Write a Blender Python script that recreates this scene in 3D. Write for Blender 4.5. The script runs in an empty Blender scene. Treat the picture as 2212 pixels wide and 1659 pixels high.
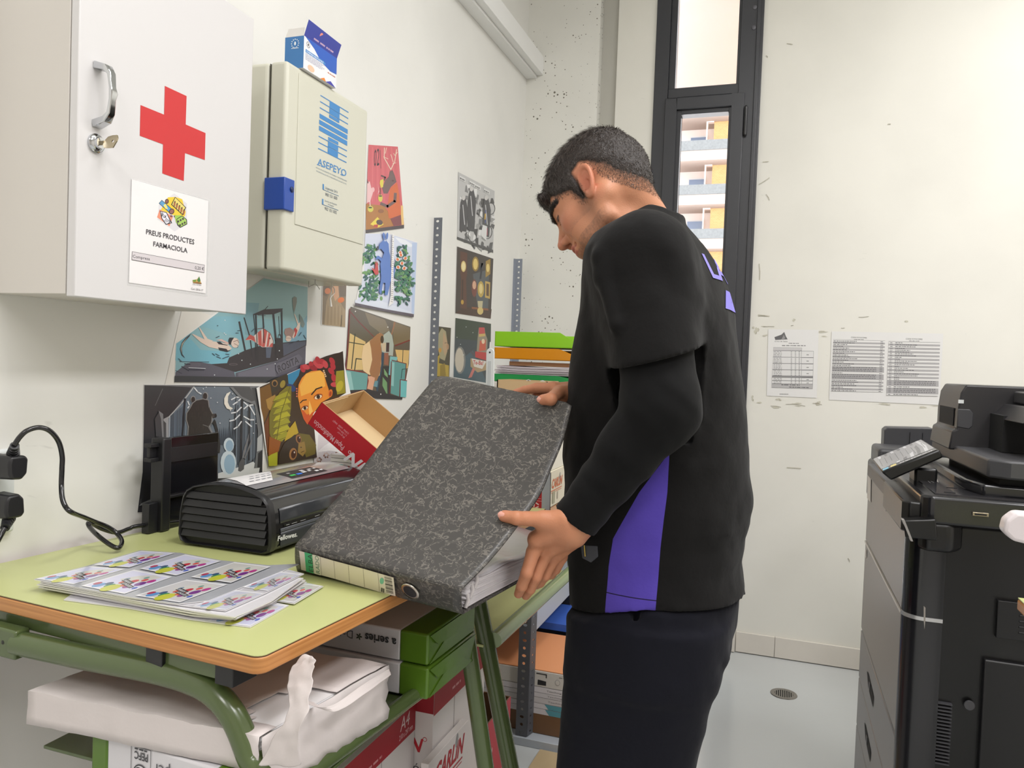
import bpy, bmesh, math, random
import numpy as np
from mathutils import Vector, Matrix
random.seed(7); np.random.seed(7)
S = bpy.context.scene
COL = S.collection
# ---------------------------------------------------------------- camera, world, lights, exposure
F_PX = 1661.0; CX, CY = 1106.0, 829.5; CAM = np.array([0.0, 0.0, 1.30])
def _rot(yaw, pitch, roll):
    a, b, g = (math.radians(v) for v in (yaw, pitch, roll))
    Ry = np.array([[math.cos(a), 0, math.sin(a)], [0, 1, 0], [-math.sin(a), 0, math.cos(a)]])
    Rx = np.array([[1, 0, 0], [0, math.cos(b), -math.sin(b)], [0, math.sin(b), math.cos(b)]])
    Rz = np.array([[math.cos(g), -math.sin(g), 0], [math.sin(g), math.cos(g), 0], [0, 0, 1]])
    return Rz @ Rx @ Ry
CM = _rot(19.147, 1.684, 2.110)
def ray(px, py):
    v = CM.T @ np.array([(px - CX) / F_PX, (py - CY) / F_PX, 1.0])
    return np.array([v[0], v[2], -v[1]])
def onz(px, py, z): d = ray(px, py); return CAM + d * (z - CAM[2]) / d[2]
def onx(px, py, x): d = ray(px, py); return CAM + d * (x - CAM[0]) / d[0]
def ony(px, py, y): d = ray(px, py); return CAM + d * (y - CAM[1]) / d[1]

cam_d = bpy.data.cameras.new('camera'); cam = bpy.data.objects.new('camera', cam_d); COL.objects.link(cam)
cam_d.sensor_fit = 'HORIZONTAL'; cam_d.sensor_width = 36.0; cam_d.lens = F_PX / 2212.0 * 36.0
cam_d.clip_start = 0.02; cam_d.clip_end = 300
_r = [Vector((CM[i][0], CM[i][2], -CM[i][1])) for i in range(3)]
_m = Matrix((( _r[0][0], -_r[1][0], -_r[2][0], 0), (_r[0][1], -_r[1][1], -_r[2][1], 0), (_r[0][2], -_r[1][2], -_r[2][2], 1.30), (0, 0, 0, 1)))
cam.matrix_world = _m
S.camera = cam
S.view_settings.view_transform = 'Standard'; S.view_settings.look = 'None'
S.view_settings.exposure = 0.15; S.view_settings.gamma = 1.0; S.view_settings.use_curve_mapping = False
W = bpy.data.worlds.new('sky'); S.world = W; W.use_nodes = True
W.node_tree.nodes['Background'].inputs[0].default_value = (0.93, 0.96, 1.0, 1)
W.node_tree.nodes['Background'].inputs[1].default_value = 3.9
def area_light(name, loc, sx, sy, power, color=(1, 0.975, 0.94), rot=(0, 0, 0)):
    d = bpy.data.lights.new(name, 'AREA'); d.shape = 'RECTANGLE'; d.size = sx; d.size_y = sy; d.energy = power; d.color = color
    o = bpy.data.objects.new(name, d); COL.objects.link(o); o.location = loc; o.rotation_euler = rot
    return o
CEIL = 3.45
LIGHTS = [(1.55, 2.35), (1.55, -0.1), (0.30, 0.95), (0.30, -1.5)]
for (_x, _y), _p, _c in zip(LIGHTS, (40, 38, 30, 30), ((1, .99, .99), (1, .985, .985), (1, .985, .985), (1, .97, .955))):
    area_light('ceiling_panel_light', (_x, _y, CEIL - 0.075), 0.58, 1.18, _p, _c)
# ---------------------------------------------------------------- helpers
def lin(c):
    c = c / 255.0
    return c / 12.92 if c <= 0.04045 else ((c + 0.055) / 1.055) ** 2.4
def L3(rgb): return (lin(rgb[0]), lin(rgb[1]), lin(rgb[2]), 1.0)
MATS = {}
def mat(name, rgb, rough=0.5, metal=0.0, spec=0.5, noise=0.0, nscale=20.0, bump=0.0, bscale=80.0, coat=0.0, **kw):
    if name in MATS: return MATS[name]
    m = bpy.data.materials.new(name); m.use_nodes = True; nt = m.node_tree; b = nt.nodes['Principled BSDF']
    b.inputs['Base Color'].default_value = L3(rgb); b.inputs['Roughness'].default_value = rough
    b.inputs['Metallic'].default_value = metal; b.inputs['Specular IOR Level'].default_value = spec
    b.inputs['Coat Weight'].default_value = coat; b.inputs['Coat Roughness'].default_value = 0.1
    if noise or bump:
        tc = nt.nodes.new('ShaderNodeTexCoord')
    if noise:
        n = nt.nodes.new('ShaderNodeTexNoise'); n.inputs['Scale'].default_value = nscale; n.inputs['Detail'].default_value = 6
        nt.links.new(tc.outputs['Object'], n.inputs['Vector'])
        mx = nt.nodes.new('ShaderNodeMix'); mx.data_type = 'RGBA'
        c = L3(rgb)
        mx.inputs[6].default_value = tuple(min(1, v * (1 - noise)) for v in c[:3]) + (1,)
        mx.inputs[7].default_value = tuple(min(1, v * (1 + noise)) for v in c[:3]) + (1,)
        nt.links.new(n.outputs['Fac'], mx.inputs[0]); nt.links.new(mx.outputs[2], b.inputs['Base Color'])
    if bump:
        n = nt.nodes.new('ShaderNodeTexNoise'); n.inputs['Scale'].default_value = bscale; n.inputs['Detail'].default_value = 5
        nt.links.new(tc.outputs['Object'], n.inputs['Vector'])
        bp = nt.nodes.new('ShaderNodeBump'); bp.inputs['Strength'].default_value = bump; bp.inputs['Distance'].default_value = 0.004
        nt.links.new(n.outputs['Fac'], bp.inputs['Height']); nt.links.new(bp.outputs['Normal'], b.inputs['Normal'])
    for k, v in kw.items(): b.inputs[k].default_value = v
    MATS[name] = m; return m
def print_mat(name, rough=0.5, coat=0.0, bump=0.0, bscale=6.0, spec=0.5):
    m = mat(name, (255, 255, 255), rough, coat=coat, bump=bump, bscale=bscale, spec=spec); nt = m.node_tree
    a = nt.nodes.new('ShaderNodeAttribute'); a.attribute_name = 'Col'
    nt.links.new(a.outputs['Color'], nt.nodes['Principled BSDF'].inputs['Base Color']); return m
TMAT = {}
def thing(name, label, cat, loc=(0, 0, 0), rotz=0.0, group=None, rot=None):
    o = bpy.data.objects.new(name, None); COL.objects.link(o); o.empty_display_size = 0.05
    o.location = loc; o.rotation_euler = rot if rot else (0, 0, rotz); o['label'] = label; o['category'] = cat
    if group: o['group'] = group
    eul = o.rotation_euler
    TMAT[o.name] = Matrix.Translation(Vector(loc)) @ eul.to_matrix().to_4x4()
    return o
def tag(o, label=None, cat=None, group=None, kind=None):
    if label: o['label'] = label
    if cat: o['category'] = cat
    if group: o['group'] = group
    if kind: o['kind'] = kind
    return o
def V3(p): return Vector((float(p[0]), float(p[1]), float(p[2])))
class MB:
    """collects faces, links them as one mesh object"""
    def __init__(s): s.v = []; s.f = []; s.c = []; s.col = None
    def face(s, pts, col=None):
        i = len(s.v); s.v += [tuple(float(a) for a in p) for p in pts]; s.f.append(tuple(range(i, i + len(pts)))); s.c.append(col or s.col)
    def add(s, vs, fs, col=None):
        i = len(s.v); s.v += [tuple(float(a) for a in p) for p in vs]
        for f in fs: s.f.append(tuple(i + k for k in f)); s.c.append(col or s.col)
    def box(s, x0, x1, y0, y1, z0, z1, col=None, M=None):
        vs = [(x, y, z) for x in (x0, x1) for y in (y0, y1) for z in (z0, z1)]
        if M is not None: vs = [tuple(M @ Vector(v)) for v in vs]
        s.add(vs, [(0, 1, 3, 2), (4, 6, 7, 5), (0, 4, 5, 1), (2, 3, 7, 6), (0, 2, 6, 4), (1, 5, 7, 3)], col); return s
    def hexa(s, b, t, col=None):
        """bottom quad and top quad, same winding"""
        s.add(list(b) + list(t), [(3, 2, 1, 0), (4, 5, 6, 7), (0, 1, 5, 4), (1, 2, 6, 5), (2, 3, 7, 6), (3, 0, 4, 7)], col); return s
    def prism(s, poly, f0, f1, col=None):
        """poly: list of 2-D points; f0/f1 map (a,b) -> 3-D point"""
        n = len(poly); a = [f0(*p) for p in poly]; b = [f1(*p) for p in poly]
        s.add(a + b, [tuple(range(n - 1, -1, -1)), tuple(range(n, 2 * n))] + [(i, (i + 1) % n, n + (i + 1) % n, n + i) for i in range(n)], col); return s
    def tube(s, pts, r, n=12, caps=True, col=None, rs=None):
        pts = [V3(p) for p in pts]; rings = []
        up = None
        for i, p in enumerate(pts):
            t = (pts[min(i + 1, len(pts) - 1)] - pts[max(i - 1, 0)]).normalized()
            if up is None:
                up = Vector((0, 0, 1)) if abs(t.z) < 0.9 else Vector((1, 0, 0))
            a = (up - t * up.dot(t)).normalized(); up = a; b = t.cross(a)
            rr = rs[i] if rs else r
            rings.append([p + (a * math.cos(2 * math.pi * k / n) + b * math.sin(2 * math.pi * k / n)) * rr for k in range(n)])
        vs = [v for rg in rings for v in rg]; fs = []
        for i in range(len(rings) - 1):
            for k in range(n):
                fs.append((i * n + k, i * n + (k + 1) % n, (i + 1) * n + (k + 1) % n, (i + 1) * n + k))
        if caps: fs.append(tuple(range(n - 1, -1, -1))); fs.append(tuple((len(rings) - 1) * n + k for k in range(n)))
        s.add(vs, fs, col); return s
    def lathe(s, base, axis, prof, n=24, col=None):
        """prof: [(radius, distance along axis)]"""
        ax = V3(axis).normalized(); u = ax.orthogonal().normalized(); w = ax.cross(u); b = V3(base)
        rings = [[b + ax * h + (u * math.cos(2 * math.pi * k / n) + w * math.sin(2 * math.pi * k / n)) * r for k in range(n)] for r, h in prof]
        fs = [(i * n + k, i * n + (k + 1) % n, (i + 1) * n + (k + 1) % n, (i + 1) * n + k) for i in range(len(prof) - 1) for k in range(n)]
        fs += [tuple(range(n - 1, -1, -1)), tuple((len(prof) - 1) * n + k for k in range(n))]
        s.add([v for r in rings for v in r], fs, col); return s
    def grid(s, fn, nu, nv, col=None):
        vs = [fn(i / nu, j / nv) for i in range(nu + 1) for j in range(nv + 1)]
        s.add(vs, [(i * (nv + 1) + j, (i + 1) * (nv + 1) + j, (i + 1) * (nv + 1) + j + 1, i * (nv + 1) + j + 1) for i in range(nu) for j in range(nv)], col); return s
    def build(s, name, m, parent=None, bevel=0.0, seg=2, smooth=None, world=True, solid=0.0, subsurf=0, fix=True, weld=True):
        me = bpy.data.meshes.new(name); vs = s.v
        loc = None
        if parent is not None and world:
            top = parent
            Mi = TMAT[top.name].inverted(); vs = [tuple(Mi @ Vector(v)) for v in vs]
        elif parent is None:
            a = np.array(vs); loc = ((a[:, 0].min() + a[:, 0].max()) / 2, (a[:, 1].min() + a[:, 1].max()) / 2, a[:, 2].min())
            vs = [(v[0] - loc[0], v[1] - loc[1], v[2] - loc[2]) for v in vs]
        me.from_pydata(vs, [], s.f)
        if any(c is not None for c in s.c):
            ca = me.color_attributes.new('Col', 'FLOAT_COLOR', 'CORNER')
            arr = np.zeros((len(me.loops), 4), dtype=np.float32)
            k = 0
            for f, c in zip(s.f, s.c):
                arr[k:k + len(f)] = L3(c or (255, 255, 255)); k += len(f)
            ca.data.foreach_set('color', arr.ravel())
        if fix or weld:
            bm = bmesh.new(); bm.from_mesh(me)
            if weld: bmesh.ops.remove_doubles(bm, verts=bm.verts, dist=1e-6)
            if fix: bmesh.ops.recalc_face_normals(bm, faces=bm.faces)
            bm.to_mesh(me); bm.free()
        o = bpy.data.objects.new(name, me); COL.objects.link(o)
        for x in (m if isinstance(m, (list, tuple)) else [m]): me.materials.append(x)
        if parent is not None: o.parent = parent; TMAT[o.name] = TMAT[parent.name]
        if loc: o.location = loc; TMAT[o.name] = Matrix.Translation(Vector(loc))
        if solid:
            md = o.modifiers.new('solid', 'SOLIDIFY'); md.thickness = solid; md.offset = 0
        if bevel:
            md = o.modifiers.new('bevel', 'BEVEL'); md.width = bevel; md.segments = seg; md.limit_method = 'ANGLE'; md.angle_limit = math.radians(35)
            md.harden_normals = False
        if subsurf:
            md = o.modifiers.new('sub', 'SUBSURF'); md.levels = md.render_levels = subsurf
        if smooth or bevel:
            me.shade_smooth(); me.set_sharp_from_angle(angle=math.radians(smooth or 30))
        return o
def dup(root, loc, rotz=None, label=None, group=None):
    r = root.copy(); COL.objects.link(r); r.location = loc
    if rotz is not None: r.rotation_euler = (r.rotation_euler[0], r.rotation_euler[1], rotz)
    if label: r['label'] = label
    if group: r['group'] = group
    for ch in list(root.children):
        c = ch.copy(); COL.objects.link(c); c.parent = r
        for g in ch.children:
            d = g.copy(); COL.objects.link(d); d.parent = c
    return r
# ---- lettering
_TC = {}
def glyphs(body, bold=0.0):
    k = (body, bold)
    if k not in _TC:
        cu = bpy.data.curves.new('t', 'FONT'); cu.body = body; cu.size = 1.0; cu.resolution_u = 2; cu.offset = bold
        ob = bpy.data.objects.new('t', cu); me = bpy.data.meshes.new_from_object(ob)
        vs = [(v.co.x, v.co.y) for v in me.vertices]; fs = [tuple(p.vertices) for p in me.polygons]
        bpy.data.objects.remove(ob); bpy.data.meshes.remove(me); bpy.data.curves.remove(cu)
        xs = [v[0] for v in vs]; _TC[k] = (vs, fs, min(xs), max(xs))
    return _TC[k]
class Art(MB):
    """flat print: mp(px, py, lift) maps zoomed-photo coordinates onto the real sheet"""
    def __init__(s, plane, zs=1.0, ox=0.0, oy=0.0, lift=0.0003, step=0.000015):
        super().__init__(); s.pl = plane; s.zs = zs; s.ox = ox; s.oy = oy; s.l = lift; s.st = step
    def P(s, x, y): return s.pl(s.ox + x / s.zs, s.oy + y / s.zs, s.l)
    def view(s, zs, ox, oy): s.zs, s.ox, s.oy = zs, ox, oy; return s
    def poly(s, pts, col): s.l += s.st; s.face([s.P(*p) for p in pts], col)
    def ell(s, x, y, rx, ry, col, a=0.0, n=14):
        c, d = math.cos(math.radians(a)), math.sin(math.radians(a))
        s.poly([(x + rx * math.cos(t) * c - ry * math.sin(t) * d, y + rx * math.cos(t) * d + ry * math.sin(t) * c) for t in [2 * math.pi * k / n for k in range(n)]], col)
    def line(s, pts, w, col):
        s.l += s.st
        for (x0, y0), (x1, y1) in zip(pts[:-1], pts[1:]):
            d = math.hypot(x1 - x0, y1 - y0) or 1; nx, ny = -(y1 - y0) / d * w / 2, (x1 - x0) / d * w / 2
            ex, ey = (x1 - x0) / d * w * .25, (y1 - y0) / d * w * .25
            s.face([s.P(x0 + nx - ex, y0 + ny - ey), s.P(x1 + nx + ex, y1 + ny + ey), s.P(x1 - nx + ex, y1 - ny + ey), s.P(x0 - nx - ex, y0 - ny - ey)], col)
    def text(s, body, a, b, top, col, bold=0.0):
        """baseline from a to b; top = point above a at capital height"""
        vs, fs, x0, x1 = glyphs(body, bold); s.l += s.st
        w = x1 - x0; out = []
        for x, y in vs:
            u = (x - x0) / w; v = y / 0.72
            out.append(s.P(a[0] + (b[0] - a[0]) * u + (top[0] - a[0]) * v, a[1] + (b[1] - a[1]) * u + (top[1] - a[1]) * v))
        s.add(out, fs, col)
    def scrib(s, a, b, top, col, n=6, seed=1):
        """a line of small unreadable print: word-sized dashes"""
        R = random.Random(seed); s.l += s.st; t = 0
        while t < 1:
            w = R.uniform(.35, 1.3) / n; e = min(1, t + w * .78)
            p = lambda u, v: s.P(a[0] + (b[0] - a[0]) * u + (top[0] - a[0]) * v, a[1] + (b[1] - a[1]) * u + (top[1] - a[1]) * v)
            s.face([p(t, 0), p(e, 0), p(e, .8), p(t, .8)], col); t += w
def pl_x(X, sgn=1): return lambda px, py, l: onx(px, py, X + sgn * l)
def pl_y(Y): return lambda px, py, l: ony(px, py, Y - l)
def pl_z(Z): return lambda px, py, l: onz(px, py, Z + l)
def pl_uv(O, U, Vv, N):
    """plane with own coordinates (metres): U right, V down, N out"""
    O, U, Vv, N = (np.array(q, float) for q in (O, U, Vv, N))
    return lambda x, y, l: O + U * x + Vv * y + N * l
PAPER = print_mat('printed_paper', 0.55); GLOSSY = print_mat('glossy_print', 0.3, bump=0.12, bscale=5.0)
# ---------------------------------------------------------------- room
YB = 3.674; XL = -1.25; XR = 3.2; YF = -3.2
def wall_mat(name, rgb, pits=False, stains=()):
    m = mat(name, rgb, 0.62, bump=0.10, bscale=9.0); nt = m.node_tree; b = nt.nodes['Principled BSDF']
    N = nt.nodes.new; lk = nt.links.new
    tc = N('ShaderNodeTexCoord')
    n = N('ShaderNodeTexNoise'); n.inputs['Scale'].default_value = 2.2; n.inputs['Detail'].default_value = 7; lk(tc.outputs['Object'], n.inputs['Vector'])
    mx = N('ShaderNodeMix'); mx.data_type = 'RGBA'; c = L3(rgb)
    mx.inputs[6].default_value = tuple(v * 0.93 for v in c[:3]) + (1,); mx.inputs[7].default_value = c
    r = N('ShaderNodeValToRGB'); r.color_ramp.elements[0].position = 0.32; r.color_ramp.elements[1].position = 0.62
    lk(n.outputs['Fac'], r.inputs[0]); lk(r.outputs[0], mx.inputs[0]); out = mx.outputs[2]
    # sparse scuffs
    sc = N('ShaderNodeTexNoise'); sc.inputs['Scale'].default_value = 9; sc.inputs['Detail'].default_value = 9; sc.inputs['Distortion'].default_value = 1.2
    mp = N('ShaderNodeMapping'); mp.inputs['Scale'].default_value = (1.0, 1.0, 2.6); lk(tc.outputs['Object'], mp.inputs[0]); lk(mp.outputs[0], sc.inputs['Vector'])
    r2 = N('ShaderNodeValToRGB'); r2.color_ramp.elements[0].position = 0.72; r2.color_ramp.elements[1].position = 0.82; lk(sc.outputs['Fac'], r2.inputs[0])
    m2 = N('ShaderNodeMix'); m2.data_type = 'RGBA'; m2.inputs[7].default_value = tuple(v * 0.72 for v in c[:3]) + (1,)
    lk(r2.outputs[0], m2.inputs[0]); lk(out, m2.inputs[6]); out = m2.outputs[2]
    if pits:
        vo = N('ShaderNodeTexVoronoi'); vo.inputs['Scale'].default_value = 60; lk(tc.outputs['Object'], vo.inputs['Vector'])
        n2 = N('ShaderNodeTexNoise'); n2.inputs['Scale'].default_value = 7; n2.inputs['Detail'].default_value = 2; lk(tc.outputs['Object'], n2.inputs['Vector'])
        th = N('ShaderNodeMapRange'); th.inputs[1].default_value = 0.30; th.inputs[2].default_value = 0.72; th.inputs[3].default_value = 0.0; th.inputs[4].default_value = 0.36
        lk(n2.outputs['Fac'], th.inputs[0])
        cc = N('ShaderNodeSeparateColor'); lk(vo.outputs['Color'], cc.inputs[0])
        mu = N('ShaderNodeMath'); mu.operation = 'MULTIPLY'; lk(th.outputs[0], mu.inputs[0]); lk(cc.outputs[0], mu.inputs[1])
        lt = N('ShaderNodeMath'); lt.operation = 'LESS_THAN'; lk(vo.outputs['Distance'], lt.inputs[0]); lk(mu.outputs[0], lt.inputs[1])
        m3 = N('ShaderNodeMix'); m3.data_type = 'RGBA'; m3.inputs[7].default_value = L3((120, 116, 104)); lk(lt.outputs[0], m3.inputs[0]); lk(out, m3.inputs[6]); out = m3.outputs[2]
    lk(out, b.inputs['Base Color']); return m
M_WALL = wall_mat('white_painted_wall', (237, 236, 231))
M_WALLR = wall_mat('cream_painted_wall', (235, 233, 224))
M_PIT = wall_mat('pitted_painted_concrete', (234, 233, 226), pits=True)
M_CEIL = mat('ceiling_paint', (236, 236, 232), 0.8)
def struct(o): o['kind'] = 'structure'; return o
w = MB(); w.box(XL - 0.12, XL, YF, YB + 0.3, 0, CEIL); struct(w.build('wall_left', M_WALL))
# back wall with the tall window opening
WX0, WX1, WZ0, WZ1 = -0.617, -0.137, 0.165, 3.16
w = MB(); w.box(-0.80, WX0, YB - 0.012, YB + 0.3, 0, CEIL); w.box(WX1, XR, YB, YB + 0.3, 0, CEIL)
w.box(WX0, WX1, YB, YB + 0.3, 0, WZ0); w.box(WX0, WX1, YB, YB + 0.3, WZ1, CEIL)
struct(w.build('wall_back', M_WALLR, weld=False))
w = MB(); w.box(XL, -0.886, YB - 0.026, YB + 0.3, 0, CEIL); struct(w.build('wall_corner', M_PIT))
w = MB(); w.box(-0.886, -0.80, YB + 0.045, YB + 0.3, 0, CEIL); struct(w.build('trim_1', mat('grey_groove_strip', (206, 204, 196), 0.7)))  # recessed strip in one greyer tone than the walls beside it
w = MB(); w.box(XR, XR + 0.12, YF, YB + 0.3, 0, CEIL); struct(w.build('wall_right', mat('far_wall_paint', (226, 220, 212), .8)))
w = MB(); w.box(XL - 0.12, XR + 0.12, YF - 0.12, YF, 0, CEIL); struct(w.build('wall_front', mat('far_wall_paint', (226, 220, 212), .8)))
w = MB(); w.box(XL - 0.12, XR + 0.12, YF - 0.12, YB + 0.3, CEIL, CEIL + 0.1); struct(w.build('ceiling', M_CEIL))
M_FLOOR = mat('grey_epoxy_floor', (196, 199, 199), 0.16, bump=0.05, bscale=55.0, noise=0.03, nscale=3.0)
w = MB(); w.box(XL - 0.12, XR + 0.12, YF - 0.12, YB + 0.3, -0.1, 0); struct(w.build('floor', M_FLOOR))
# beam under the ceiling along the left wall
w = MB(); w.box(XL, -1.163, YF, YB - 0.026, 2.712, 2.802); w.box(XL, -1.195, 0.5, YB - 0.026, 2.700, 2.712)
struct(w.build('trim_2', mat('white_trunking', (238, 238, 236), 0.4), bevel=0.002))
# skirting tiles
M_SK = mat('pale_stone_skirting', (222, 216, 206), 0.4, noise=0.06, nscale=9.0)
w = MB(); M_GR = mat('skirting_joint', (120, 112, 100), 0.8)
xs = [-0.137, 0.033, 0.47, 0.74, 1.14, 1.54, 1.94, 2.34, 2.74, 3.14]
w.box(-0.80, -0.140, YB - 0.024, YB - 0.012, 0.004, 0.096)
for a, b in zip(xs[:-1], xs[1:]): w.box(a + 0.001, b - 0.001, YB - 0.012, YB, 0.004, 0.096)
struct(w.build('baseboard_back', M_SK, bevel=0.0015))
# scuffs and old glue marks left on the back wall around the notices
w = Art(pl_y(YB), 2.765, 1600, 640, 0.0006)
R = random.Random(3)
CM1 = (206, 203, 187); CM2 = (190, 186, 170); CM3 = (150, 145, 128)
for (x, y, ww, hh) in [(95, 215, 18, 30), (75, 190, 10, 14), (135, 180, 30, 3), (320, 145, 13, 13), (990, 150, 14, 12), (505, 240, 30, 5), (70, 610, 10, 22), (115, 638, 20, 10),
                       (225, 615, 22, 12), (215, 665, 34, 6), (330, 640, 38, 6), (345, 655, 30, 4), (465, 640, 22, 16), (1090, 665, 25, 10), (860, 645, 40, 8), (500, 212, 45, 6), (150, 235, 20, 8), (1160, 655, 40, 3)]:
    for k in range(5):
        cx, cy = x + R.uniform(-ww, ww) * .5, y + R.uniform(-hh, hh) * .6
        n = 7; a0 = R.uniform(0, 6)
        w.poly([(cx + ww * R.uniform(.25, .6) * math.cos(a0 + t), cy + hh * R.uniform(.2, .5) * math.sin(a0 + t)) for t in [2 * math.pi * i / n for i in range(n)]], R.choice([CM1, CM1, CM2]))
for (x0, y0, x1, y1) in [(105, 118, 160, 120), (600, 190, 620, 189), (705, 125, 765, 120), (135, 182, 200, 181), (300, 176, 315, 174), (180, 655, 240, 662), (270, 645, 385, 656), (430, 640, 485, 648)]:
    w.line([(x0, y0), ((x0 + x1) / 2, y0 + R.uniform(-2, 2)), (x1, y1)], 2.4, CM3)
w.view(1, 0, 0)
for (x0, y0, x1, y1) in [(1640, 398, 1662, 384), (1648, 350, 1660, 349), (1700, 94, 1712, 96), (1655, 420, 1662, 432), (1638, 680, 1662, 683), (1640, 570, 1641, 604), (1655, 120, 1658, 124), (1918, 268, 1924, 268), (1832, 1206, 1835, 1214), (1700, 1010, 1730, 1012)]:
    w.line([(x0, y0), ((x0 + x1) / 2 + 1, (y0 + y1) / 2), (x1, y1)], 1.6, CM2)
struct(w.build('trim_3', PAPER, weld=False, fix=False))
# ---- ceiling lamps (the fittings that carry the panel lights)
for i, (x, y) in enumerate(LIGHTS):
    t = thing('ceiling_light', ['recessed white ceiling panel light nearest the window', 'recessed white ceiling panel light beside the printer, out of frame', 'recessed white ceiling panel light behind the viewer, left', 'recessed white ceiling panel light behind the viewer, right'][i], 'ceiling light', (x, y, CEIL))
    f = MB()
    for a in ((-.31, .31, -.61, -.59), (-.31, .31, .59, .61), (-.31, -.29, -.59, .59), (.29, .31, -.59, .59)):
        f.box(x + a[0], x + a[1], y + a[2], y + a[3], CEIL - 0.08, CEIL)
    f.build('frame', mat('white_metal', (235, 235, 235), 0.4), t)
# ---------------------------------------------------------------- window
M_BLK = mat('black_aluminium', (52, 53, 58), 0.38, metal=0.0, spec=0.6)
def wp(px, py, y=YB - 0.02): return ony(px, py, y)
win = MB(); y0, y1 = YB - 0.03, YB + 0.06
def fr(x0, x1, z0, z1, t, ya, yb, mb):   # rectangular frame, t = (left, right, bottom, top)
    mb.box(x0, x0 + t[0], ya, yb, z0, z1); mb.box(x1 - t[1], x1, ya, yb, z0, z1)
    mb.box(x0 + t[0], x1 - t[1], ya, yb, z0, z0 + t[2]); mb.box(x0 + t[0], x1 - t[1], ya, yb, z1 - t[3], z1)
t = thing('window_1', 'tall narrow window with black metal frame behind the person', 'window', (-0.377, YB, WZ0)); t['kind'] = 'structure'
for k in ('label', 'category'): del t[k]
f = MB(); fr(WX0, WX1, WZ0, WZ1, (0.065, 0.095, 0.06, 0.06), YB - 0.022, YB + 0.07, f)
f.box(WX0 + .065, WX1 - .095, YB - 0.016, YB + 0.07, 2.555, 2.60)
f.box(WX1 - .03, WX1 - .012, YB - 0.028, YB - 0.02, WZ0, WZ1)
f.build('window_frame', M_BLK, t, bevel=0.003)
f = MB(); fr(-0.552, -0.232, 2.60, 3.10, (0.028, 0.012, 0.004, 0.03), YB - 0.006, YB + 0.05, f); f.build('window_frame', M_BLK, t, bevel=0.002)
f = MB(); fr(-0.560, -0.205, 0.225, 2.55, (0.052, 0.052, 0.06, 0.055), YB - 0.034, YB + 0.05, f)
fr(-0.510, -0.255, 0.282, 2.497, (0.022, 0.016, 0.02, 0.022), YB - 0.02, YB + 0.045, f)
sash = f.build('window_sash', M_BLK, t, bevel=0.003)
f = MB()
for z in (2.36, 1.0): f.lathe((-0.196, YB - 0.034, z), (0, 0, 1), [(0.004, -.006), (0.008, 0), (0.008, 0.125), (0.004, 0.131)], 12)
f.build('hinge', mat('black_hinge', (22, 22, 24), 0.35), sash, bevel=0)
f = MB()
for z in (3.02, 2.93, 2.84): f.lathe((-0.178, YB - 0.022, z), (0, -1, 0), [(0.011, 0), (0.009, 0.004), (0.003, 0.006)], 14)
f.build('rivet_caps', mat('grey_caps', (92, 92, 98), 0.35), t, smooth=40)
M_GLASS = mat('window_glass', (255, 255, 255), 0.0, spec=0.5, **{'Transmission Weight': 1.0, 'IOR': 1.02})
M_FROST = mat('frosted_glass', (250, 250, 250), 0.32, spec=0.3, **{'Transmission Weight': 1.0, 'IOR': 1.25})
f = MB(); f.box(-0.495, -0.265, YB + 0.01, YB + 0.016, 0.30, 2.48); f.build('window_pane', M_GLASS, t)
f = MB(); f.box(-0.53, -0.24, YB + 0.01, YB + 0.016, 2.60, 3.075); f.build('window_pane', M_FROST, t)
# ---------------------------------------------------------------- building across the street (about 50 m away)
b = thing('apartment_building', 'orange brick apartment building with grey balconies seen through the window', 'building', (-6, 56, 0))
def brick(name, c1, c2, cm, sc):
    m = mat(name, c1, 0.9); nt = m.node_tree; br = nt.nodes.new('ShaderNodeTexBrick'); tc = nt.nodes.new('ShaderNodeTexCoord')
    sp = nt.nodes.new('ShaderNodeSeparateXYZ'); cb = nt.nodes.new('ShaderNodeCombineXYZ')
    nt.links.new(tc.outputs['Object'], sp.inputs[0]); nt.links.new(sp.outputs[0], cb.inputs[0]); nt.links.new(sp.outputs[2], cb.inputs[1]); nt.links.new(cb.outputs[0], br.inputs['Vector'])
    br.inputs['Color1'].default_value = L3(c1); br.inputs['Color2'].default_value = L3(c2); br.inputs['Mortar'].default_value = L3(cm); br.inputs['Scale'].default_value = sc
    nt.links.new(br.outputs['Color'], nt.nodes['Principled BSDF'].inputs['Base Color']); return m
M_BR = brick('orange_brick', (212, 160, 104), (220, 170, 114), (210, 176, 136), 3.0)
M_PLA = mat('pale_render', (232, 218, 210), 0.9); M_SLAB = mat('pinkish_slab', (176, 160, 150), 0.9); M_RAILG = mat('grey_rail', (108, 109, 108), 0.6, noise=0.3, nscale=9.0)
M_BW = mat('building_white', (215, 212, 210), 0.8); M_DARK = mat('dark_pane', (120, 135, 160), 0.2)
YBLD = 52.0
def bx(px, y=YBLD, py=450): return ony(px, py, y)[0]
xa, xb = bx(1400), bx(1535)
f = MB(); f.box(xb, xb + 14, YBLD, YBLD + 8, -9, 30); f.box(xb - 30, xb, YBLD + 2.0, YBLD + 8, -9, 30)
f.build('wall', M_BR, b, weld=False)
f = MB(); f.box(bx(1330), xb, YBLD + 1.5, YBLD + 2.0, -9, 30); f.build('wall', M_PLA, b)
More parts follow.
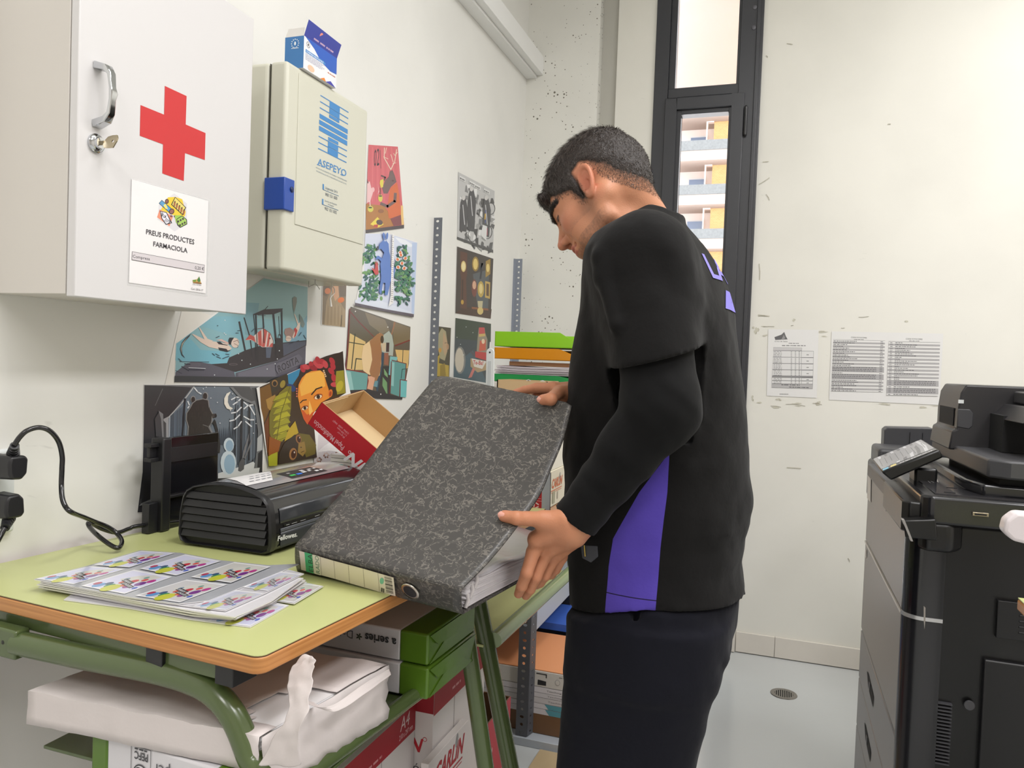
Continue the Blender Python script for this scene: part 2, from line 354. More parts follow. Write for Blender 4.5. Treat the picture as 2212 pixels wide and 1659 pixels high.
for k in range(-2, 9):
    zb = ony(1520, 497 - 95 * k, YBLD - 1.0)[2]   # top of each rail band
    s1 = MB(); s1.box(bx(1400), xb + 14, YBLD - 1.4, YBLD + 1.6, zb - 1.25, zb - 0.62); s1.build('balcony_slab', M_SLAB, b)
    s1 = MB(); s1.box(bx(1400), xb + 14, YBLD - 1.5, YBLD - 1.38, zb - 0.62, zb); s1.build('balcony_rail', M_RAILG, b)
    s1 = MB(); x0 = bx(1478); s1.box(x0, x0 + 1.15, YBLD + 1.38, YBLD + 1.52, zb + .05, zb + 1.1); fo = s1.build('window', M_BW, b)
    s1 = MB(); s1.box(x0 + .08, x0 + 1.07, YBLD + 1.34, YBLD + 1.40, zb + .15, zb + 1.0); s1.build('pane', M_DARK, fo)
    s1 = MB(); s1.box(bx(1519), bx(1522), YBLD - .2, YBLD + .1, zb - .1, zb + 1.9); s1.box(bx(1522), xb, YBLD - .2, YBLD + .2, zb + 1.5, zb + 1.8); s1.build('drain_pipe', M_PLA, b)
# ================================================================ left wall: cabinets
M_CABW = mat('white_laminate', (218, 216, 216), 0.32, spec=0.4)
M_CABS = mat('white_melamine_side', (214, 209, 202), 0.45)
M_CHR = mat('chrome', (200, 202, 205), 0.12, metal=1.0)
XC = -1.067; cy0 = 0.930; cy1 = onx(549, 28, XC)[1]; cz0 = 1.378; cz1 = 1.99
c = thing('medicine_cabinet', 'white wall cabinet with a red cross and a chrome handle, left', 'cabinet', (XL, (cy0 + cy1) / 2, cz0))
m = MB(); m.box(XL, XC - 0.019, cy0, cy1 - 0.004, cz0 + 0.004, cz1); m.build('body', M_CABS, c, bevel=0.001)
m = MB(); m.box(XC - 0.017, XC, cy0, cy1, cz0, cz1 + 0.003); door = m.build('door', M_CABW, c, bevel=0.0018)
# handle
m = MB(); h = [onx(206, 140, XC), onx(203, 262, XC)]
y_, zt, zb_ = h[0][1], h[0][2], h[1][2] - 0.004
prof = [(0, zt), (0.022, zt - 0.006), (0.030, zt - 0.016), (0.033, (zt * .6 + zb_ * .4)), (0.035, (zt + zb_) / 2), (0.033, (zt * .4 + zb_ * .6)), (0.030, zb_ + 0.016), (0.022, zb_ + 0.006), (0, zb_)]
wd = [0.009, 0.0075, 0.006, 0.005, 0.0065, 0.005, 0.006, 0.0075, 0.009]; th = [.006, .005, .0035, .003, .0035, .003, .0035, .005, .006]
vs = []
for i, (dx, z) in enumerate(prof):
    a = prof[max(i - 1, 0)]; b_ = prof[min(i + 1, len(prof) - 1)]; tx, tz = b_[0] - a[0], b_[1] - a[1]; l_ = math.hypot(tx, tz); nx, nz = -tz / l_, tx / l_
    for sx, sy in ((1, 1), (1, -1), (-1, -1), (-1, 1)): vs.append((XC + dx + nx * th[i] * sx, y_ + 0.004 + wd[i] * sy, z + nz * th[i] * sx))
fs = [(i * 4 + k, i * 4 + (k + 1) % 4, i * 4 + 4 + (k + 1) % 4, i * 4 + 4 + k) for i in range(len(prof) - 1) for k in range(4)] + [(0, 1, 2, 3), (35, 34, 33, 32)]
m.add(vs, fs); m.build('handle', M_CHR, door, bevel=0.0012, smooth=50)
lk_ = onx(206, 310, XC)
m = MB(); m.lathe(lk_, (1, 0, 0), [(0.0155, 0), (0.0155, 0.004), (0.013, 0.007), (0.0095, 0.008), (0.009, 0.010), (0.0088, 0.013)], 28); lock = m.build('lock', M_CHR, door, smooth=35)
key = thing('key', 'small flat metal key sitting in the white cabinet lock', 'key', tuple(lk_ + np.array([0.012, 0, 0])))
m = MB(); K = lambda a, b: (lk_[0] + 0.010 + a, lk_[1] + 0.0004 + b * 0.35, lk_[2] + b)
ring = [(0.008, .0035), (0.013, .0105), (0.031, .0125), (0.0345, .007), (0.0345, -.005), (0.031, -.0100), (0.013, -.0095), (0.008, -.0035), (0, -.003), (0, .003)]
hole = [(0.0265 + 0.0028 * math.cos(t), 0.0015 + 0.0028 * math.sin(t)) for t in [2 * math.pi * k / 10 for k in range(10)]]
# head of the key as an annulus around its hole
oc = [(0.0345, .0015), (0.0345, .007), (0.031, .0125), (0.022, .0125), (0.013, .0105), (0.008, .0035), (0.008, -.0035), (0.013, -.0095), (0.022, -.0100), (0.031, -.0100)]
for o_ in (-.0011, .0011):
    A = [(K(a, b)[0], K(a, b)[1] + o_, K(a, b)[2]) for a, b in oc]; Bq = [(K(a, b)[0], K(a, b)[1] + o_, K(a, b)[2]) for a, b in [hole[0], hole[1], hole[2], hole[3], hole[4], hole[5], hole[5], hole[6], hole[7], hole[8]]]
    Bq = [(K(a, b)[0], K(a, b)[1] + o_, K(a, b)[2]) for a, b in hole]
    m.add(A + Bq, [(i, (i + 1) % 10, 10 + (i + 1) % 10, 10 + i) for i in range(10)])
n0 = len(m.v) - 40
for base in (0, 10): m.f += [(n0 + base + i, n0 + base + (i + 1) % 10, n0 + 20 + base + (i + 1) % 10, n0 + 20 + base + i) for i in range(10)]; m.c += [None] * 10
m.box(lk_[0] + 0.006, lk_[0] + 0.0185, lk_[1] - 0.001, lk_[1] + 0.0012, lk_[2] - 0.0032, lk_[2] + 0.0032)
m.build('blade', mat('nickel_key', (178, 166, 140), 0.3, metal=0.85), key, fix=True)
# red cross
a = Art(pl_x(XC), 2.592, 0, 0, 0.0004); RED = (205, 50, 52)
cr = [(923, 481), (1045, 538), (1040, 697), (1151, 745), (1147, 896), (1036, 857), (1029, 1013), (909, 971), (913, 808), (783, 760), (787, 588), (919, 642)]
a.poly(cr, RED); a.build('red_cross', PAPER, door, weld=False, fix=False)
# price sheet in a plastic sleeve
sh = thing('price_sheet', 'white price sheet in a clear sleeve taped below the red cross', 'notice', tuple(onx(365, 620, XC)))
a = Art(pl_x(XC), 6.381, 200, 380, 0.0012)
a.poly([(540, 45), (1595, 345), (1560, 1620), (500, 1470)], (240, 237, 237))
a.poly([(1125, 240), (1300, 380), (1298, 660), (1130, 765), (893, 600), (912, 400)], (222, 220, 224))
a.poly([(1040, 295), (1140, 290), (1235, 320), (1285, 500), (1270, 560), (1160, 560), (1060, 520), (940, 470), (985, 380)], (244, 205, 60))
a.poly([(925, 460), (1110, 560), (1060, 695), (888, 570)], (233, 150, 120))
a.poly([(925, 480), (1020, 500), (1098, 650), (1010, 675), (950, 590)], (40, 40, 45)); a.poly([(937, 492), (1013, 508), (1080, 645), (1014, 660), (960, 585)], (236, 234, 245))
a.text('Rx', (950, 560), (1020, 590), (950, 500), (50, 50, 55), .02); a.text('///9', (985, 620), (1060, 660), (1010, 580), (50, 50, 55), .02)
a.line([(945, 365), (1075, 480)], 64, (40, 40, 45)); a.line([(947, 367), (1073, 478)], 50, (95, 160, 205)); a.poly([(975, 400), (1010, 385), (1040, 460), (1000, 450)], (240, 225, 120))
a.ell(1090, 490, 36, 42, (50, 40, 40), 30); a.ell(1090, 490, 26, 32, (150, 100, 95), 30)
a.ell(1025, 350, 26, 34, (55, 42, 40)); a.ell(1025, 350, 16, 24, (150, 100, 85)); a.ell(1085, 555, 20, 14, (120, 80, 90)); a.ell(1140, 557, 20, 16, (90, 60, 80))
a.poly([(1137, 288), (1290, 435), (1240, 540), (1082, 395)], (40, 40, 45)); a.poly([(1140, 300), (1278, 436), (1236, 524), (1096, 394)], (232, 214, 120))
for i in range(5):
    x, y = 1130 + i * 32, 385 + i * 28; a.ell(x, y, 13, 42, (60, 40, 35), 10); a.ell(x, y + 6, 9, 30, (185, 110, 70), 10)
a.poly([(1130, 545), (1220, 540), (1260, 600), (1200, 700), (1150, 640)], (160, 200, 90))
a.poly([(1155, 595), (1235, 545), (1300, 600), (1305, 665), (1210, 715), (1170, 680)], (40, 40, 45)); a.poly([(1163, 600), (1235, 556), (1290, 604), (1294, 658), (1212, 703), (1180, 672)], (168, 205, 100))
for i in range(2):
    for j in range(3): a.ell(1182 + j * 32 + i * 24, 628 - j * 18 + i * 52, 13, 16, (70, 60, 60))
TX = (70, 66, 72)
a.text('PREUS PRODUCTES', (738, 800), (1402, 945), (740, 730), TX, .012)
a.text('FARMACIOLA', (838, 966), (1308, 1062), (840, 899), TX, .012)
a.poly([(545, 1040), (1545, 1228), (1540, 1335), (540, 1158)], (90, 86, 90)); a.poly([(549, 1046), (1541, 1233), (1536, 1329), (544, 1152)], (217, 210, 213))
a.text('Compresa', (553, 1125), (790, 1165), (555, 1082), TX, .01); a.text('0,20 €', (1410, 1285), (1534, 1303), (1412, 1240), TX, .01)
a.poly([(1378, 1435), (1440, 1425), (1470, 1385), (1495, 1470), (1505, 1488), (1390, 1478)], (200, 165, 90)); a.poly([(1440, 1440), (1470, 1385), (1488, 1440), (1470, 1470)], (70, 125, 70)); a.poly([(1378, 1435), (1430, 1430), (1420, 1460), (1390, 1458)], (110, 150, 60))
a.poly([(1385, 1468), (1450, 1460), (1505, 1478), (1495, 1490), (1388, 1476)], (150, 105, 60))
a.text('Creu de Saba', (1380, 1500), (1500, 1513), (1381, 1484), (60, 60, 60)); a.text('Curs 2016-17', (1358, 1566), (1522, 1590), (1360, 1538), TX)
a.build('sheet', PAPER, sh, weld=False, fix=False)
m = MB(); P = lambda x, y: onx(200 + x / 6.381, 380 + y / 6.381, XC + 0.0008)
m.face([P(530, 30), P(1625, 330), P(1585, 1660), P(480, 1500)]); m.build('clear_sleeve', mat('clear_plastic', (238, 238, 238), 0.15, **{'Alpha': 0.35}), sh)

# ASEPEYO first aid box
M_CREAM = mat('cream_plastic', (212, 211, 195), 0.38)
XA = -1.10; ay0, ay1, az0, az1 = 1.511, 1.880, 1.492, 1.974
c2 = thing('first_aid_box', 'cream plastic first aid box with blue latch and blue lettering', 'first aid box', (XL, (ay0 + ay1) / 2, az0))
m = MB(); m.box(XL, -1.150, ay0, ay1, az0, az1); m.build('body', M_CREAM, c2, bevel=0.010, seg=4)
m = MB(); m.box(-1.147, XA, ay0, ay1, az0, az1); d2 = m.build('door', M_CREAM, c2, bevel=0.009, seg=4)
m = MB(); m.box(-1.149, -1.1475, ay0 + .003, ay1 - .003, az0 + .004, az1 - .004); m.build('seam', mat('dark_seam', (90, 88, 78), 0.8), c2)
zl = onx(655, 490, XA)[2]
m = MB(); m.box(XA, XA + 0.0018, ay0 + 0.045, ay1 - 0.012, zl, az1 - 0.014); m.build('raised_panel', M_CREAM, d2, bevel=0.0012)
P0 = onx(632, 390, XA); P1_ = onx(628, 458, XA)
m = MB(); m.box(-1.150, XA + 0.006, ay0 - 0.006, onx(632, 400, XA)[1] + .0, P1_[2], P0[2]); lat = m.build('latch', mat('blue_plastic', (36, 76, 165), 0.35), d2, bevel=0.002)
m = MB(); m.lathe((XA + 0.004, P0[1] - 0.011, (P0[2] * .68 + P1_[2] * .32)), (1, 0, 0), [(.0065, 0), (.0065, .004), (.0045, .005), (.0042, .0052)], 16); m.build('latch_button', mat('dark_blue', (22, 40, 90), 0.4), lat, smooth=40)
a = Art(pl_x(XA), 5.72, 590, 190, 0.0022); BL = (72, 138, 198)
def bar(x0, y0, x1, y1, w): a.poly([(x0, y0), (x1, y1), (x1, y1 + w), (x0, y0 + w)], BL)
for i, (xa_, ya_, xb_, yb_) in enumerate([(585, 84, 932, 296), (581, 160, 929, 372), (578, 236, 926, 442), (564, 590, 913, 772), (560, 664, 911, 846), (557, 740, 907, 915)]): bar(xa_, ya_, xb_, yb_, 13)
for (x0, y0, x1, y1, w) in [(575, 314, 922, 514, 56), (570, 390, 918, 586, 56), (568, 464, 916, 658, 58)]: bar(x0, y0, x1, y1, w)
a.poly([(700, 165), (826, 240), (823, 312), (697, 238)], BL); a.poly([(697, 247), (822, 322), (820, 386), (694, 316)], BL); a.poly([(694, 325), (819, 395), (817, 436), (692, 362)], BL)
a.poly([(682, 602), (806, 668), (806, 706), (682, 645)], BL); a.poly([(680, 655), (805, 718), (803, 785), (678, 722)], BL); a.poly([(678, 732), (803, 795), (800, 868), (674, 796)], BL)
a.text('ASEPEYO', (549, 945), (903, 1098), (556, 862), BL, .008)
for ch, (x, y) in {0: (549, 945), 1: (600, 966)}.items(): a.line([(x - 4, y), (x + 34, y + 13)], 9, BL)
a.line([(745, 1030), (775, 1042)], 9, BL); a.line([(835, 1068), (862, 1080)], 9, BL)
a.text('MUTUA DE ACCIDENTES DE TRABAJO Y ENFERMEDADES', (529, 988), (911, 1159), (531, 974), (110, 130, 150)); a.text('PROFESIONALES DE LA SEGURIDAD SOCIAL N 151', (533, 1030), (905, 1194), (535, 1016), (110, 130, 150))
a.poly([(614, 1184), (629, 1190), (629, 1258), (612, 1252)], BL); a.line([(620, 1256), (810, 1334)], 5, (70, 110, 150)); a.text('Urgencias 24 h', (645, 1246), (795, 1302), (648, 1214), (90, 110, 130)); a.text('900 151 000', (645, 1330), (792, 1384), (648, 1290), (80, 90, 105))
a.poly([(608, 1368), (622, 1374), (621, 1442), (605, 1436)], BL); a.line([(612, 1438), (806, 1512)], 5, (70, 110, 150)); a.text('Servicio de Atención', (640, 1400), (788, 1452), (642, 1380), (90, 110, 130)); a.text('al Usuario', (680, 1446), (750, 1472), (682, 1425), (90, 110, 130)); a.text('902 151 002', (638, 1504), (786, 1558), (640, 1466), (80, 90, 105))
a.build('lettering', PAPER, d2, weld=False, fix=False)
# strings and wire under the first aid box
M_STR = mat('white_string', (225, 220, 212), 0.8)
YS = 1.62
q = lambda zx, zy, X: onx(500 + zx / 7.373, 540 + zy / 7.373, X)
m = MB(); m.tube([q(1595, 455, -1.14), q(1600, 560, -1.14), q(1640, 620, -1.14), q(1640, 690, -1.14), q(1590, 740, -1.14), q(1572, 770, -1.14), q(1588, 900, -1.14)], 0.0016, 8, rs=[.0012, .0012, .0012, .0012, .0016, .0022, .003])
m.tube([q(1602, 560, -1.14), q(1590, 650, -1.14), q(1580, 745, -1.14)], 0.0012, 6); tag(m.build('hanging_string', M_STR), 'white knotted string hanging under the cream first aid box', 'string')
m = MB(); m.tube([q(1335, 400, -1.15), q(1330, 530, -1.15), q(1370, 575, -1.15), q(1405, 625, -1.15)], .0011, 6); m.tube([q(1235, 440, -1.2), q(1228, 590, -1.17), q(1330, 540, -1.15)], .0009, 6)
tag(m.build('hanging_wire', mat('thin_wire', (190, 188, 182), 0.5)), 'thin looped wire hanging left of the knotted string', 'wire')
# compress box on top
bx_ = thing('compress_box', 'small blue and white compress box standing on the cream first aid box', 'box', tuple(onz(655, 145, az1)))
O = onz(655, 146, az1); yb1 = onz(718, 190, az1 + .002)[1]; xw = O[0] - 0.052
hz = onx(656, 76, O[0])[2] - az1
m = Art(pl_uv((O[0], O[1], az1), (0, 1, 0), (0, 0, 1), (1, 0, 0)), 1, 0, 0, 0.0004)
Wb = yb1 - O[1]
body = MB(); 
for f_ in ([(O[0], O[1], az1), (O[0], yb1, az1), (O[0], yb1, az1 + hz), (O[0], O[1], az1 + hz)], [(xw, O[1], az1), (xw, yb1, az1), (xw, yb1, az1 + hz), (xw, O[1], az1 + hz)],
           [(xw, yb1, az1), (O[0], yb1, az1), (O[0], yb1, az1 + hz), (xw, yb1, az1 + hz)], [(xw, O[1], az1), (O[0], O[1], az1), (O[0], yb1, az1), (xw, yb1, az1)]): body.face(f_, (238, 238, 240))
body.face([(xw, O[1], az1), (O[0], O[1], az1), (O[0], O[1], az1 + hz), (xw, O[1], az1 + hz)], (66, 124, 184))
body.build('carton', PAPER, bx_, solid=0.0008)
fl = MB(); fl.face([(O[0], O[1], az1 + hz), (O[0], yb1, az1 + hz), (O[0] + .012, yb1, az1 + hz + .033), (O[0] + .012, O[1], az1 + hz + .036)], (62, 72, 165))
fl.face([(O[0] + .012, O[1], az1 + hz + .036), (O[0] + .012, yb1, az1 + hz + .033), (O[0] + .004, yb1, az1 + hz + .039), (O[0] + .003, O[1], az1 + hz + .043)], (235, 235, 238))
fl.build('open_flap', PAPER, bx_, solid=0.0008, weld=False)
fl = MB(); fl.face([(xw, O[1], az1 + hz), (O[0] - .002, O[1], az1 + hz), (O[0] - .004, O[1] + .006, az1 + hz + .022), (xw + .004, O[1] + .006, az1 + hz + .022)], (222, 219, 214)); fl.build('side_flap', PAPER, bx_, solid=0.0008)
DB = (48, 96, 190)
m.poly([(0, hz), (Wb * .03, hz), (Wb * .3, hz * .80), (Wb * .5, hz * .55), (Wb * .8, hz * .43), (Wb, hz * .46), (Wb, hz)], DB)
m.poly([(Wb * .05, hz * .62), (Wb * .6, hz * .62), (Wb * .66, hz * .57), (Wb * .6, hz * .52), (Wb * .05, hz * .52)], (74, 140, 200)); m.text('COMPRESA REUTILIZABLE', (Wb * .07, hz * .545), (Wb * .58, hz * .545), (Wb * .07, hz * .595), (235, 240, 250), .02)
for k in range(6): m.scrib((Wb * .05, hz * (.48 - k * .035)), (Wb * (.62 - .04 * (k % 3)), hz * (.48 - k * .035)), (Wb * .05, hz * (.495 - k * .035)), (140, 140, 175), 7, k)
m.ell(Wb * .22, hz * .12, Wb * .1, hz * .1, (236, 200, 170)); m.poly([(Wb * .5, 0), (Wb * .62, hz * .1), (Wb * .68, 0)], (240, 140, 50)); m.poly([(Wb * .66, 0), (Wb * .82, hz * .12), (Wb * .98, 0)], (70, 70, 170))
m.scrib((Wb * .72, hz * .33), (Wb * .97, hz * .33), (Wb * .72, hz * .37), (200, 120, 90), 3, 9)
for k in range(12):
    t = 2 * math.pi * k / 12; m.ell(Wb * .12 + .0065 * math.cos(t), hz * .8 + .0065 * math.sin(t), .0011, .0011, (60, 60, 70), n=6)
m.ell(Wb * .12, hz * .8, .0022, .003, (70, 60, 60))
m.pl = pl_uv((xw, O[1], az1), (1, 0, 0), (0, 0, 1), (0, -1, 0)); m.l = .0006
for k in range(12):
    t = 2 * math.pi * k / 12; m.ell(.028 + .010 * math.cos(t), hz * .78 + .010 * math.sin(t), .0015, .0015, (240, 245, 250), n=6)
m.ell(.028, hz * .78, .0025, .0045, (240, 245, 250)); m.scrib((.018, hz * .62), (.038, hz * .62), (.018, hz * .65), (220, 230, 240), 3, 4)
m.pl = lambda x, y, l: np.array([O[0] + .012 * y + l, O[1] + Wb * x, az1 + hz + .035 * y]); m.l = .0006
m.ell(.42, .62, .05, .2, (240, 150, 130)); m.ell(.6, .5, .05, .2, (170, 190, 240)); m.line([(.51, .8), (.51, .3)], .01, (220, 220, 240)); m.scrib((.25, .15), (.85, .15), (.25, .28), (200, 170, 200), 4, 2)
m.build('box_print', PAPER, bx_, weld=False, fix=False)
# ================================================================ posters on the left wall
def poster(name, label, quad, view, draw, lift=0.0012, cat='poster', base=(240, 238, 235), group=None):
    """quad in photo pixels on the wall plane: paper outline; draw(a) adds the print"""
    a = Art(pl_x(XL), 1, 0, 0, lift); a.poly(quad, base)
    a.view(*view); draw(a)
    o = a.build(name, GLOSSY, weld=False, fix=False)
    tag(o, label, cat, group); return o
def leafs(a, pts, cols, rx, ry, seed=1, out=None):
    R = random.Random(seed)
    for x, y in pts:
        ang = R.uniform(0, 180); a.ell(x, y, rx * R.uniform(.7, 1.2), ry * R.uniform(.8, 1.2), R.choice(cols), ang, 8)
# --- divers by a sunken boat
def d_boat(a):
    a.poly([(72, 1010), (600, 620), (1330, 75), (1955, 200), (1915, 1500), (55, 1490)], (140, 184, 192))
    a.poly([(1330, 75), (1955, 200), (1950, 700), (1060, 640), (1070, 260)], (150, 188, 190)); a.poly([(1060, 420), (1260, 430), (1200, 900), (1055, 880)], (128, 172, 184))
    a.poly([(72, 1010), (240, 900), (420, 1100), (860, 1130), (800, 1290), (540, 1310), (130, 1260), (60, 1250)], (122, 184, 202)); a.poly([(600, 620), (1040, 620), (1050, 1000), (900, 900), (420, 760)], (132, 184, 198))
    a.poly([(1760, 900), (1945, 600), (1940, 960), (1700, 1000), (1620, 960)], (128, 170, 190))
    DK = (58, 52, 56); GR = (92, 90, 102); GM = (112, 110, 122)
    a.poly([(60, 1420), (230, 1290), (380, 1270), (560, 1300), (900, 1400), (920, 1490), (55, 1485)], GR)
    a.poly([(560, 1305), (800, 1290), (830, 1210), (1080, 1100), (1240, 1050), (1560, 1000), (1940, 960), (1935, 1040), (1500, 1260), (920, 1420)], DK)
    a.poly([(920, 1430), (1500, 1260), (1930, 1040), (1915, 1500), (920, 1495)], GR); a.poly([(960, 1430), (1480, 1290), (1500, 1480), (960, 1480)], GM)
    a.poly([(1600, 1010), (1930, 975), (1925, 1030), (1610, 1190)], (84, 88, 104))
    a.ell(330, 1310, 95, 40, (100, 96, 108)); a.poly([(245, 1360), (490, 1360), (470, 1400), (250, 1395)], (60, 60, 74)); a.line([(250, 1355), (490, 1368)], 8, (225, 228, 232))
    a.line([(120, 1270), (540, 1275)], 9, (50, 50, 60)); a.line([(150, 1340), (250, 1400)], 16, (40, 44, 60)); a.line([(190, 1300), (270, 1310)], 14, (40, 44, 60)); a.line([(60, 1395), (150, 1440)], 8, (50, 50, 70))
    a.ell(890, 1308, 62, 15, (110, 100, 104)); a.ell(890, 1308, 52, 9, DK)
    for p in [((1170, 590), (1330, 520), (1600, 505), (1590, 545), (1470, 590), (1180, 600))]: a.poly(p, (64, 56, 58))
    for l, w_ in [([(1180, 590), (1200, 800), (1215, 1240)], 14), ([(1212, 590), (1240, 1270)], 22), ([(1312, 580), (1325, 780)], 22), ([(1462, 585), (1500, 960), (1510, 1220)], 30), ([(1582, 520), (1590, 1200)], 26), ([(1540, 620), (1555, 900)], 9), ([(975, 700), (1060, 1110)], 26), ([(1045, 640), (1130, 920), (1165, 1200)], 16), ([(1240, 600), (1350, 610)], 7), ([(1340, 525), (1385, 475)], 9)]: a.line(l, w_, (54, 50, 54))
    a.poly([(1495, 930), (1590, 930), (1605, 1200), (1510, 1220)], (54, 48, 52)); a.poly([(1355, 1060), (1440, 1060), (1420, 1215), (1360, 1215)], (92, 100, 118)); a.line([(1530, 930), (1540, 880), (1565, 880), (1572, 930)], 8, (54, 50, 54))
    # striped fish
    a.poly([(1060, 960), (1130, 880), (1180, 905), (1240, 850), (1320, 790), (1420, 870), (1460, 960), (1455, 1060), (1300, 1062), (1220, 1000), (1150, 960)], (232, 214, 206))
    for p in [[(1060, 960), (1130, 880), (1190, 910), (1210, 990), (1140, 950)], [(1240, 850), (1290, 815), (1300, 1050), (1250, 1030)], [(1325, 800), (1375, 830), (1340, 1058), (1300, 1055)], [(1395, 850), (1420, 880), (1395, 1055), (1365, 1055)], [(1430, 1010), (1458, 1000), (1455, 1060), (1400, 1058)]]: a.poly(p, (204, 92, 84))
    a.line([(1240, 800), (1320, 790), (1420, 865), (1462, 970), (1455, 1060)], 8, (120, 60, 60)); a.ell(1414, 935, 9, 14, (70, 50, 50))
    for xx in (1212, 1312): a.line([(xx, 600), (xx + 18, 1000)], 12, (54, 50, 54))
    # left diver
    SK = (226, 205, 190)
    a.poly([(290, 870), (330, 880), (520, 970), (660, 985), (800, 1010), (870, 1080), (800, 1120), (680, 1090), (540, 1060), (420, 990)], SK)
    a.poly([(390, 770), (415, 790), (520, 940), (600, 970), (560, 985), (480, 960)], SK); a.poly([(640, 960), (720, 945), (830, 1000), (820, 1020), (700, 970)], (218, 180, 170))
    a.poly([(650, 985), (700, 980), (740, 1015), (815, 1030), (800, 1038), (680, 1020)], (44, 42, 50)); a.poly([(670, 1065), (790, 1085), (810, 1110), (860, 1105), (800, 1132), (690, 1105)], (44, 42, 50))
    a.ell(915, 1000, 58, 72, (226, 206, 192)); a.poly([(820, 960), (835, 925), (900, 925), (870, 970), (850, 1030), (822, 1010)], (36, 34, 42)); a.line([(890, 985), (950, 960), (970, 1000)], 7, (120, 80, 70)); a.line([(900, 1010), (960, 1040), (950, 1070)], 6, (120, 80, 70))
    a.poly([(205, 930), (285, 865), (260, 910), (180, 1000), (150, 1080), (160, 1160), (200, 1220), (150, 1180), (125, 1090), (150, 1000)], (60, 62, 72)); a.poly([(185, 970), (230, 925), (170, 1010), (145, 1080), (150, 1150), (135, 1090), (150, 1010)], (178, 170, 152))
    # right diver
    a.poly([(1735, 360), (1770, 335), (1800, 350), (1800, 420), (1760, 575), (1745, 500)], (128, 132, 120)); a.poly([(1840, 585), (1880, 640), (1915, 730), (1895, 780), (1865, 770), (1835, 660)], (122, 136, 132))
    a.poly([(1758, 580), (1775, 590), (1825, 720), (1850, 700), (1840, 790), (1790, 900), (1750, 940), (1730, 900), (1770, 820), (1810, 740)], SK); a.poly([(1760, 800), (1780, 780), (1810, 820), (1785, 900), (1755, 930), (1775, 860)], (192, 62, 60))
    a.poly([(1630, 800), (1700, 780), (1770, 830), (1730, 930), (1650, 920), (1620, 860)], (162, 132, 124)); a.ell(1680, 940, 42, 42, (224, 202, 186)); a.line([(1640, 930), (1720, 935)], 5, (140, 90, 80))
    for (x, y) in [(770, 675), (760, 860), (780, 880), (1550, 1112), (1012, 1250), (1135, 1305), (1375, 1375), (1520, 1230), (965, 1155), (620, 1460), (1490, 1300)]: a.ell(x, y, 8, 8, (220, 226, 228))
    for (x0, y0, x1, y1) in [(640, 925, 690, 905), (925, 860, 965, 858), (950, 828, 985, 822), (590, 1150, 625, 1180), (635, 1155, 690, 1185), (650, 1195, 710, 1220), (735, 1225, 830, 1190), (780, 1160, 830, 1165), (1150, 840, 1190, 800), (1830, 900, 1865, 850), (1700, 1010, 1830, 965), (660, 750, 672, 756), (105, 1225, 145, 1265), (1900, 890, 1935, 950)]: a.line([(x0, y0), (x1, y1)], 9, (60, 70, 86))
    a.poly([(1500, 1300), (1830, 1160), (1880, 1220), (1850, 1310), (1530, 1440), (1495, 1380)], (104, 102, 114)); a.text('ROSITA', (1545, 1425), (1835, 1285), (1520, 1325), (48, 46, 52), -.0)
    a.poly([(52, 1472), (940, 1490), (1915, 1490), (1912, 1570), (48, 1562)], (56, 58, 62))
def sunk():
    return [(377, 826), (380, 742), (455, 683), (570, 601), (664, 618), (661, 824)]
poster('poster', 'poster of divers swimming around a sunken boat lettered ROSITA', sunk(), (6.6375, 370, 590), d_boat)
a = Art(pl_x(XL), 6.6375, 370, 590, 0.0008); a.poly([(160, 480), (600, 610), (70, 1020), (40, 1600), (-90, 1600)], (238, 234, 226))  # pale wedge paints the lit wall between cabinet shadow and divers poster
tag(a.build('lit_wall_wedge', GLOSSY, weld=False, fix=False), 'pale wedge painted as lit wall beside the divers poster', 'paper')
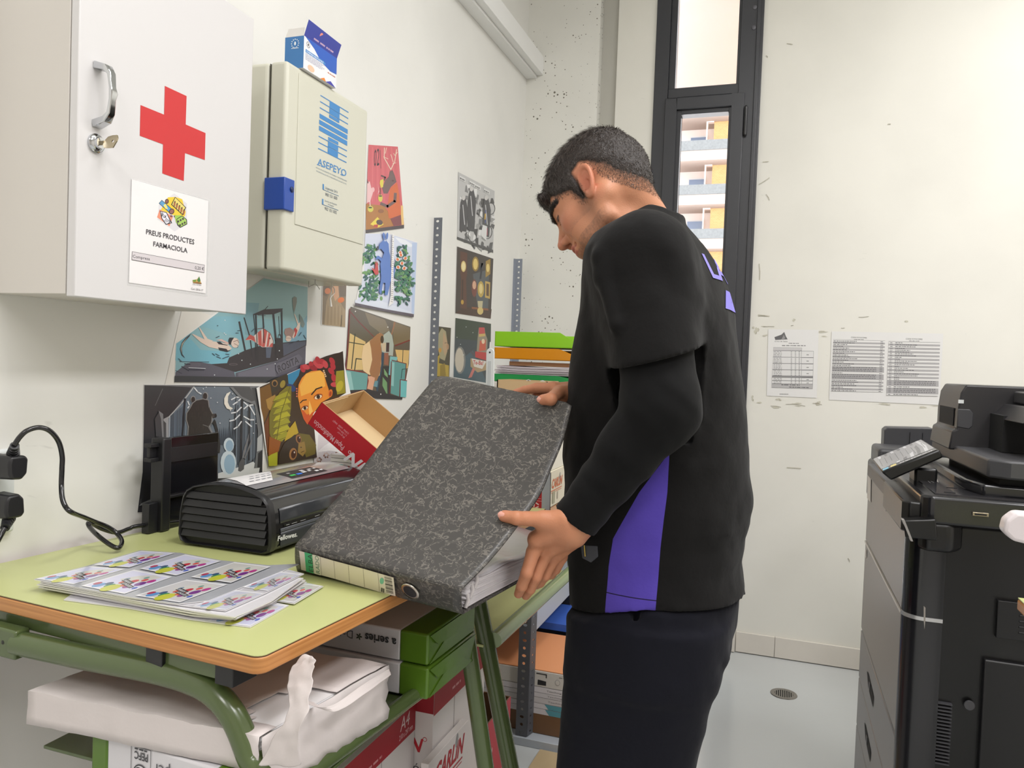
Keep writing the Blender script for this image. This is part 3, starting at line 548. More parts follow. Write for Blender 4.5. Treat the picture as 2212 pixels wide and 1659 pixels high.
# --- bear and snowman
def d_bear(a):
    a.poly([(120, 62), (1500, 80), (1530, 1050), (1525, 1560), (40, 1585), (100, 1100), (108, 800)], (58, 58, 62))
    a.poly([(120, 64), (700, 80), (560, 290), (400, 450), (340, 680), (110, 720)], (66, 65, 68))
    a.poly([(700, 82), (1140, 84), (1250, 180), (1460, 290), (1470, 900), (1300, 1060), (1000, 1160), (990, 640), (420, 680), (430, 430)], (112, 122, 132))
    a.poly([(410, 450), (640, 240), (620, 660), (410, 690)], (120, 132, 144)); a.poly([(330, 480), (410, 440), (412, 690), (340, 690)], (170, 170, 172)); a.poly([(340, 480), (380, 520), (382, 690), (350, 690)], (90, 90, 92))
    a.line([(120, 65), (330, 70), (700, 85)], 6, (150, 150, 152)); a.line([(715, 85), (560, 290), (410, 450)], 12, (190, 190, 188)); a.line([(340, 110), (250, 310)], 8, (110, 110, 112))
    R = random.Random(5)
    for i in range(13): x = 425 + i * 15; a.line([(x, 440 - i * 12), (x - 4, 680)], R.uniform(4, 9), R.choice([(60, 64, 72), (60, 64, 72), (200, 206, 212), (85, 95, 110)]))
    a.line([(605, 230), (575, 670)], 26, (52, 54, 60))
    for i in range(22): x = 1170 + i * 14; a.line([(x, 300 + 200 * R.random()), (x - 6, 1020)], R.uniform(5, 12), R.choice([(54, 56, 62), (54, 56, 62), (120, 130, 140), (80, 86, 94)]))
    a.line([(1288, 230), (1270, 1000)], 28, (50, 50, 54)); a.line([(1380, 260), (1370, 960)], 20, (50, 50, 54)); a.line([(1140, 470), (1138, 720)], 8, (60, 64, 70)); a.line([(1215, 200), (1212, 800)], 8, (60, 64, 70))
    for i in range(10): x = 1000 + i * 22; a.poly([(x, 540 + 40 * R.random()), (x + 14, 780), (x - 14, 780)], (70, 78, 88))
    for (p) in [[(1180, 300), (1240, 260), (1280, 220)], [(1160, 400), (1220, 390), (1280, 330)], [(1140, 495), (1200, 480), (1260, 420)], [(1190, 590), (1240, 560), (1280, 500)], [(1310, 270), (1360, 310), (1420, 300)], [(1310, 350), (1370, 300), (1440, 420)], [(1310, 440), (1380, 480), (1430, 480)], [(1330, 500), (1400, 560)], [(720, 100), (760, 150), (800, 170)], [(640, 260), (660, 310), (640, 340)], [(1160, 240), (1215, 210), (1270, 210)]]: a.line(p, 15, (226, 228, 230))
    # bear
    BR = (62, 58, 56); BD = (76, 70, 66)
    a.ell(850, 195, 34, 46, (150, 148, 146)); a.ell(846, 198, 26, 40, BR); a.ell(703, 235, 32, 42, (150, 148, 146)); a.ell(704, 240, 24, 36, BR)
    a.poly([(690, 280), (740, 240), (820, 225), (890, 240), (900, 330), (940, 400), (935, 500), (905, 560), (940, 640), (1000, 700), (1030, 860), (620, 860), (640, 560), (615, 480), (620, 400), (660, 340)], (140, 138, 136))
    a.poly([(700, 285), (745, 250), (820, 235), (880, 248), (890, 330), (928, 405), (922, 500), (890, 560), (930, 650), (985, 700), (1010, 860), (630, 860), (652, 560), (628, 480), (632, 402), (672, 340)], BR)
    for i in range(26): x = 650 + R.random() * 270; y = 270 + R.random() * 330; a.line([(x, y), (x + R.uniform(-10, 8), y + 50)], 4, BD)
    a.line([(820, 540), (880, 560), (925, 640)], 8, (120, 118, 116)); a.poly([(925, 410), (980, 405), (985, 445), (935, 460)], BD); a.ell(972, 432, 15, 20, (44, 42, 44))
    a.poly([(930, 520), (960, 470), (975, 500), (1010, 640), (1030, 800), (1020, 880), (985, 860), (980, 640), (950, 540)], (56, 54, 54))
    # moon, snowman, hare, snow
    a.poly([(1155, 142), (1105, 165), (1075, 225), (1075, 290), (1105, 345), (1150, 362), (1180, 345), (1140, 320), (1118, 270), (1122, 200)], (236, 230, 216))
    a.poly([(1000, 1120), (1100, 1090), (1300, 1030), (1420, 980), (1500, 1050), (1480, 1160), (1000, 1180)], (214, 216, 216))
    a.ell(1130, 780, 62, 86, (206, 218, 224)); a.ell(1124, 995, 94, 148, (206, 218, 224)); a.ell(1138, 790, 46, 68, (150, 176, 196)); a.ell(1138, 1010, 66, 118, (152, 180, 200))
    a.poly([(1285, 960), (1300, 860), (1370, 640), (1365, 720), (1310, 930)], (120, 120, 122)); a.poly([(1310, 940), (1350, 840), (1420, 660), (1400, 760), (1330, 950)], (112, 112, 114)); a.poly([(1240, 1090), (1250, 1000), (1290, 930), (1320, 960), (1310, 1070), (1270, 1100)], (92, 92, 94))
    a.poly([(1140, 86), (1500, 82), (1520, 520), (1490, 720), (1440, 300), (1330, 260), (1230, 190)], (120, 122, 124)); a.poly([(1180, 90), (1380, 88), (1480, 240), (1400, 260), (1280, 200)], (84, 84, 86)); a.poly([(1400, 100), (1495, 95), (1510, 460), (1480, 380)], (78, 78, 80))
    a.poly([(1450, 330), (1520, 500), (1540, 700), (1530, 1050), (1430, 1060), (1470, 800), (1480, 560)], (110, 112, 114)); a.poly([(1470, 700), (1530, 640), (1528, 840), (1465, 860)], (180, 182, 182)); a.poly([(1480, 880), (1530, 840), (1528, 1050), (1470, 1050)], (52, 52, 54))
    for (x, y) in [(960, 90), (825, 110), (915, 220), (993, 272), (1175, 170), (1150, 370), (1025, 520), (1425, 640), (1455, 525), (860, 90)]: a.ell(x, y, 6, 6, (230, 230, 232))
    a.poly([(245, 470), (300, 380), (350, 470), (350, 690), (260, 680)], (80, 80, 83)); a.poly([(290, 370), (345, 410), (352, 690), (335, 690), (320, 470)], (140, 140, 142))
    a.poly([(200, 1020), (260, 1010), (305, 1120), (300, 1220), (250, 1160)], (96, 94, 92)); a.poly([(80, 1480), (170, 1440), (300, 1395), (300, 1410), (160, 1480), (60, 1510)], (150, 152, 154)); a.text('il·lustració', (76, 1478), (84, 1425), (70, 1477), (200, 200, 200))
poster('poster', 'black and white poster of a bear and a snowman under a moon', [(311, 830), (566, 834), (570, 1010), (567, 1105), (297, 1107), (308, 1010)], (5.53, 290, 820), d_bear)
# --- plain portrait with leaves (generic)
def d_port(a):
    a.poly([(5, 310), (1000, -120), (1035, 380), (640, 620), (690, 1150), (110, 1260)], (62, 44, 26))
    a.poly([(5, 330), (130, 270), (160, 480), (60, 740), (20, 560)], (120, 82, 30)); a.poly([(60, 760), (160, 560), (250, 900), (100, 1100)], (112, 60, 20))
    a.poly([(120, 240), (330, 150), (380, 260), (150, 380)], (54, 46, 34)); a.ell(185, 265, 36, 42, (150, 110, 60)); a.ell(185, 270, 24, 30, (36, 26, 20)); a.ell(280, 275, 30, 48, (150, 130, 50), 20); a.poly([(80, 460), (190, 400), (210, 480), (130, 590), (100, 560)], (170, 130, 60))
    a.poly([(340, 160), (490, 90), (480, 160), (400, 280), (350, 270)], (50, 130, 170)); a.poly([(330, 270), (400, 280), (460, 340), (400, 370), (350, 320)], (40, 60, 110))
    a.poly([(500, 60), (800, -60), (900, -90), (1000, -110), (1010, 100), (900, 420), (830, 330), (780, 120), (560, 140), (470, 280), (430, 460), (425, 380), (470, 180)], (46, 30, 26))
    for (x, y) in [(520, 90), (560, 70), (620, 50), (680, 30), (720, 60), (760, 10), (790, 40), (700, -10), (650, 85), (880, 60), (860, 120), (890, 200), (900, 280), (870, 0)]: a.ell(x, y, 48, 30, random.Random(x).choice([(176, 42, 54), (150, 30, 44), (196, 66, 74)]), x % 90)
    a.poly([(920, 120), (1010, 110), (1030, 380), (930, 400), (910, 250)], (150, 140, 40)); a.ell(960, 300, 40, 70, (186, 170, 50), 20)
    # face
    a.poly([(560, 150), (620, 120), (730, 110), (770, 140), (800, 250), (830, 340), (840, 440), (740, 495), (660, 610), (575, 760), (530, 690), (490, 560), (460, 420), (470, 280), (510, 200)], (228, 140, 46))
    a.poly([(560, 150), (730, 115), (775, 160), (790, 300), (600, 380), (500, 420), (480, 300)], (240, 176, 74)); a.poly([(500, 560), (570, 640), (660, 600), (575, 760), (530, 690)], (206, 84, 34)); a.poly([(600, 470), (640, 600), (600, 650), (590, 560)], (246, 190, 96))
    a.ell(850, 385, 26, 50, (214, 110, 40), 10); a.ell(850, 390, 14, 30, (160, 60, 26), 10)
    for (x, y, r_) in [(705, 425, 1), (545, 560, .8)]:
        a.ell(x, y, 58 * r_, 36 * r_, (196, 96, 34), -22); a.ell(x, y + 4, 46 * r_, 24 * r_, (236, 214, 180), -22); a.ell(x, y + 2, 22 * r_, 26 * r_, (64, 34, 20)); a.ell(x, y + 2, 10 * r_, 12 * r_, (20, 14, 12)); a.line([(x - 50 * r_, y + 8), (x - 10, y - 28 * r_), (x + 46 * r_, y - 20)], 6, (60, 26, 14))
    a.line([(625, 400), (680, 335), (750, 310)], 16, (50, 34, 26)); a.line([(490, 500), (520, 470), (565, 462)], 12, (50, 34, 26))
    for k in range(4): a.ell(770 + k * 8, 115 + k * 22, 10, 10, (226, 190, 150)); a.ell(448, 330 + k * 30, 9, 10, (200, 110, 90))
    # leaves
    a.poly([(385, 300), (330, 300), (240, 380), (160, 520), (120, 640), (120, 860), (180, 1000), (280, 960), (350, 760), (380, 560)], (122, 112, 30))
    for k in range(7):
        y = 420 + k * 80; a.poly([(335, y - 60), (375, y - 10), (270, y + 50), (165, y + 60), (200, y)], (180, 172, 40) if k % 2 else (160, 154, 36)); a.line([(350, y), (270, y + 30), (160, y + 66)], 6, (96, 86, 22))
    a.line([(370, 300), (260, 620), (200, 980)], 8, (96, 90, 24)); a.poly([(430, 715), (470, 860), (300, 960), (350, 820)], (190, 160, 40)); a.poly([(105, 1140), (220, 1065), (215, 1250), (115, 1255)], (176, 176, 44)); a.poly([(120, 900), (260, 960), (230, 1080), (110, 1130)], (150, 84, 24))
    # monkey
    a.poly([(300, 980), (420, 880), (500, 870), (600, 960), (680, 1060), (660, 1150), (400, 1210), (230, 1230), (240, 1100)], (58, 46, 34)); a.poly([(470, 860), (600, 880), (680, 1000), (670, 1110), (560, 1150)], (112, 98, 40))
    a.poly([(470, 980), (540, 960), (560, 1080), (520, 1140), (460, 1090)], (150, 120, 60)); a.ell(470, 930, 34, 56, (150, 104, 60), -10); a.ell(474, 935, 22, 38, (64, 36, 22), -10); a.ell(404, 1110, 46, 74, (160, 112, 66), 8); a.ell(410, 1112, 30, 52, (70, 38, 22), 8); a.ell(420, 1090, 7, 12, (220, 210, 200)); a.ell(482, 915, 5, 9, (220, 210, 200))
    a.ell(500, 1030, 10, 6, (60, 40, 24)); a.line([(500, 1090), (535, 1075)], 6, (70, 40, 24))
poster('poster', 'tilted colour poster of a painted face among yellow green leaves', [(554, 838), (738, 756), (762, 872), (690, 905), (685, 985), (580, 1007)], (5.53, 560, 780), d_port, lift=0.006)
# --- figure in a tram carriage
def d_tram(a):
    a.poly([(460, 368), (1225, 628), (1205, 1100), (1120, 1555), (800, 1545), (385, 1470), (400, 1200)], (108, 96, 80))
    a.poly([(460, 368), (1225, 628), (1215, 920), (1020, 900), (900, 740), (640, 820), (450, 710)], (104, 94, 82)); a.poly([(640, 440), (900, 540), (960, 680), (860, 720), (700, 600)], (132, 118, 98)); a.poly([(1000, 560), (1220, 640), (1215, 800), (1010, 860)], (128, 110, 84))
    a.line([(460, 440), (560, 560), (760, 760)], 14, (124, 60, 60)); a.line([(1025, 570), (980, 740)], 16, (160, 110, 80)); a.line([(1215, 800), (1030, 870)], 16, (130, 50, 50))
    a.poly([(450, 710), (650, 820), (620, 1180), (410, 1180)], (220, 190, 130)); a.poly([(1030, 920), (1210, 930), (1190, 1180), (1060, 1060)], (222, 186, 120)); a.line([(515, 720), (470, 1165)], 12, (50, 60, 56)); a.line([(440, 825), (650, 860)], 11, (50, 60, 56)); a.line([(1130, 920), (1122, 1080)], 8, (60, 70, 60))
    a.line([(450, 400), (415, 1000), (390, 1200)], 14, (120, 40, 46))
    a.poly([(880, 730), (950, 680), (990, 740), (1010, 860), (1000, 1000), (860, 980), (850, 850)], (178, 186, 176)); a.poly([(915, 830), (955, 830), (950, 950), (912, 950)], (74, 56, 60)); a.poly([(860, 840), (910, 830), (905, 950), (860, 930)], (210, 190, 160)); a.poly([(890, 960), (945, 960), (940, 1120), (888, 1110)], (152, 100, 80))
    a.poly([(860, 950), (890, 960), (860, 1300), (800, 1500), (780, 1400)], (60, 80, 96)); a.poly([(870, 1130), (960, 1130), (970, 1500), (800, 1500)], (66, 62, 62)); a.poly([(885, 1160), (930, 1230), (935, 1280), (890, 1240)], (130, 170, 120)); a.poly([(870, 1270), (925, 1340), (930, 1510), (865, 1380)], (120, 162, 112))
    a.poly([(965, 1005), (1060, 1015), (1050, 1060), (990, 1070), (970, 1250), (945, 1240)], (130, 190, 190)); a.poly([(990, 1060), (1170, 1100), (1160, 1300), (1090, 1310), (1080, 1520), (970, 1480)], (104, 160, 156)); a.poly([(990, 1080), (1020, 1085), (1010, 1390), (975, 1380)], (150, 200, 196)); a.line([(985, 1055), (1170, 1100), (1160, 1300)], 10, (130, 50, 50)); a.line([(980, 1070), (960, 1480)], 10, (130, 50, 50))
    a.poly([(1095, 1310), (1180, 1320), (1170, 1530), (1085, 1525)], (120, 200, 200)); a.line([(1090, 1520), (1095, 1305), (1180, 1318)], 10, (130, 50, 50)); a.line([(1105, 1290), (1120, 1170), (1190, 1165)], 9, (60, 90, 90))
    a.poly([(400, 1180), (690, 1225), (670, 1430), (395, 1450)], (112, 164, 160)); a.poly([(400, 1195), (460, 1205), (500, 1440), (395, 1450)], (150, 196, 192)); a.line([(400, 1172), (690, 1222), (670, 1430)], 14, (132, 48, 50)); a.line([(510, 1180), (530, 1035), (660, 1050), (685, 1110), (685, 1210)], 12, (60, 74, 66))
    a.poly([(620, 870), (700, 810), (830, 705), (880, 730), (850, 860), (850, 1100), (830, 1250), (770, 1290), (750, 1250), (690, 1240), (620, 1190), (600, 1020)], (236, 206, 160)); a.poly([(700, 815), (800, 720), (845, 705), (882, 735), (845, 850), (855, 960), (840, 1200), (790, 1330), (740, 1340), (700, 1200), (735, 1050), (720, 900)], (166, 118, 82))
    a.ell(862, 790, 22, 50, (78, 58, 48)); a.poly([(720, 1260), (770, 1280), (760, 1340), (740, 1440), (670, 1420), (690, 1320), (680, 1260)], (222, 170, 140)); a.poly([(770, 1320), (810, 1320), (800, 1400), (750, 1390)], (110, 150, 160)); a.line([(610, 1200), (690, 1240)], 6, (120, 90, 70))
    a.poly([(385, 1440), (700, 1430), (1120, 1530), (1120, 1558), (800, 1548), (385, 1475)], (60, 58, 60))
    for (x, y) in [(935, 632), (845, 1490), (520, 430)]: a.ell(x, y, 7, 9, (230, 226, 220))
poster('poster', 'tilted poster of a bent brown figure inside a tram with turquoise seats', [(758, 662), (887, 706), (884, 800), (869, 863), (815, 861), (745, 848), (748, 800)], (5.926, 680, 600), d_tram, lift=0.003)
# --- figure with goldfish
def d_fish(a):
    a.poly([(108, -60), (408, -10), (390, 632), (92, 600)], (140, 122, 100)); a.poly([(150, 300), (200, 180), (300, 190), (330, 320), (390, 420), (385, 630), (120, 605)], (168, 146, 116)); a.poly([(108, -60), (180, 0), (200, 160), (150, 240), (105, 220)], (120, 104, 88)); a.poly([(310, 100), (400, 60), (400, 240), (320, 240)], (116, 102, 88))
    a.poly([(215, 90), (300, 100), (310, 240), (260, 300), (230, 200)], (206, 160, 126)); a.ell(165, 170, 38, 40, (212, 132, 90), 30); a.ell(335, 285, 44, 34, (222, 120, 60), -20); a.ell(270, 40, 60, 50, (200, 160, 130)); a.line([(210, 40), (400, 90)], 20, (190, 130, 90))
    for k in range(10): a.line([(150 + k * 22, 340 + (k % 3) * 20), (140 + k * 23, 600)], 4, (146, 124, 96) if k % 2 else (190, 168, 136))
    a.line([(345, 480), (335, 625)], 8, (80, 70, 62))
poster('poster', 'narrow beige picture of a figure with orange goldfish below the first aid box', [(697, 596), (750, 600), (747, 707), (694, 702)], (5.926, 680, 600), d_fish)
# --- deer with teapot, number 02
def d_deer(a):
    a.poly([(150, 52), (412, 70), (468, 770), (465, 800), (125, 845), (140, 300)], (212, 98, 104))
    for k in range(12): a.line([(165 + k * 21, 75), (160 + k * 26, 560)], 3, (226, 124, 126) if k % 2 else (198, 84, 94))
    a.poly([(440, 595), (458, 600), (466, 770), (440, 770)], (236, 196, 120)); a.poly([(128, 580), (290, 600), (330, 660), (375, 780), (125, 815)], (178, 118, 46))
    a.text('02', (197, 250), (245, 235), (200, 90), (54, 40, 44)); a.line([(254, 100), (260, 265)], 3, (54, 40, 44))
    a.line([(292, 80), (290, 170), (330, 240), (350, 275)], 7, (236, 214, 190)); a.line([(310, 80), (300, 130)], 5, (236, 214, 190)); a.line([(285, 160), (325, 180)], 5, (236, 214, 190)); a.line([(400, 95), (385, 200), (352, 270)], 7, (236, 214, 190)); a.line([(350, 140), (370, 205)], 5, (236, 214, 190)); a.line([(408, 120), (385, 150), (375, 130)], 5, (236, 214, 190)); a.line([(395, 215), (368, 220)], 5, (236, 214, 190))
    a.poly([(340, 290), (365, 280), (385, 330), (400, 385), (350, 430), (320, 490), (285, 490), (272, 440), (300, 370), (330, 340)], (112, 84, 80)); a.ell(368, 375, 9, 6, (80, 40, 40))
    a.poly([(345, 440), (405, 390), (425, 500), (440, 680), (400, 720), (330, 710), (318, 600)], (214, 104, 46)); a.poly([(345, 715), (440, 680), (446, 770), (375, 780)], (130, 60, 60)); a.line([(390, 490), (385, 560), (320, 605), (262, 580)], 26, (112, 84, 80)); a.line([(265, 330), (300, 345), (290, 370)], 14, (96, 70, 66))
    a.poly([(255, 370), (285, 360), (280, 430), (262, 440), (250, 400)], (222, 204, 70)); a.ell(256, 530, 20, 34, (214, 204, 80)); a.ell(256, 512, 15, 7, (80, 70, 40)); a.poly([(232, 500), (240, 460), (232, 410), (246, 470)], (240, 200, 196)); a.line([(256, 440), (256, 500)], 9, (130, 60, 50))
    a.poly([(138, 390), (160, 380), (175, 440), (200, 450), (190, 480), (165, 560), (135, 575)], (240, 196, 196)); a.ell(190, 455, 14, 22, (240, 190, 190)); a.poly([(138, 360), (150, 395), (140, 400)], (90, 50, 60)); a.ell(168, 628, 26, 28, (214, 208, 90)); a.ell(165, 616, 17, 7, (70, 80, 50)); a.line([(164, 600), (162, 555)], 7, (244, 220, 216))
    a.poly([(165, 765), (230, 700), (285, 765), (235, 795)], (236, 214, 70)); a.ell(248, 748, 30, 24, (84, 60, 54), 20); a.ell(262, 648, 26, 18, (150, 92, 44)); a.poly([(195, 770), (235, 765), (232, 792), (200, 790)], (196, 70, 50))
    a.poly([(125, 815), (468, 770), (468, 800), (125, 845)], (72, 62, 62))
poster('poster', 'red poster numbered 02 of an antlered animal pouring tea', [(796, 312), (859, 316), (873, 492), (789, 504)], (4.147, 760, 300), d_deer)
# --- blue animal in a garden
def d_blue(a):
    a.poly([(120, 850), (330, 850), (585, 930), (555, 1580), (555, 1597), (30, 1495), (60, 1400), (110, 1200)], (216, 222, 240)); a.poly([(385, 880), (480, 905), (560, 960), (520, 970), (430, 930)], (238, 242, 250)); a.poly([(30, 1440), (100, 1470), (260, 1450), (555, 1560), (555, 1570), (28, 1470)], (226, 232, 246)); a.poly([(540, 930), (585, 930), (558, 1570), (535, 1560)], (190, 206, 236))
    R = random.Random(11); G = [(46, 104, 82), (60, 124, 92), (38, 88, 84), (88, 140, 90), (110, 158, 90)]
    pts = []
    for k in range(120):
        t = R.random(); pts.append((R.gauss(150, 30) if t < .3 else R.gauss(180, 55), R.uniform(950, 1120) if t < .3 else R.uniform(1180, 1450)))
    pts = [p for p in pts if 70 < p[0] < 290]; leafs(a, pts, G, 11, 24, 3)
    pts = []
    while len(pts) < 170:
        x, y = R.uniform(385, 550), R.uniform(960, 1480)
        w_ = 30 + (y - 960) * .3 if y < 1250 else 110 - (y - 1250) * .28
        if abs(x - 455) < w_: pts.append((x, y))
    leafs(a, pts, G, 10, 22, 5)
    for (x, y) in [(435, 1020), (410, 1080), (480, 1070), (450, 1115), (415, 1150), (470, 1160), (440, 1040)]: a.ell(x, y, 20, 17, (240, 244, 248)); a.ell(x, y, 15, 12, (226, 122, 60), x)
    BL_ = (84, 122, 196); a.poly([(250, 940), (285, 905), (300, 900), (330, 940), (335, 1010), (345, 1050), (345, 1290), (320, 1400), (296, 1400), (300, 1290), (280, 1290), (262, 1400), (245, 1370), (262, 1240), (255, 1120), (290, 1020), (262, 985), (240, 990)], BL_)
    a.ell(288, 870, 11, 32, BL_, -8); a.ell(317, 870, 9, 32, BL_, 6); a.ell(232, 980, 9, 20, (50, 52, 66)); a.ell(298, 912, 7, 6, (225, 232, 244)); a.poly([(212, 1070), (235, 1045), (275, 1070), (272, 1110), (240, 1075), (218, 1085)], BL_); a.poly([(370, 1130), (390, 1160), (375, 1260), (345, 1280), (345, 1150)], BL_)
    a.poly([(175, 1150), (205, 1170), (215, 1110), (232, 1105), (240, 1210), (215, 1220), (200, 1200)], (200, 60, 56)); a.line([(210, 1125), (212, 1100), (228, 1100), (230, 1120)], 4, (200, 60, 56))
    a.poly([(362, 850), (378, 850), (372, 1470), (330, 1500), (348, 1400)], (242, 240, 238))
    for k in range(34): a.line([(352 + R.uniform(-4, 14), 860 + k * 18), (366 + R.uniform(-4, 10), 866 + k * 18)], 4, (150, 140, 140))
    a.poly([(30, 1468), (300, 1525), (556, 1570), (555, 1597), (28, 1495)], (84, 72, 82))
poster('poster', 'pale blue poster of a blue animal watering between leafy bushes', [(789, 504), (842, 505), (902, 522), (894, 685), (767, 661), (786, 560)], (4.147, 760, 300), d_blue)
# --- black and white street scene
def d_bw(a):
    a.poly([(1788, 185), (1992, 292), (1984, 637), (1783, 560)], (196, 196, 196)); R = random.Random(21)
    for k in range(70):
        t = R.random(); x = 1795 + 185 * t; y = 230 + 100 * t + R.random() * (330 - 40 * t); c_ = R.choice([(96, 96, 98), (130, 130, 132), (232, 232, 232), (160, 160, 160), (74, 74, 76)])
        a.poly([(x, y), (x + R.uniform(6, 22), y + R.uniform(-4, 12)), (x + R.uniform(2, 20), y + R.uniform(14, 50)), (x - R.uniform(0, 8), y + R.uniform(10, 36))], c_)
    for (x, y, h_) in [(1862, 280, 240), (1818, 330, 190), (1945, 330, 220)]: a.poly([(x - 10, y), (x + 12, y + 4), (x + 26, y + 70), (x + 16, y + h_), (x - 22, y + h_ - 8), (x - 20, y + 70)], (78, 78, 82)); a.ell(x, y, 10, 14, (210, 208, 206)); a.line([(x - 4, y + 40), (x + 6, y + 150)], 4, (210, 210, 212))
    for (x, y, r_) in [(1868, 540, 24), (1952, 520, 26), (1972, 390, 22)]:
        a.line([(x + r_ * math.cos(t), y + 1.5 * r_ * math.sin(t)) for t in [2 * math.pi * k / 14 for k in range(15)]], 3, (92, 92, 94))
    for (x, y, t_) in [(1795, 205, 'HOTEL'), (1850, 232, 'BAR'), (1880, 250, 'CINE'), (1930, 275, 'TEATRE')]: a.poly([(x, y), (x + 34, y + 17), (x + 33, y + 38), (x, y + 20)], (226, 226, 226)); a.scrib((x + 3, y + 18), (x + 30, y + 32), (x + 3, y + 8), (100, 100, 100), 3, x)
    a.poly([(1925, 480), (1950, 490), (1945, 570), (1915, 540)], (226, 226, 226)); a.line([(1942, 400), (1940, 470)], 6, (90, 100, 150)); a.line([(1940, 420), (1938, 450)], 6, (226, 180, 60)); a.line([(1950, 500), (1950, 540)], 3, (200, 90, 110))
    a.poly([(1783, 548), (1984, 622), (1984, 637), (1783, 562)], (82, 82, 84))
poster('poster', 'black and white ink poster of a busy street, topmost beside the window corner', [(990, 371), (1069, 412), (1066, 546), (988, 516)], (2.592, 300, 300), d_bw)
# --- clocks
def d_clk(a):
    a.poly([(345, 365), (655, 470), (632, 982), (330, 935)], (66, 58, 54)); a.poly([(480, 600), (620, 560), (610, 900), (520, 880)], (86, 92, 96)); a.poly([(400, 880), (640, 900), (632, 982), (332, 935)], (74, 52, 40))
    a.poly([(372, 405), (432, 420), (430, 610), (422, 640), (428, 900), (372, 890), (380, 640), (372, 600)], (92, 58, 44)); a.ell(400, 535, 22, 48, (214, 190, 120)); a.ell(400, 535, 15, 36, (236, 222, 170)); a.line([(393, 650), (390, 860)], 10, (56, 38, 30)); a.ell(390, 840, 12, 20, (190, 150, 60))
    a.ell(502, 515, 30, 64, (150, 120, 50)); a.ell(502, 515, 20, 48, (226, 200, 120)); a.poly([(590, 490), (630, 470), (628, 600), (588, 630)], (168, 136, 60)); a.ell(608, 548, 14, 36, (230, 206, 130)); a.ell(492, 720, 24, 76, (120, 66, 54)); a.ell(492, 695, 16, 36, (214, 170, 140)); a.ell(548, 730, 28, 70, (190, 162, 80)); a.ell(548, 725, 16, 44, (226, 206, 140))
    a.poly([(585, 660), (628, 670), (625, 812), (583, 800)], (200, 168, 90)); a.poly([(595, 680), (618, 686), (616, 790), (594, 784)], (96, 68, 44)); a.line([(540, 560), (560, 510), (545, 640)], 14, (44, 44, 54)); a.poly([(520, 830), (565, 830), (560, 890), (525, 885)], (196, 186, 150)); a.poly([(470, 880), (612, 895), (612, 912), (470, 898)], (140, 86, 50)); a.ell(543, 915, 26, 32, (214, 190, 120))
poster('poster', 'dark poster of antique golden clocks, middle of the three in the column', [(987, 532), (1066, 558), (1061, 689), (983, 677)], (3.95, 900, 440), d_clk)
# --- rocket
def d_rkt(a):
    a.poly([(332, 975), (635, 1025), (600, 1530), (315, 1480)], (58, 68, 74)); a.poly([(332, 975), (635, 1025), (632, 1180), (332, 1150)], (52, 66, 50)); a.poly([(318, 1380), (480, 1250), (600, 1530), (315, 1480)], (66, 92, 104)); a.ell(370, 1335, 48, 118, (130, 130, 126)); a.ell(366, 1335, 38, 104, (206, 196, 178))
    a.poly([(530, 1060), (580, 1060), (585, 1100), (605, 1160), (600, 1290), (510, 1290), (520, 1150)], (150, 140, 120)); a.poly([(532, 1056), (578, 1056), (584, 1110), (532, 1115)], (196, 70, 70)); a.poly([(532, 1112), (584, 1108), (586, 1130), (532, 1136)], (206, 176, 100)); a.poly([(540, 1170), (590, 1160), (590, 1250), (530, 1260)], (204, 90, 60)); a.ell(568, 1175, 14, 22, (232, 206, 170))
    a.poly([(500, 1260), (595, 1270), (600, 1340), (500, 1310)], (190, 52, 50)); a.poly([(460, 1320), (600, 1345), (595, 1420), (520, 1440), (460, 1390)], (176, 148, 108)); a.poly([(470, 1320), (596, 1345), (560, 1410), (490, 1390)], (222, 216, 206)); a.text('Te-Ba!', (480, 1370), (568, 1376), (482, 1334), (190, 50, 50), .02); a.poly([(480, 1400), (500, 1410), (470, 1480), (440, 1490)], (206, 120, 110)); a.poly([(450, 1250), (500, 1280), (490, 1310)], (84, 76, 80))
    for (x, y) in [(422, 1052), (480, 1100), (345, 1140), (400, 1290), (375, 1200)]: a.ell(x, y, 3, 4, (220, 226, 228))
poster('poster', 'dark green poster of a bottle rocket passing a moon, lowest of the column', [(984, 687), (1061, 699), (1058, 829), (979, 818)], (3.95, 900, 440), d_rkt)
# --- portrait with yellow gloves
def d_girl(a):
    a.poly([(178, 1045), (293, 1060), (278, 1500), (158, 1480)], (74, 68, 48)); a.poly([(182, 1120), (215, 1060), (250, 1090), (262, 1180), (262, 1260), (240, 1340), (200, 1320), (180, 1230)], (168, 160, 126)); a.poly([(232, 1090), (262, 1180), (262, 1260), (240, 1300), (222, 1230), (225, 1140)], (190, 160, 124)); a.ell(200, 1250, 12, 20, (206, 150, 60)); a.ell(265, 1220, 10, 26, (180, 140, 104))
    a.poly([(170, 1320), (200, 1280), (190, 1360), (230, 1370), (275, 1380), (275, 1480), (165, 1470)], (188, 160, 56)); a.line([(240, 1190), (255, 1186)], 4, (60, 44, 36)); a.poly([(200, 1380), (240, 1360), (250, 1470), (200, 1480)], (150, 126, 44))
poster('poster', 'small dark portrait of a figure in yellow, beside the perforated post', [(944, 703), (974, 707), (970, 822), (938, 815)], (3.95, 900, 440), d_girl)
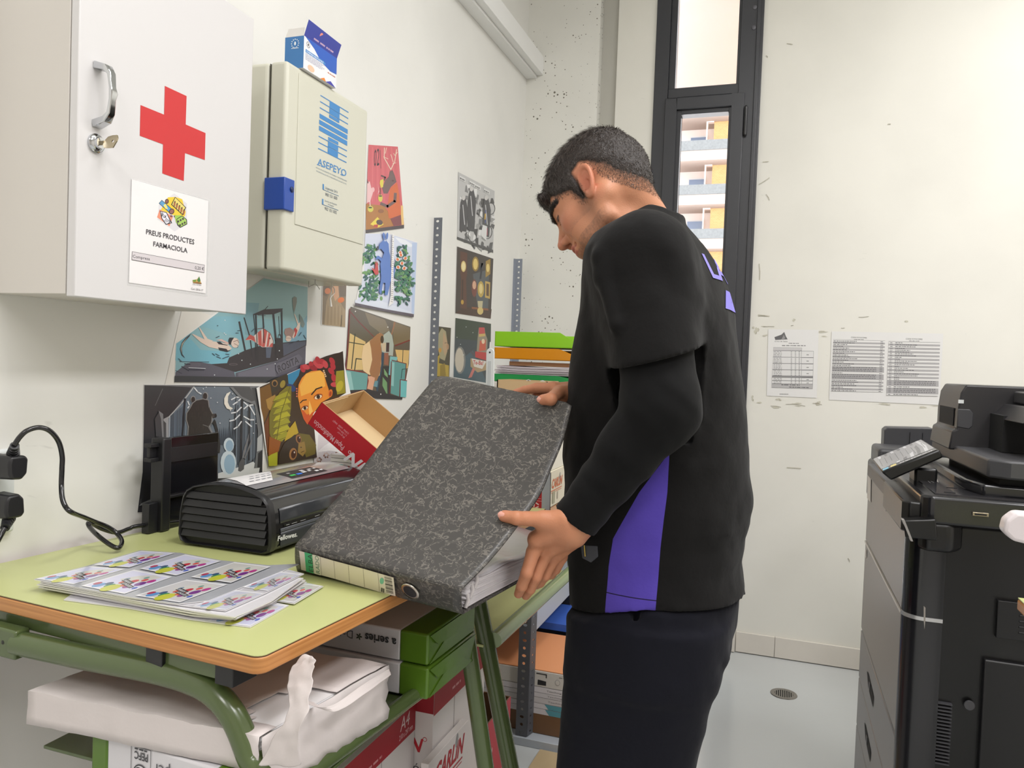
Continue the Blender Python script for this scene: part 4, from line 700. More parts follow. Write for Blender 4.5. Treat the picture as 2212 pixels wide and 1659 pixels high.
# ================================================================ notices on the back wall
def notice(label, quad, draw):
    a = Art(pl_y(YB), 5.672, 1650, 700, 0.0022); a.poly(quad, (232, 231, 229)); draw(a)
    o = a.build('notice', PAPER, weld=False, fix=False); tag(o, label, 'notice')
G1, G2, G3 = (196, 194, 194), (120, 119, 120), (70, 70, 72)
def d_n1(a):
    a.poly([(130, 160), (215, 130), (250, 97), (270, 150), (292, 188), (140, 195)], (104, 103, 104)); a.poly([(215, 190), (245, 130), (262, 170), (240, 195)], (150, 149, 150)); a.text('Creu de Saba', (132, 218), (290, 220), (133, 205), G3, .01)
    a.scrib((305, 240), (430, 242), (305, 230), G2, 4, 1); a.scrib((222, 268), (512, 270), (222, 256), G2, 7, 2)
    a.poly([(117, 285), (468, 292), (464, 330), (612, 332), (598, 795), (95, 780)], G2)
    a.poly([(119, 288), (466, 294), (462, 325), (116, 322)], (206, 204, 204))
    for i, (y0, y1) in enumerate([(328, 404), (408, 480), (485, 557), (562, 632), (655, 690), (694, 730)]):
        x0 = 116 - (y0 - 290) * .035; a.poly([(x0, y0), (461, y0 + 4), (459, y1 + 3), (x0 - 2, y1 - 2)], (226, 225, 224)); a.poly([(464, y0 + 6), (609 - (y0 - 330) * .03, y0 + 8), (607 - (y0 - 330) * .03, y1 + 4), (462, y1 + 3)], (228, 227, 226))
        n = 4 if i < 4 else 2
        for k in range(n):
            y = y0 + 14 + k * 18; a.scrib((118, y), (220, y), (118, y - 9), (150, 149, 150), 3, i * 5 + k); a.scrib((330, y), (345, y), (330, y - 9), G2, 1, 3); a.scrib((380, y), (395, y), (380, y - 9), G2, 1, 3); a.scrib((425, y), (445, y), (425, y - 9), G2, 1, 4)
        a.scrib((525, (y0 + y1) / 2 + 14), (548, (y0 + y1) / 2 + 14), (525, (y0 + y1) / 2 + 4), G3, 1, 3)
    a.poly([(102, 634), (598, 640), (598, 655), (100, 650)], (150, 149, 150)); a.poly([(98, 734), (597, 738), (596, 792), (96, 778)], (186, 184, 184)); a.scrib((215, 748), (440, 752), (215, 738), G3, 4, 8); a.scrib((310, 776), (550, 784), (310, 766), G3, 5, 9); a.scrib((195, 860), (300, 862), (195, 852), G2, 4, 4)
notice('smaller white notice with a tree logo and a table, nearest the window', [(55, 62), (672, 72), (648, 905), (35, 878)], d_n1)
def d_n2(a):
    a.text('CODIS FOTOCÒPIES', (1068, 172), (1262, 178), (1068, 154), (60, 60, 60), .01); a.text('CODIS FOTOCÒPIES', (1740, 190), (1944, 196), (1740, 172), (60, 60, 60), .01); a.scrib((1105, 192), (1225, 195), (1105, 184), G2, 4, 1); a.scrib((1780, 210), (1905, 213), (1780, 201), G2, 4, 2)
    for c_, (xa_, xb_, y0, y1, sl) in enumerate([(850, 1485, 190, 820, .012), (1530, 2160, 213, 868, .016)]):
        a.line([(xa_, y0), (xb_, y0 + 14)], 3, G2); rows = 29; y = y0 + 6; k = 0; R = random.Random(c_)
        while y < y1 - 12:
            big = (k in (15, 17)) if c_ == 0 else (k in (21, 23)); h_ = (y1 - y0) / 33 * (3.6 if big else 1.12)
            dx = -(y - y0) * .04; col = (178, 176, 177) if (k % 2 == 1) else (232, 231, 229)
            a.poly([(xa_ + dx, y), (xb_ + dx, y + 12), (xb_ + dx, y + h_ + 11), (xa_ + dx, y + h_ - 1)], col)
            for j in range(3 if big else 1):
                yy = y + 15 + j * 20; L_ = R.uniform(60, 330) if not big else 540
                if c_ == 0: a.scrib((xa_ + dx + 4, yy), (xa_ + dx + L_, yy + L_ * .017), (xa_ + dx + 4, yy - 10), (92, 92, 94), max(3, int(L_ / 30)), k + j); a.scrib((1430 + dx, yy + 10), (1465 + dx, yy + 11), (1430 + dx, yy + 1), (110, 110, 112), 1, k)
                else: a.scrib((xa_ + dx + 18, yy), (xa_ + dx + 50, yy), (xa_ + dx + 18, yy - 9), (110, 110, 112), 1, k); a.scrib((xa_ + dx + 82, yy), (xa_ + dx + 82 + L_ * .95, yy + L_ * .02), (xa_ + dx + 82, yy - 10), (92, 92, 94), max(3, int(L_ / 30)), k + j)
            y += h_; k += 1
        a.line([(xa_ - 30, y1 + 2), (xb_ - 30, y1 + 14)], 3, (150, 149, 150))
notice('wide white notice with two striped columns of copy codes beside the printer', [(832, 88), (2198, 118), (2152, 992), (800, 928)], d_n2)
# ================================================================ two green school desks along the left wall
def edge_wood():
    m = mat('beech_edge', (196, 136, 78), 0.38); nt = m.node_tree; b = nt.nodes['Principled BSDF']
    tc = nt.nodes.new('ShaderNodeTexCoord'); mp = nt.nodes.new('ShaderNodeMapping'); mp.inputs['Scale'].default_value = (3, 3, 260)
    n = nt.nodes.new('ShaderNodeTexNoise'); n.inputs['Scale'].default_value = 1.5; n.inputs['Detail'].default_value = 5
    nt.links.new(tc.outputs['Object'], mp.inputs[0]); nt.links.new(mp.outputs[0], n.inputs['Vector'])
    r = nt.nodes.new('ShaderNodeValToRGB'); e = r.color_ramp.elements; e[0].position = .33; e[0].color = L3((176, 116, 62)); e[1].position = .7; e[1].color = L3((204, 144, 84))
    nt.links.new(n.outputs['Fac'], r.inputs[0]); nt.links.new(r.outputs[0], b.inputs['Base Color']); return m
M_EDGE = edge_wood(); M_LIME = mat('lime_laminate', (194, 199, 136), 0.30, noise=0.03, nscale=6.0, spec=0.45); M_DKL = mat('dark_glue_line', (84, 54, 34), 0.6)
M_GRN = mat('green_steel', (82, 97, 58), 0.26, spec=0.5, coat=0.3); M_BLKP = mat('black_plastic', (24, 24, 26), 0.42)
DZ = 0.925
def rpoly(w, d, r, n=5):
    out = []
    for cx_, cy_, a0 in ((w - r, r, -90), (w - r, d - r, 0), (r, d - r, 90), (r, r, 180)):
        for k in range(n + 1):
            t = math.radians(a0 + 90 * k / n); out.append((cx_ + r * math.cos(t), cy_ + r * math.sin(t)))
    return out
def desk(label, corner, ang, w_, d_, tubes, legs_z):
    """corner = near right corner of the top; u points left along the front edge, v away"""
    ca, sa = math.cos(math.radians(ang)), math.sin(math.radians(ang))
    def Q(a, b, z): return (corner[0] - w_ * ca + a * ca + b * sa, corner[1] + w_ * sa - a * sa + b * ca, z)
    t = thing('school_desk', label, 'desk', Q(w_ / 2, d_ / 2, 0), 0)
    P_ = rpoly(w_, d_, 0.016)
    m = MB(); m.prism(P_, lambda a, b: Q(a, b, DZ - 0.0235), lambda a, b: Q(a, b, DZ - 0.0022)); top = m.build('tabletop', M_EDGE, t, bevel=0.002)
    ins = lambda a, e: a + e if a < .05 else a - e
    P2 = rpoly(w_ - .002, d_ - .002, 0.015); m = MB(); m.prism(P2, lambda a, b: Q(a + .001, b + .001, DZ - 0.0022), lambda a, b: Q(a + .001, b + .001, DZ - 0.0010)); m.build('glue_line', M_DKL, top)
    P3 = rpoly(w_ - .003, d_ - .003, 0.0145); m = MB(); m.prism(P3, lambda a, b: Q(a + .0015, b + .0015, DZ - 0.0010), lambda a, b: Q(a + .0015, b + .0015, DZ)); m.build('laminate', M_LIME, top)
    # apron rails
    m = MB(); m.hexa([Q(.02, .012, DZ - .047), Q(w_ - .075, .012, DZ - .047), Q(w_ - .075, .045, DZ - .047), Q(.02, .045, DZ - .047)], [Q(.02, .012, DZ - .0235), Q(w_ - .075, .012, DZ - .0235), Q(w_ - .075, .045, DZ - .0235), Q(.02, .045, DZ - .0235)])
    m.build('apron', M_GRN, t, bevel=0.001)
    for a in (w_ - .078, w_ - .20):
        m = MB(); m.hexa([Q(a, .006, DZ - .05), Q(a + .03, .006, DZ - .05), Q(a + .03, .05, DZ - .05), Q(a, .05, DZ - .05)], [Q(a, .006, DZ - .0236), Q(a + .03, .006, DZ - .0236), Q(a + .03, .05, DZ - .0236), Q(a, .05, DZ - .0236)]); m.build('bracket', M_BLKP, t, bevel=0.001, weld=False)
    return t, Q
def smooth_path(pts, n=8):
    pts = [Vector(p) for p in pts]; out = []
    P_ = [pts[0] * 2 - pts[1]] + pts + [pts[-1] * 2 - pts[-2]]
    for i in range(1, len(P_) - 2):
        for k in range(n):
            t = k / n; a, b, c, d = P_[i - 1], P_[i], P_[i + 1], P_[i + 2]
            out.append(0.5 * ((2 * b) + (-a + c) * t + (2 * a - 5 * b + 4 * c - d) * t * t + (-a + 3 * b - 3 * c + d) * t ** 3))
    out.append(pts[-1]); return out
t1, Q1 = desk('nearest green school desk, lime top with the laminator and card sheets on it', (-0.586, 0.784), 4.5, 0.662, 0.62, 0, 0)
YN = 0.815; zt_ = 0.864
path = [(-1.03, YN, zt_), (-0.90, YN, zt_), (-0.78, YN, zt_ + .002), (-0.715, YN, zt_ - .002), (-0.675, YN, zt_ - .014), (-0.645, YN, zt_ - .040), (-0.622, YN, zt_ - .080), (-0.600, YN, .735), (-0.545, YN, .45), (-0.470, YN, .02)]
m = MB(); m.tube(smooth_path(path, 6), 0.0172, 20); leg = m.build('leg', M_GRN, t1, smooth=60)
m = MB(); m.hexa([(-1.10, YN - .010, zt_ - .020), (-1.02, YN - .012, zt_ - .021), (-1.02, YN + .012, zt_ - .021), (-1.10, YN + .01, zt_ - .02)], [(-1.10, YN - .010, zt_ + .024), (-1.02, YN - .012, zt_ + .021), (-1.02, YN + .012, zt_ + .021), (-1.10, YN + .01, zt_ + .024)])
pl = m.build('mounting_plate', M_GRN, t1, bevel=0.003)
m = MB()
for x in (-1.082, -1.045): m.lathe((x, YN - .0105, zt_ + .002), (0, -1, 0), [(.0035, -.001), (.0032, .001), (.001, .0015)], 10)
m.build('screws', mat('dark_screw', (40, 44, 34), 0.5), pl, weld=False)
m = MB(); m.tube(smooth_path([(-1.10, YN + .02, zt_), (-1.15, YN + .02, zt_ - .01), (-1.185, YN + .02, zt_ - .05), (-1.20, YN + .02, .70), (-1.215, YN + .02, .02)], 6), 0.0172, 16); m.build('leg', M_GRN, t1, smooth=60)
lp = lambda px, py, y: tuple(ony(px, py, y))
def straight(a, b, zlo, zhi):
    a, b = np.array(a), np.array(b); d = (b - a) / (b[2] - a[2]); return [tuple(a + d * (zlo - a[2])), tuple(a + d * (zhi - a[2]))]
L1 = straight(lp(1004, 1342, 1.385), lp(1049, 1659, 1.385), 0.02, 0.885); m = MB(); m.tube(L1, 0.0165, 18); m.build('leg', M_GRN, t1, smooth=60)
m = MB(); m.tube([(L1[1][0] - .01, 1.385, .885), (-1.17, 1.385, .885)], 0.0165, 14); m.tube([(-1.17, 1.385, .885), (-1.205, 1.385, .02)], 0.0165, 14); m.build('rear_frame', M_GRN, t1, smooth=60, weld=False)
m = MB(); m.tube([(-0.597, YN, .722), tuple(ony(1008, 1420, 1.385))], 0.0125, 16); m.build('side_rail', M_GRN, t1, smooth=60)
m = MB(); m.box(-1.00, -0.578, YN + .02, 1.375, 0.704, 0.709); m.build('book_shelf', M_GRN, t1, bevel=0.001)
# second desk
t2, Q2 = desk('farther green school desk with brightly lit side rail, beyond the grey binder', (-0.566, 1.462), 2.0, 0.64, 0.60, 0, 0)
L2 = straight(lp(1036, 1311, 1.52), lp(1103, 1659, 1.52), 0.02, 0.885); m = MB(); m.tube(L2, 0.018, 18); m.build('leg', M_GRN, t2, smooth=60)
rA = ony(1068, 1383, 1.52); rB = onz(1236, 1232, rA[2])
m = MB(); m.tube([tuple(rA), tuple(rB)], 0.0165, 18); m.build('side_rail', mat('green_steel_lit', (140, 158, 112), 0.24, coat=0.3), t2, smooth=60)  # same green steel as the legs, strong light put into a paler colour
m = MB(); m.tube([(rB[0] - .03, rB[1] + .02, .885), (rB[0], rB[1] + .02, .70), (rB[0] + .10, rB[1] + .03, .02)], 0.0165, 16); m.build('leg', M_GRN, t2, smooth=60)
m = MB(); m.tube([(-1.20, 1.52, .02), (-1.17, 1.52, .885), (L2[1][0], 1.52, .885)], 0.0165, 12); m.tube([(-1.20, rB[1], .02), (-1.17, rB[1], .885), (rB[0] - .03, rB[1], .885)], 0.0165, 12); m.build('rear_frame', M_GRN, t2, smooth=60, weld=False)
m = MB(); m.box(-1.17, rA[0] - .017, 1.50, rB[1] + .01, rA[2] - .012, rA[2] - .006); m.build('book_shelf', M_LIME, t2, bevel=0.001)
# scraps on the lower shelf of desk two
SZ = float(rA[2] - .006)
a = Art(pl_z(SZ), 8.295, 1040, 1120, 0.004); a.poly([(1000, 1170), (1130, 1080), (1380, 850), (1390, 880), (1140, 1100), (1010, 1205)], (232, 230, 232)); a.line([(1225, 945), (1300, 895)], 14, (190, 90, 80))
tag(a.build('paper_strip', PAPER, weld=False, fix=False), 'torn white label strip lying beside the brightly lit green side rail', 'paper')

# ================================================================ things under the nearest desk
M_WHP = mat('wrapping_paper', (214, 206, 204), 0.6, bump=0.55, bscale=14.0, spec=0.3); M_GREENW = mat('green_ream_wrap', (84, 118, 34), 0.25, spec=0.5, bump=0.25, bscale=18.0); M_WHW = mat('white_ream_wrap', (214, 212, 216), 0.4)
def ream(label, c0, ux, L_, Wd, z0, h, endw=0.055, printer=None, group=None):
    """c0: near right lower corner, ux: direction of the long side pointing left, ends wrapped green"""
    ux = np.array([ux[0], ux[1], 0.0]); ux /= np.linalg.norm(ux); vy = np.array([-ux[1], ux[0], 0.0]); vy = vy if vy[1] > 0 else -vy
    c0 = np.array([c0[0], c0[1], z0]); K = lambda a, b, c: c0 + ux * a + vy * b + np.array([0, 0, c])
    t = thing('paper_ream', label, 'paper ream', tuple(K(L_ / 2, Wd / 2, 0)), group=group)
    def slab(a0, a1, e, name, mm, bev):
        m = MB(); m.hexa([K(a0, -e, -e * 0), K(a1, -e, 0), K(a1, Wd + e, 0), K(a0, Wd + e, 0)], [K(a0, -e, h + e), K(a1, -e, h + e), K(a1, Wd + e, h + e), K(a0, Wd + e, h + e)]); return m.build(name, mm, t, bevel=bev, seg=3)
    slab(endw, L_ - endw, 0.0, 'wrapper', M_WHW, 0.003)
    g = slab(0, endw + .001, 0.0006, 'green_end', M_GREENW, 0.004); slab(L_ - endw - .001, L_, 0.0006, 'green_end', M_GREENW, 0.004)
    # folded flaps on the right end
    m = MB(); e = 0.0012
    m.face([K(-e, 0.004, 0.002), K(-e, Wd - .004, 0.002), K(-e, Wd * .62, h * .55), K(-e, Wd * .36, h * .55)]); m.face([K(-2 * e, 0.002, h - .002), K(-2 * e, Wd - .002, h - .002), K(-2.6 * e, Wd * .70, h * .38), K(-2.6 * e, Wd * .16, h * .52)])
    m.build('end_fold', M_GREENW, g, weld=False, solid=0.0008)
    if printer:
        a = Art(pl_uv(K(L_, 0, 0), -ux, (0, 0, 1), -vy), 1, 0, 0, 0.0005); printer(a, L_, h); a.build('wrapper_print', PAPER, t, weld=False, fix=False)
    return t
def pr_a(a, L_, h):   # print is upside down
    a.l = 0.001; D = (62, 64, 66)
    a.text('a series', (L_ - .062, h * .70), (L_ - .125, h * .70), (L_ - .062, h * .42), D, .03)
    a.text('Daily Paper', (L_ - .150, h * .70), (L_ - .245, h * .70), (L_ - .150, h * .42), (100, 100, 104))
    for k in range(5): a.ell(L_ - .137 + .0035 * math.cos(k * 1.25), h * .55 + .0035 * math.sin(k * 1.25), .0032, .0014, (60, 70, 50), k * 72, 8)
    for k in range(6): a.line([(L_ - .20 - k * .006, h * .75), (L_ - .215 - k * .006, h * .98)], .0006, (60, 60, 60)); a.line([(L_ - .235 + k * .006, h * .75), (L_ - .215 + k * .006, h * .98)], .0006, (60, 60, 60))
z5 = lambda x, y: (600 + x / 3.16, 1200 + y / 3.16)
cn = onz(*z5(820, 515), 0.826); RA = (cn[0] + .057, cn[1] + .004)
rx = (-1.0, 0.03)
grp = 'green ended paper reams on the desk shelf'
ream('green ended ream lettered a series, upper of the two stacked', RA, rx, 0.297, 0.20, 0.772, 0.054, printer=pr_a)
ream('green ended ream directly under the a series ream', (RA[0] + .004, RA[1] - .006), rx, 0.297, 0.20, 0.716, 0.054)
def pr_b(a, L_, h):
    a.l = 0.001; D = (70, 70, 74)
    x0 = .075; a.line([(x0, h * .02), (x0, h * .98)], .0008, D); a.line([(x0, h * .98), (x0 + .035, h * .98)], .0008, D); a.line([(x0 + .035, h * .02), (x0 + .035, h * .98)], .0008, D)
    a.text('PEFC', (x0 + .030, h * .86), (x0 + .006, h * .86), (x0 + .030, h * .66), D, .02); a.scrib((x0 + .028, h * .95), (x0 + .006, h * .95), (x0 + .028, h * .9), D, 2, 3)
    a.ell(x0 + .017, h * .32, .013, .013, D, n=20); a.ell(x0 + .017, h * .32, .011, .011, (214, 212, 216), n=20); a.ell(x0 + .014, h * .40, .006, .0045, D); a.ell(x0 + .021, h * .3, .006, .0045, D, 40); a.ell(x0 + .015, h * .22, .004, .005, D)
    a.text('Daily Paper', (L_ - .035, h * .70), (L_ - .135, h * .70), (L_ - .035, h * .40), (90, 90, 94))
cb = onz(68.5 * 1, 1590, 0.766)
z4 = lambda x, y: (x / 2.602, 1150 + y / 2.602)
lb = onz(*z4(465, 1140), 0.768)
ream('green ended ream lettered Daily Paper under the torn white package', (lb[0] + .250, lb[1] + .002), (-1.0, 0.05), 0.250, 0.20, 0.712, 0.054, endw=0.030, printer=pr_b)
# torn white package (500 sheets of A3 in ripped wrapping)
pk = thing('paper_package', 'large ripped white paper package on top of the Daily Paper ream', 'paper package', (-0.80, 0.95, 0.768))
nl = onz(*z4(158, 885), .816); nr = onz(*z4(1480, 1160), .812); fr_ = onz(*z4(2190, 765), .808); fl_ = nl + (fr_ - nr)
def PK(u, v, z, R_=0): # u along front left->right, v front->back
    p = nl * (1 - u) * (1 - v) + nr * u * (1 - v) + fr_ * u * v + fl_ * (1 - u) * v; return np.array([p[0], p[1], z])
R = random.Random(9)
m = MB(); nu, nv = 26, 18
H = {}
def hz_(i, j): 
    if (i, j) not in H: H[(i, j)] = .8145 + .0012 * math.sin(i * .9) * math.cos(j * .7) + R.uniform(-.0007, .0007)
    return H[(i, j)]
top_ = lambda i, j: tuple(PK(i / nu * .985, j / nv, hz_(i, j)))
for i in range(nu):
    for j in range(nv):
        if i >= nu - 5 and 2 <= j <= 9 and (i - (nu - 5)) > abs(j - 5.5) - 2.2: continue      # torn opening
        m.face([top_(i, j), top_(i + 1, j), top_(i + 1, j + 1), top_(i, j + 1)])
def side(pts_top, zb_, steps, jit):
    rows = []
    for s in range(steps + 1):
        f_ = s / steps; rows.append([(p[0] + R.uniform(-jit, jit) * (0 < s), p[1] + R.uniform(-jit, jit) * (0 < s), p[2] * (1 - f_) + zb_ * f_) for p in pts_top])
    for a_, b_ in zip(rows[:-1], rows[1:]):
        for k in range(len(a_) - 1): m.face([a_[k], a_[k + 1], b_[k + 1], b_[k]])
side([top_(i, 0) for i in range(nu + 1)], .768, 4, .0012); side([top_(i, nv) for i in range(nu + 1)], .768, 2, .001); side([top_(0, j) for j in range(nv + 1)], .768, 3, .001)
side([(p[0] + .004, p[1], p[2]) for p in [top_(nu, j) for j in range(nv + 1)]], .728, 6, .0035)
m.build('wrapping', M_WHP, pk, smooth=40, solid=0.0005)
m = MB()
for k in range(24): 
    z = .770 + k * .0017; e = R.uniform(0, .004)
    m.hexa([tuple(PK(.05, .03, z)), tuple(PK(.968 + e, .03, z)), tuple(PK(.968 + e, .97, z)), tuple(PK(.05, .97, z))], [tuple(PK(.05, .03, z + .0014)), tuple(PK(.968 + e, .03, z + .0014)), tuple(PK(.968 + e, .97, z + .0014)), tuple(PK(.05, .97, z + .0014))])
o = m.build('sheets', mat('white_sheets', (236, 235, 236), 0.6), pk, weld=False); o['kind'] = 'stuff'
# torn upright strip and curled flaps
def ribbon(name, A, B, n, jit, par, mm=M_WHP, seed=1):
    Rr = random.Random(seed); mm_ = MB(); cols = 5
    A = smooth_path(A, n); B = smooth_path(B, n); rows = []
    for a_, b_ in zip(A, B): rows.append([tuple(a_.lerp(b_, k / cols) + Vector((Rr.uniform(-jit, jit), Rr.uniform(-jit, jit), Rr.uniform(-jit, jit)))) for k in range(cols + 1)])
    for r0, r1 in zip(rows[:-1], rows[1:]):
        for k in range(cols): mm_.face([r0[k], r0[k + 1], r1[k + 1], r1[k]])
    return mm_.build(name, mm, par, smooth=50, solid=0.0006, subsurf=1)
zz = lambda x, y, yy: tuple(ony(*z4(x, y), yy))
ribbon('torn_flap', [zz(1450, 1310, .80), zz(1530, 1160, .80), zz(1610, 1020, .805), zz(1615, 880, .825), zz(1625, 780, .84), zz(1700, 690, .85)],
       [zz(1690, 1318, .79), zz(1680, 1160, .79), zz(1730, 990, .80), zz(1750, 860, .82), zz(1770, 760, .835), zz(1775, 700, .845)], 4, .0028, pk, seed=4)
ribbon('torn_flap', [tuple(onz(*z4(1650, 940), .821)), tuple(onz(*z4(1830, 985), .823)), tuple(onz(*z4(2000, 880), .823)), tuple(onz(*z4(2190, 760), .817))],
       [tuple(onz(*z4(1760, 950), .823)), tuple(onz(*z4(1880, 1010), .815)), tuple(onz(*z4(2060, 900), .815)), tuple(onz(*z4(2205, 800), .808))], 4, .001, pk, seed=6)

# ================================================================ cartons of copy paper on the floor under the desks
RD = (168, 30, 44); WHB = (222, 214, 212); CBW = (223, 216, 214)
def carton(name, label, x0, x1, y0, y1, z0, z1, art=None, cat='box', lidh=0.0, open_=False, group=None):
    t = thing(name, label, cat, ((x0 + x1) / 2, (y0 + y1) / 2, z0), group=group)
    m = MB(); th_ = .004
    if open_:
        for b in ((x0, x1, y0, y0 + th_, z0, z1), (x0, x1, y1 - th_, y1, z0, z1), (x0, x0 + th_, y0 + th_, y1 - th_, z0, z1), (x1 - th_, x1, y0 + th_, y1 - th_, z0, z1), (x0, x1, y0, y1, z0, z0 + th_)): m.box(*b, col=(120, 88, 60))
    else: m.box(x0, x1, y0, y1, z0, z1, col=CBW)
    m.build('carton', PAPER, t, bevel=0.0015, weld=False)
    if lidh:
        m = MB(); e = .004; m.box(x0 - e, x1 + e, y0 - e, y1 + e, z1 - lidh, z1 + e, col=RD); m.build('lid', PAPER, t, bevel=0.0015)
    if art:
        a = Art(pl_uv((x1 + (.004 if lidh else 0), y0, z0), (0, 1, 0), (0, 0, 1), (1, 0, 0)), 1, 0, 0, 0.0006); art(a, y1 - y0, z1 - z0); a.build('side_print', PAPER, t, weld=False, fix=False)
    return t
def carlin(a, x, z, w, h, col=(176, 40, 56), slant=.28):
    a.text('CARLIN', (x, z), (x + w, z), (x + slant * h, z + h), col, .03); a.line([(x - .002, z - h * .28), (x + w, z - h * .28)], h * .10, col); a.line([(x, z - h * .5), (x + w * .98, z - h * .5)], h * .06, col); a.ell(x + w * .78, z + h * 1.05, h * .16, h * .38, (150, 150, 152), -10)
def art_low(a, L_, h): a.poly([(0, h - .06), (L_, h - .06), (L_, h), (0, h)], RD); a.scrib((.10, h - .05), (.16, h - .05), (.10, h - .044), (220, 150, 155), 3, 2); a.line([(.16, h - .06), (.16, 0)], .0012, (90, 84, 84)); a.text('210 x 297 mm', (L_ - .075, h - .052), (L_ - .012, h - .052), (L_ - .075, h - .040), (236, 200, 204), .01); a.text('A4', (L_ - .072, h - .034), (L_ - .03, h - .034), (L_ - .068, h - .004), (236, 214, 216), .0)
xA = float(onx(896, 1571, -.725)[0]); 
yA = float(onx(896, 1571, -.725)[1]); zA = float(onx(896, 1571, -.725)[2])
carton('paper_carton', 'white and red A4 paper carton standing nearest under the desk', xA - .22, xA, yA - .31, yA, 0.004, zA + .055, art_low, lidh=0)
def art_c2(a, L_, h): a.poly([(0, h - .07), (L_, h - .07), (L_, h), (0, h)], RD); a.scrib((.10, h - .05), (.15, h - .05), (.10, h - .043), (225, 160, 165), 3, 2); a.line([(.115, h - .07), (.115, h - .28)], .0012, (90, 84, 84)); a.l += .001; carlin(a, .045, h - .28, .15, .035)
xB = -.682; pB = onx(924, 1560, xB); yBx = max(float(pB[1]), yA + .003); zB = float(pB[2])
cB = carton('paper_carton', 'white carton with a red lid band standing behind the nearest carton', xB - .22, xB, yBx, yBx + .31, 0.004, zB + .07, art_c2)
a = Art(pl_uv((xB - .22, yBx, 0.004), (1, 0, 0), (0, 0, 1), (0, -1, 0)), 1, 0, 0, 0.0006); hB = zB + .066
a.poly([(0, hB - .066), (.22, hB - .066), (.22, hB), (0, hB)], (150, 14, 30)); a.text('CARLIN', (.06, hB - .155), (.19, hB - .155), (.068, hB - .125), (190, 30, 44), .03); a.ell(.201, hB - .125, .005, .005, (190, 30, 44)); a.ell(.201, hB - .125, .0038, .0038, CBW); a.text('multifunción', (.05, hB - .20), (.205, hB - .20), (.05, hB - .18), (70, 66, 70)); a.build('end_print', PAPER, cB, weld=False, fix=False)
# front sheet of a third carton leaning in front, lettered CARLIN
zc4 = lambda x, y: (750 + x / 5.82, 1430 + y / 5.82)
xC_ = -.660; p0 = onx(*zc4(1025, 1240), xC_); p1 = onx(*zc4(1523, 770), xC_)
cC = thing('paper_carton', 'white carton lettered CARLIN, beside the far leg of the nearest desk', 'box', (xC_ - .005, (p0[1] + p1[1]) / 2, .004))
m = MB(); zt2 = float((p0[2] + p1[2]) / 2); m.hexa([(xC_ - .018, p0[1], .004), (xC_, p0[1], .004), (xC_, p1[1], .004), (xC_ - .018, p1[1], .004)], [(xC_ - .018, p0[1], zt2), (xC_, p0[1], zt2), (xC_, p1[1], zt2), (xC_ - .018, p1[1], zt2)], CBW); m.build('carton', PAPER, cC, bevel=0.001)
a = Art(pl_uv((xC_, p0[1], 0.0), (0, 1, 0), (0, 0, 1), (1, 0, 0)), 1, 0, 0, 0.0006); Lc = p1[1] - p0[1]; carlin(a, Lc * .13, zt2 - .062, Lc * .72, .042); a.text('A4', (Lc * .42, zt2 - .135), (Lc * .72, zt2 - .135), (Lc * .42, zt2 - .095), (60, 60, 64)); a.build('side_print', PAPER, cC, weld=False, fix=False)
# open brown and red carton farther back
pD = onz(*z5(1590, 960), .29); yD = float(pD[1]); xD = float(pD[0])
def art_d(a, L_, h): a.poly([(0, 0), (L_, 0), (L_, h), (0, h)], (186, 66, 82)); a.text('A4', (.09, h - .13), (.15, h - .13), (.095, h - .085), (236, 214, 216)); a.text('210 x 297 mm', (.08, h - .155), (.17, h - .155), (.08, h - .142), (236, 200, 204)); a.poly([(0, 0), (L_, 0), (L_, h * .34), (0, h * .34)], CBW)
carton('paper_carton', 'open red and brown carton lettered A4 between the two desk legs', xD - .24, xD, yD - .30, yD, 0.004, 0.29, art_d, open_=True)

# ================================================================ grey slotted angle shelving
M_ANG = mat('grey_angle_steel', (112, 116, 124), 0.4, spec=0.4); M_ANGD = mat('slot_hole', (226, 226, 222), 0.7); M_HOLE = mat('dark_hole', (18, 18, 20), 0.8); M_LG = mat('pale_grey_shelf_steel', (176, 182, 190), 0.35)
def slotted(mb, O, U, H, w_, h0, h1, pitch, r):
    """flat flange with real holes: O origin, U flange direction (unit), H height dir is z; holes every pitch"""
    O = np.array(O); U = np.array(U); n = int((h1 - h0) / pitch)
    for k in range(n):
        za, zb2 = h0 + k * pitch, h0 + (k + 1) * pitch; zc = (za + zb2) / 2
        rr = (r * 1.45, r) if k % 2 == 0 else (r, r)
        ring = [(w_ / 2 + rr[0] * math.cos(t), zc + rr[1] * math.sin(t)) for t in [2 * math.pi * (i + .5) / 12 for i in range(12)]]
        sq = []
        for i in range(12):
            t = 2 * math.pi * (i + .5) / 12; c_, s_ = math.cos(t), math.sin(t); f_ = min((w_ / 2) / abs(c_) if abs(c_) > 1e-6 else 9, (pitch / 2) / abs(s_) if abs(s_) > 1e-6 else 9); sq.append((w_ / 2 + c_ * f_, zc + s_ * f_))
        P_ = lambda p: tuple(O + U * p[0] + np.array([0, 0, p[1]]))
        corners = [(w_, zb2), (0, zb2), (0, za), (w_, za)]
        for i in range(12):
            j = (i + 1) % 12; mb.face([P_(ring[i]), P_(sq[i]), P_(sq[j]), P_(ring[j])])
        for q_, (ca_, cb_) in zip(corners, ((1, 2), (4, 5), (7, 8), (10, 11))): pass
        for (cx_, cz_) in corners:
            best = sorted(range(12), key=lambda i: (sq[i][0] - cx_) ** 2 + (sq[i][1] - cz_) ** 2)[:2]; mb.face([P_(sq[best[0]]), P_((cx_, cz_)), P_(sq[best[1]])])
shl = thing('metal_shelving', 'grey slotted steel shelving standing in the corner beside the wall', 'shelving', (-1.0, 3.05, 0))
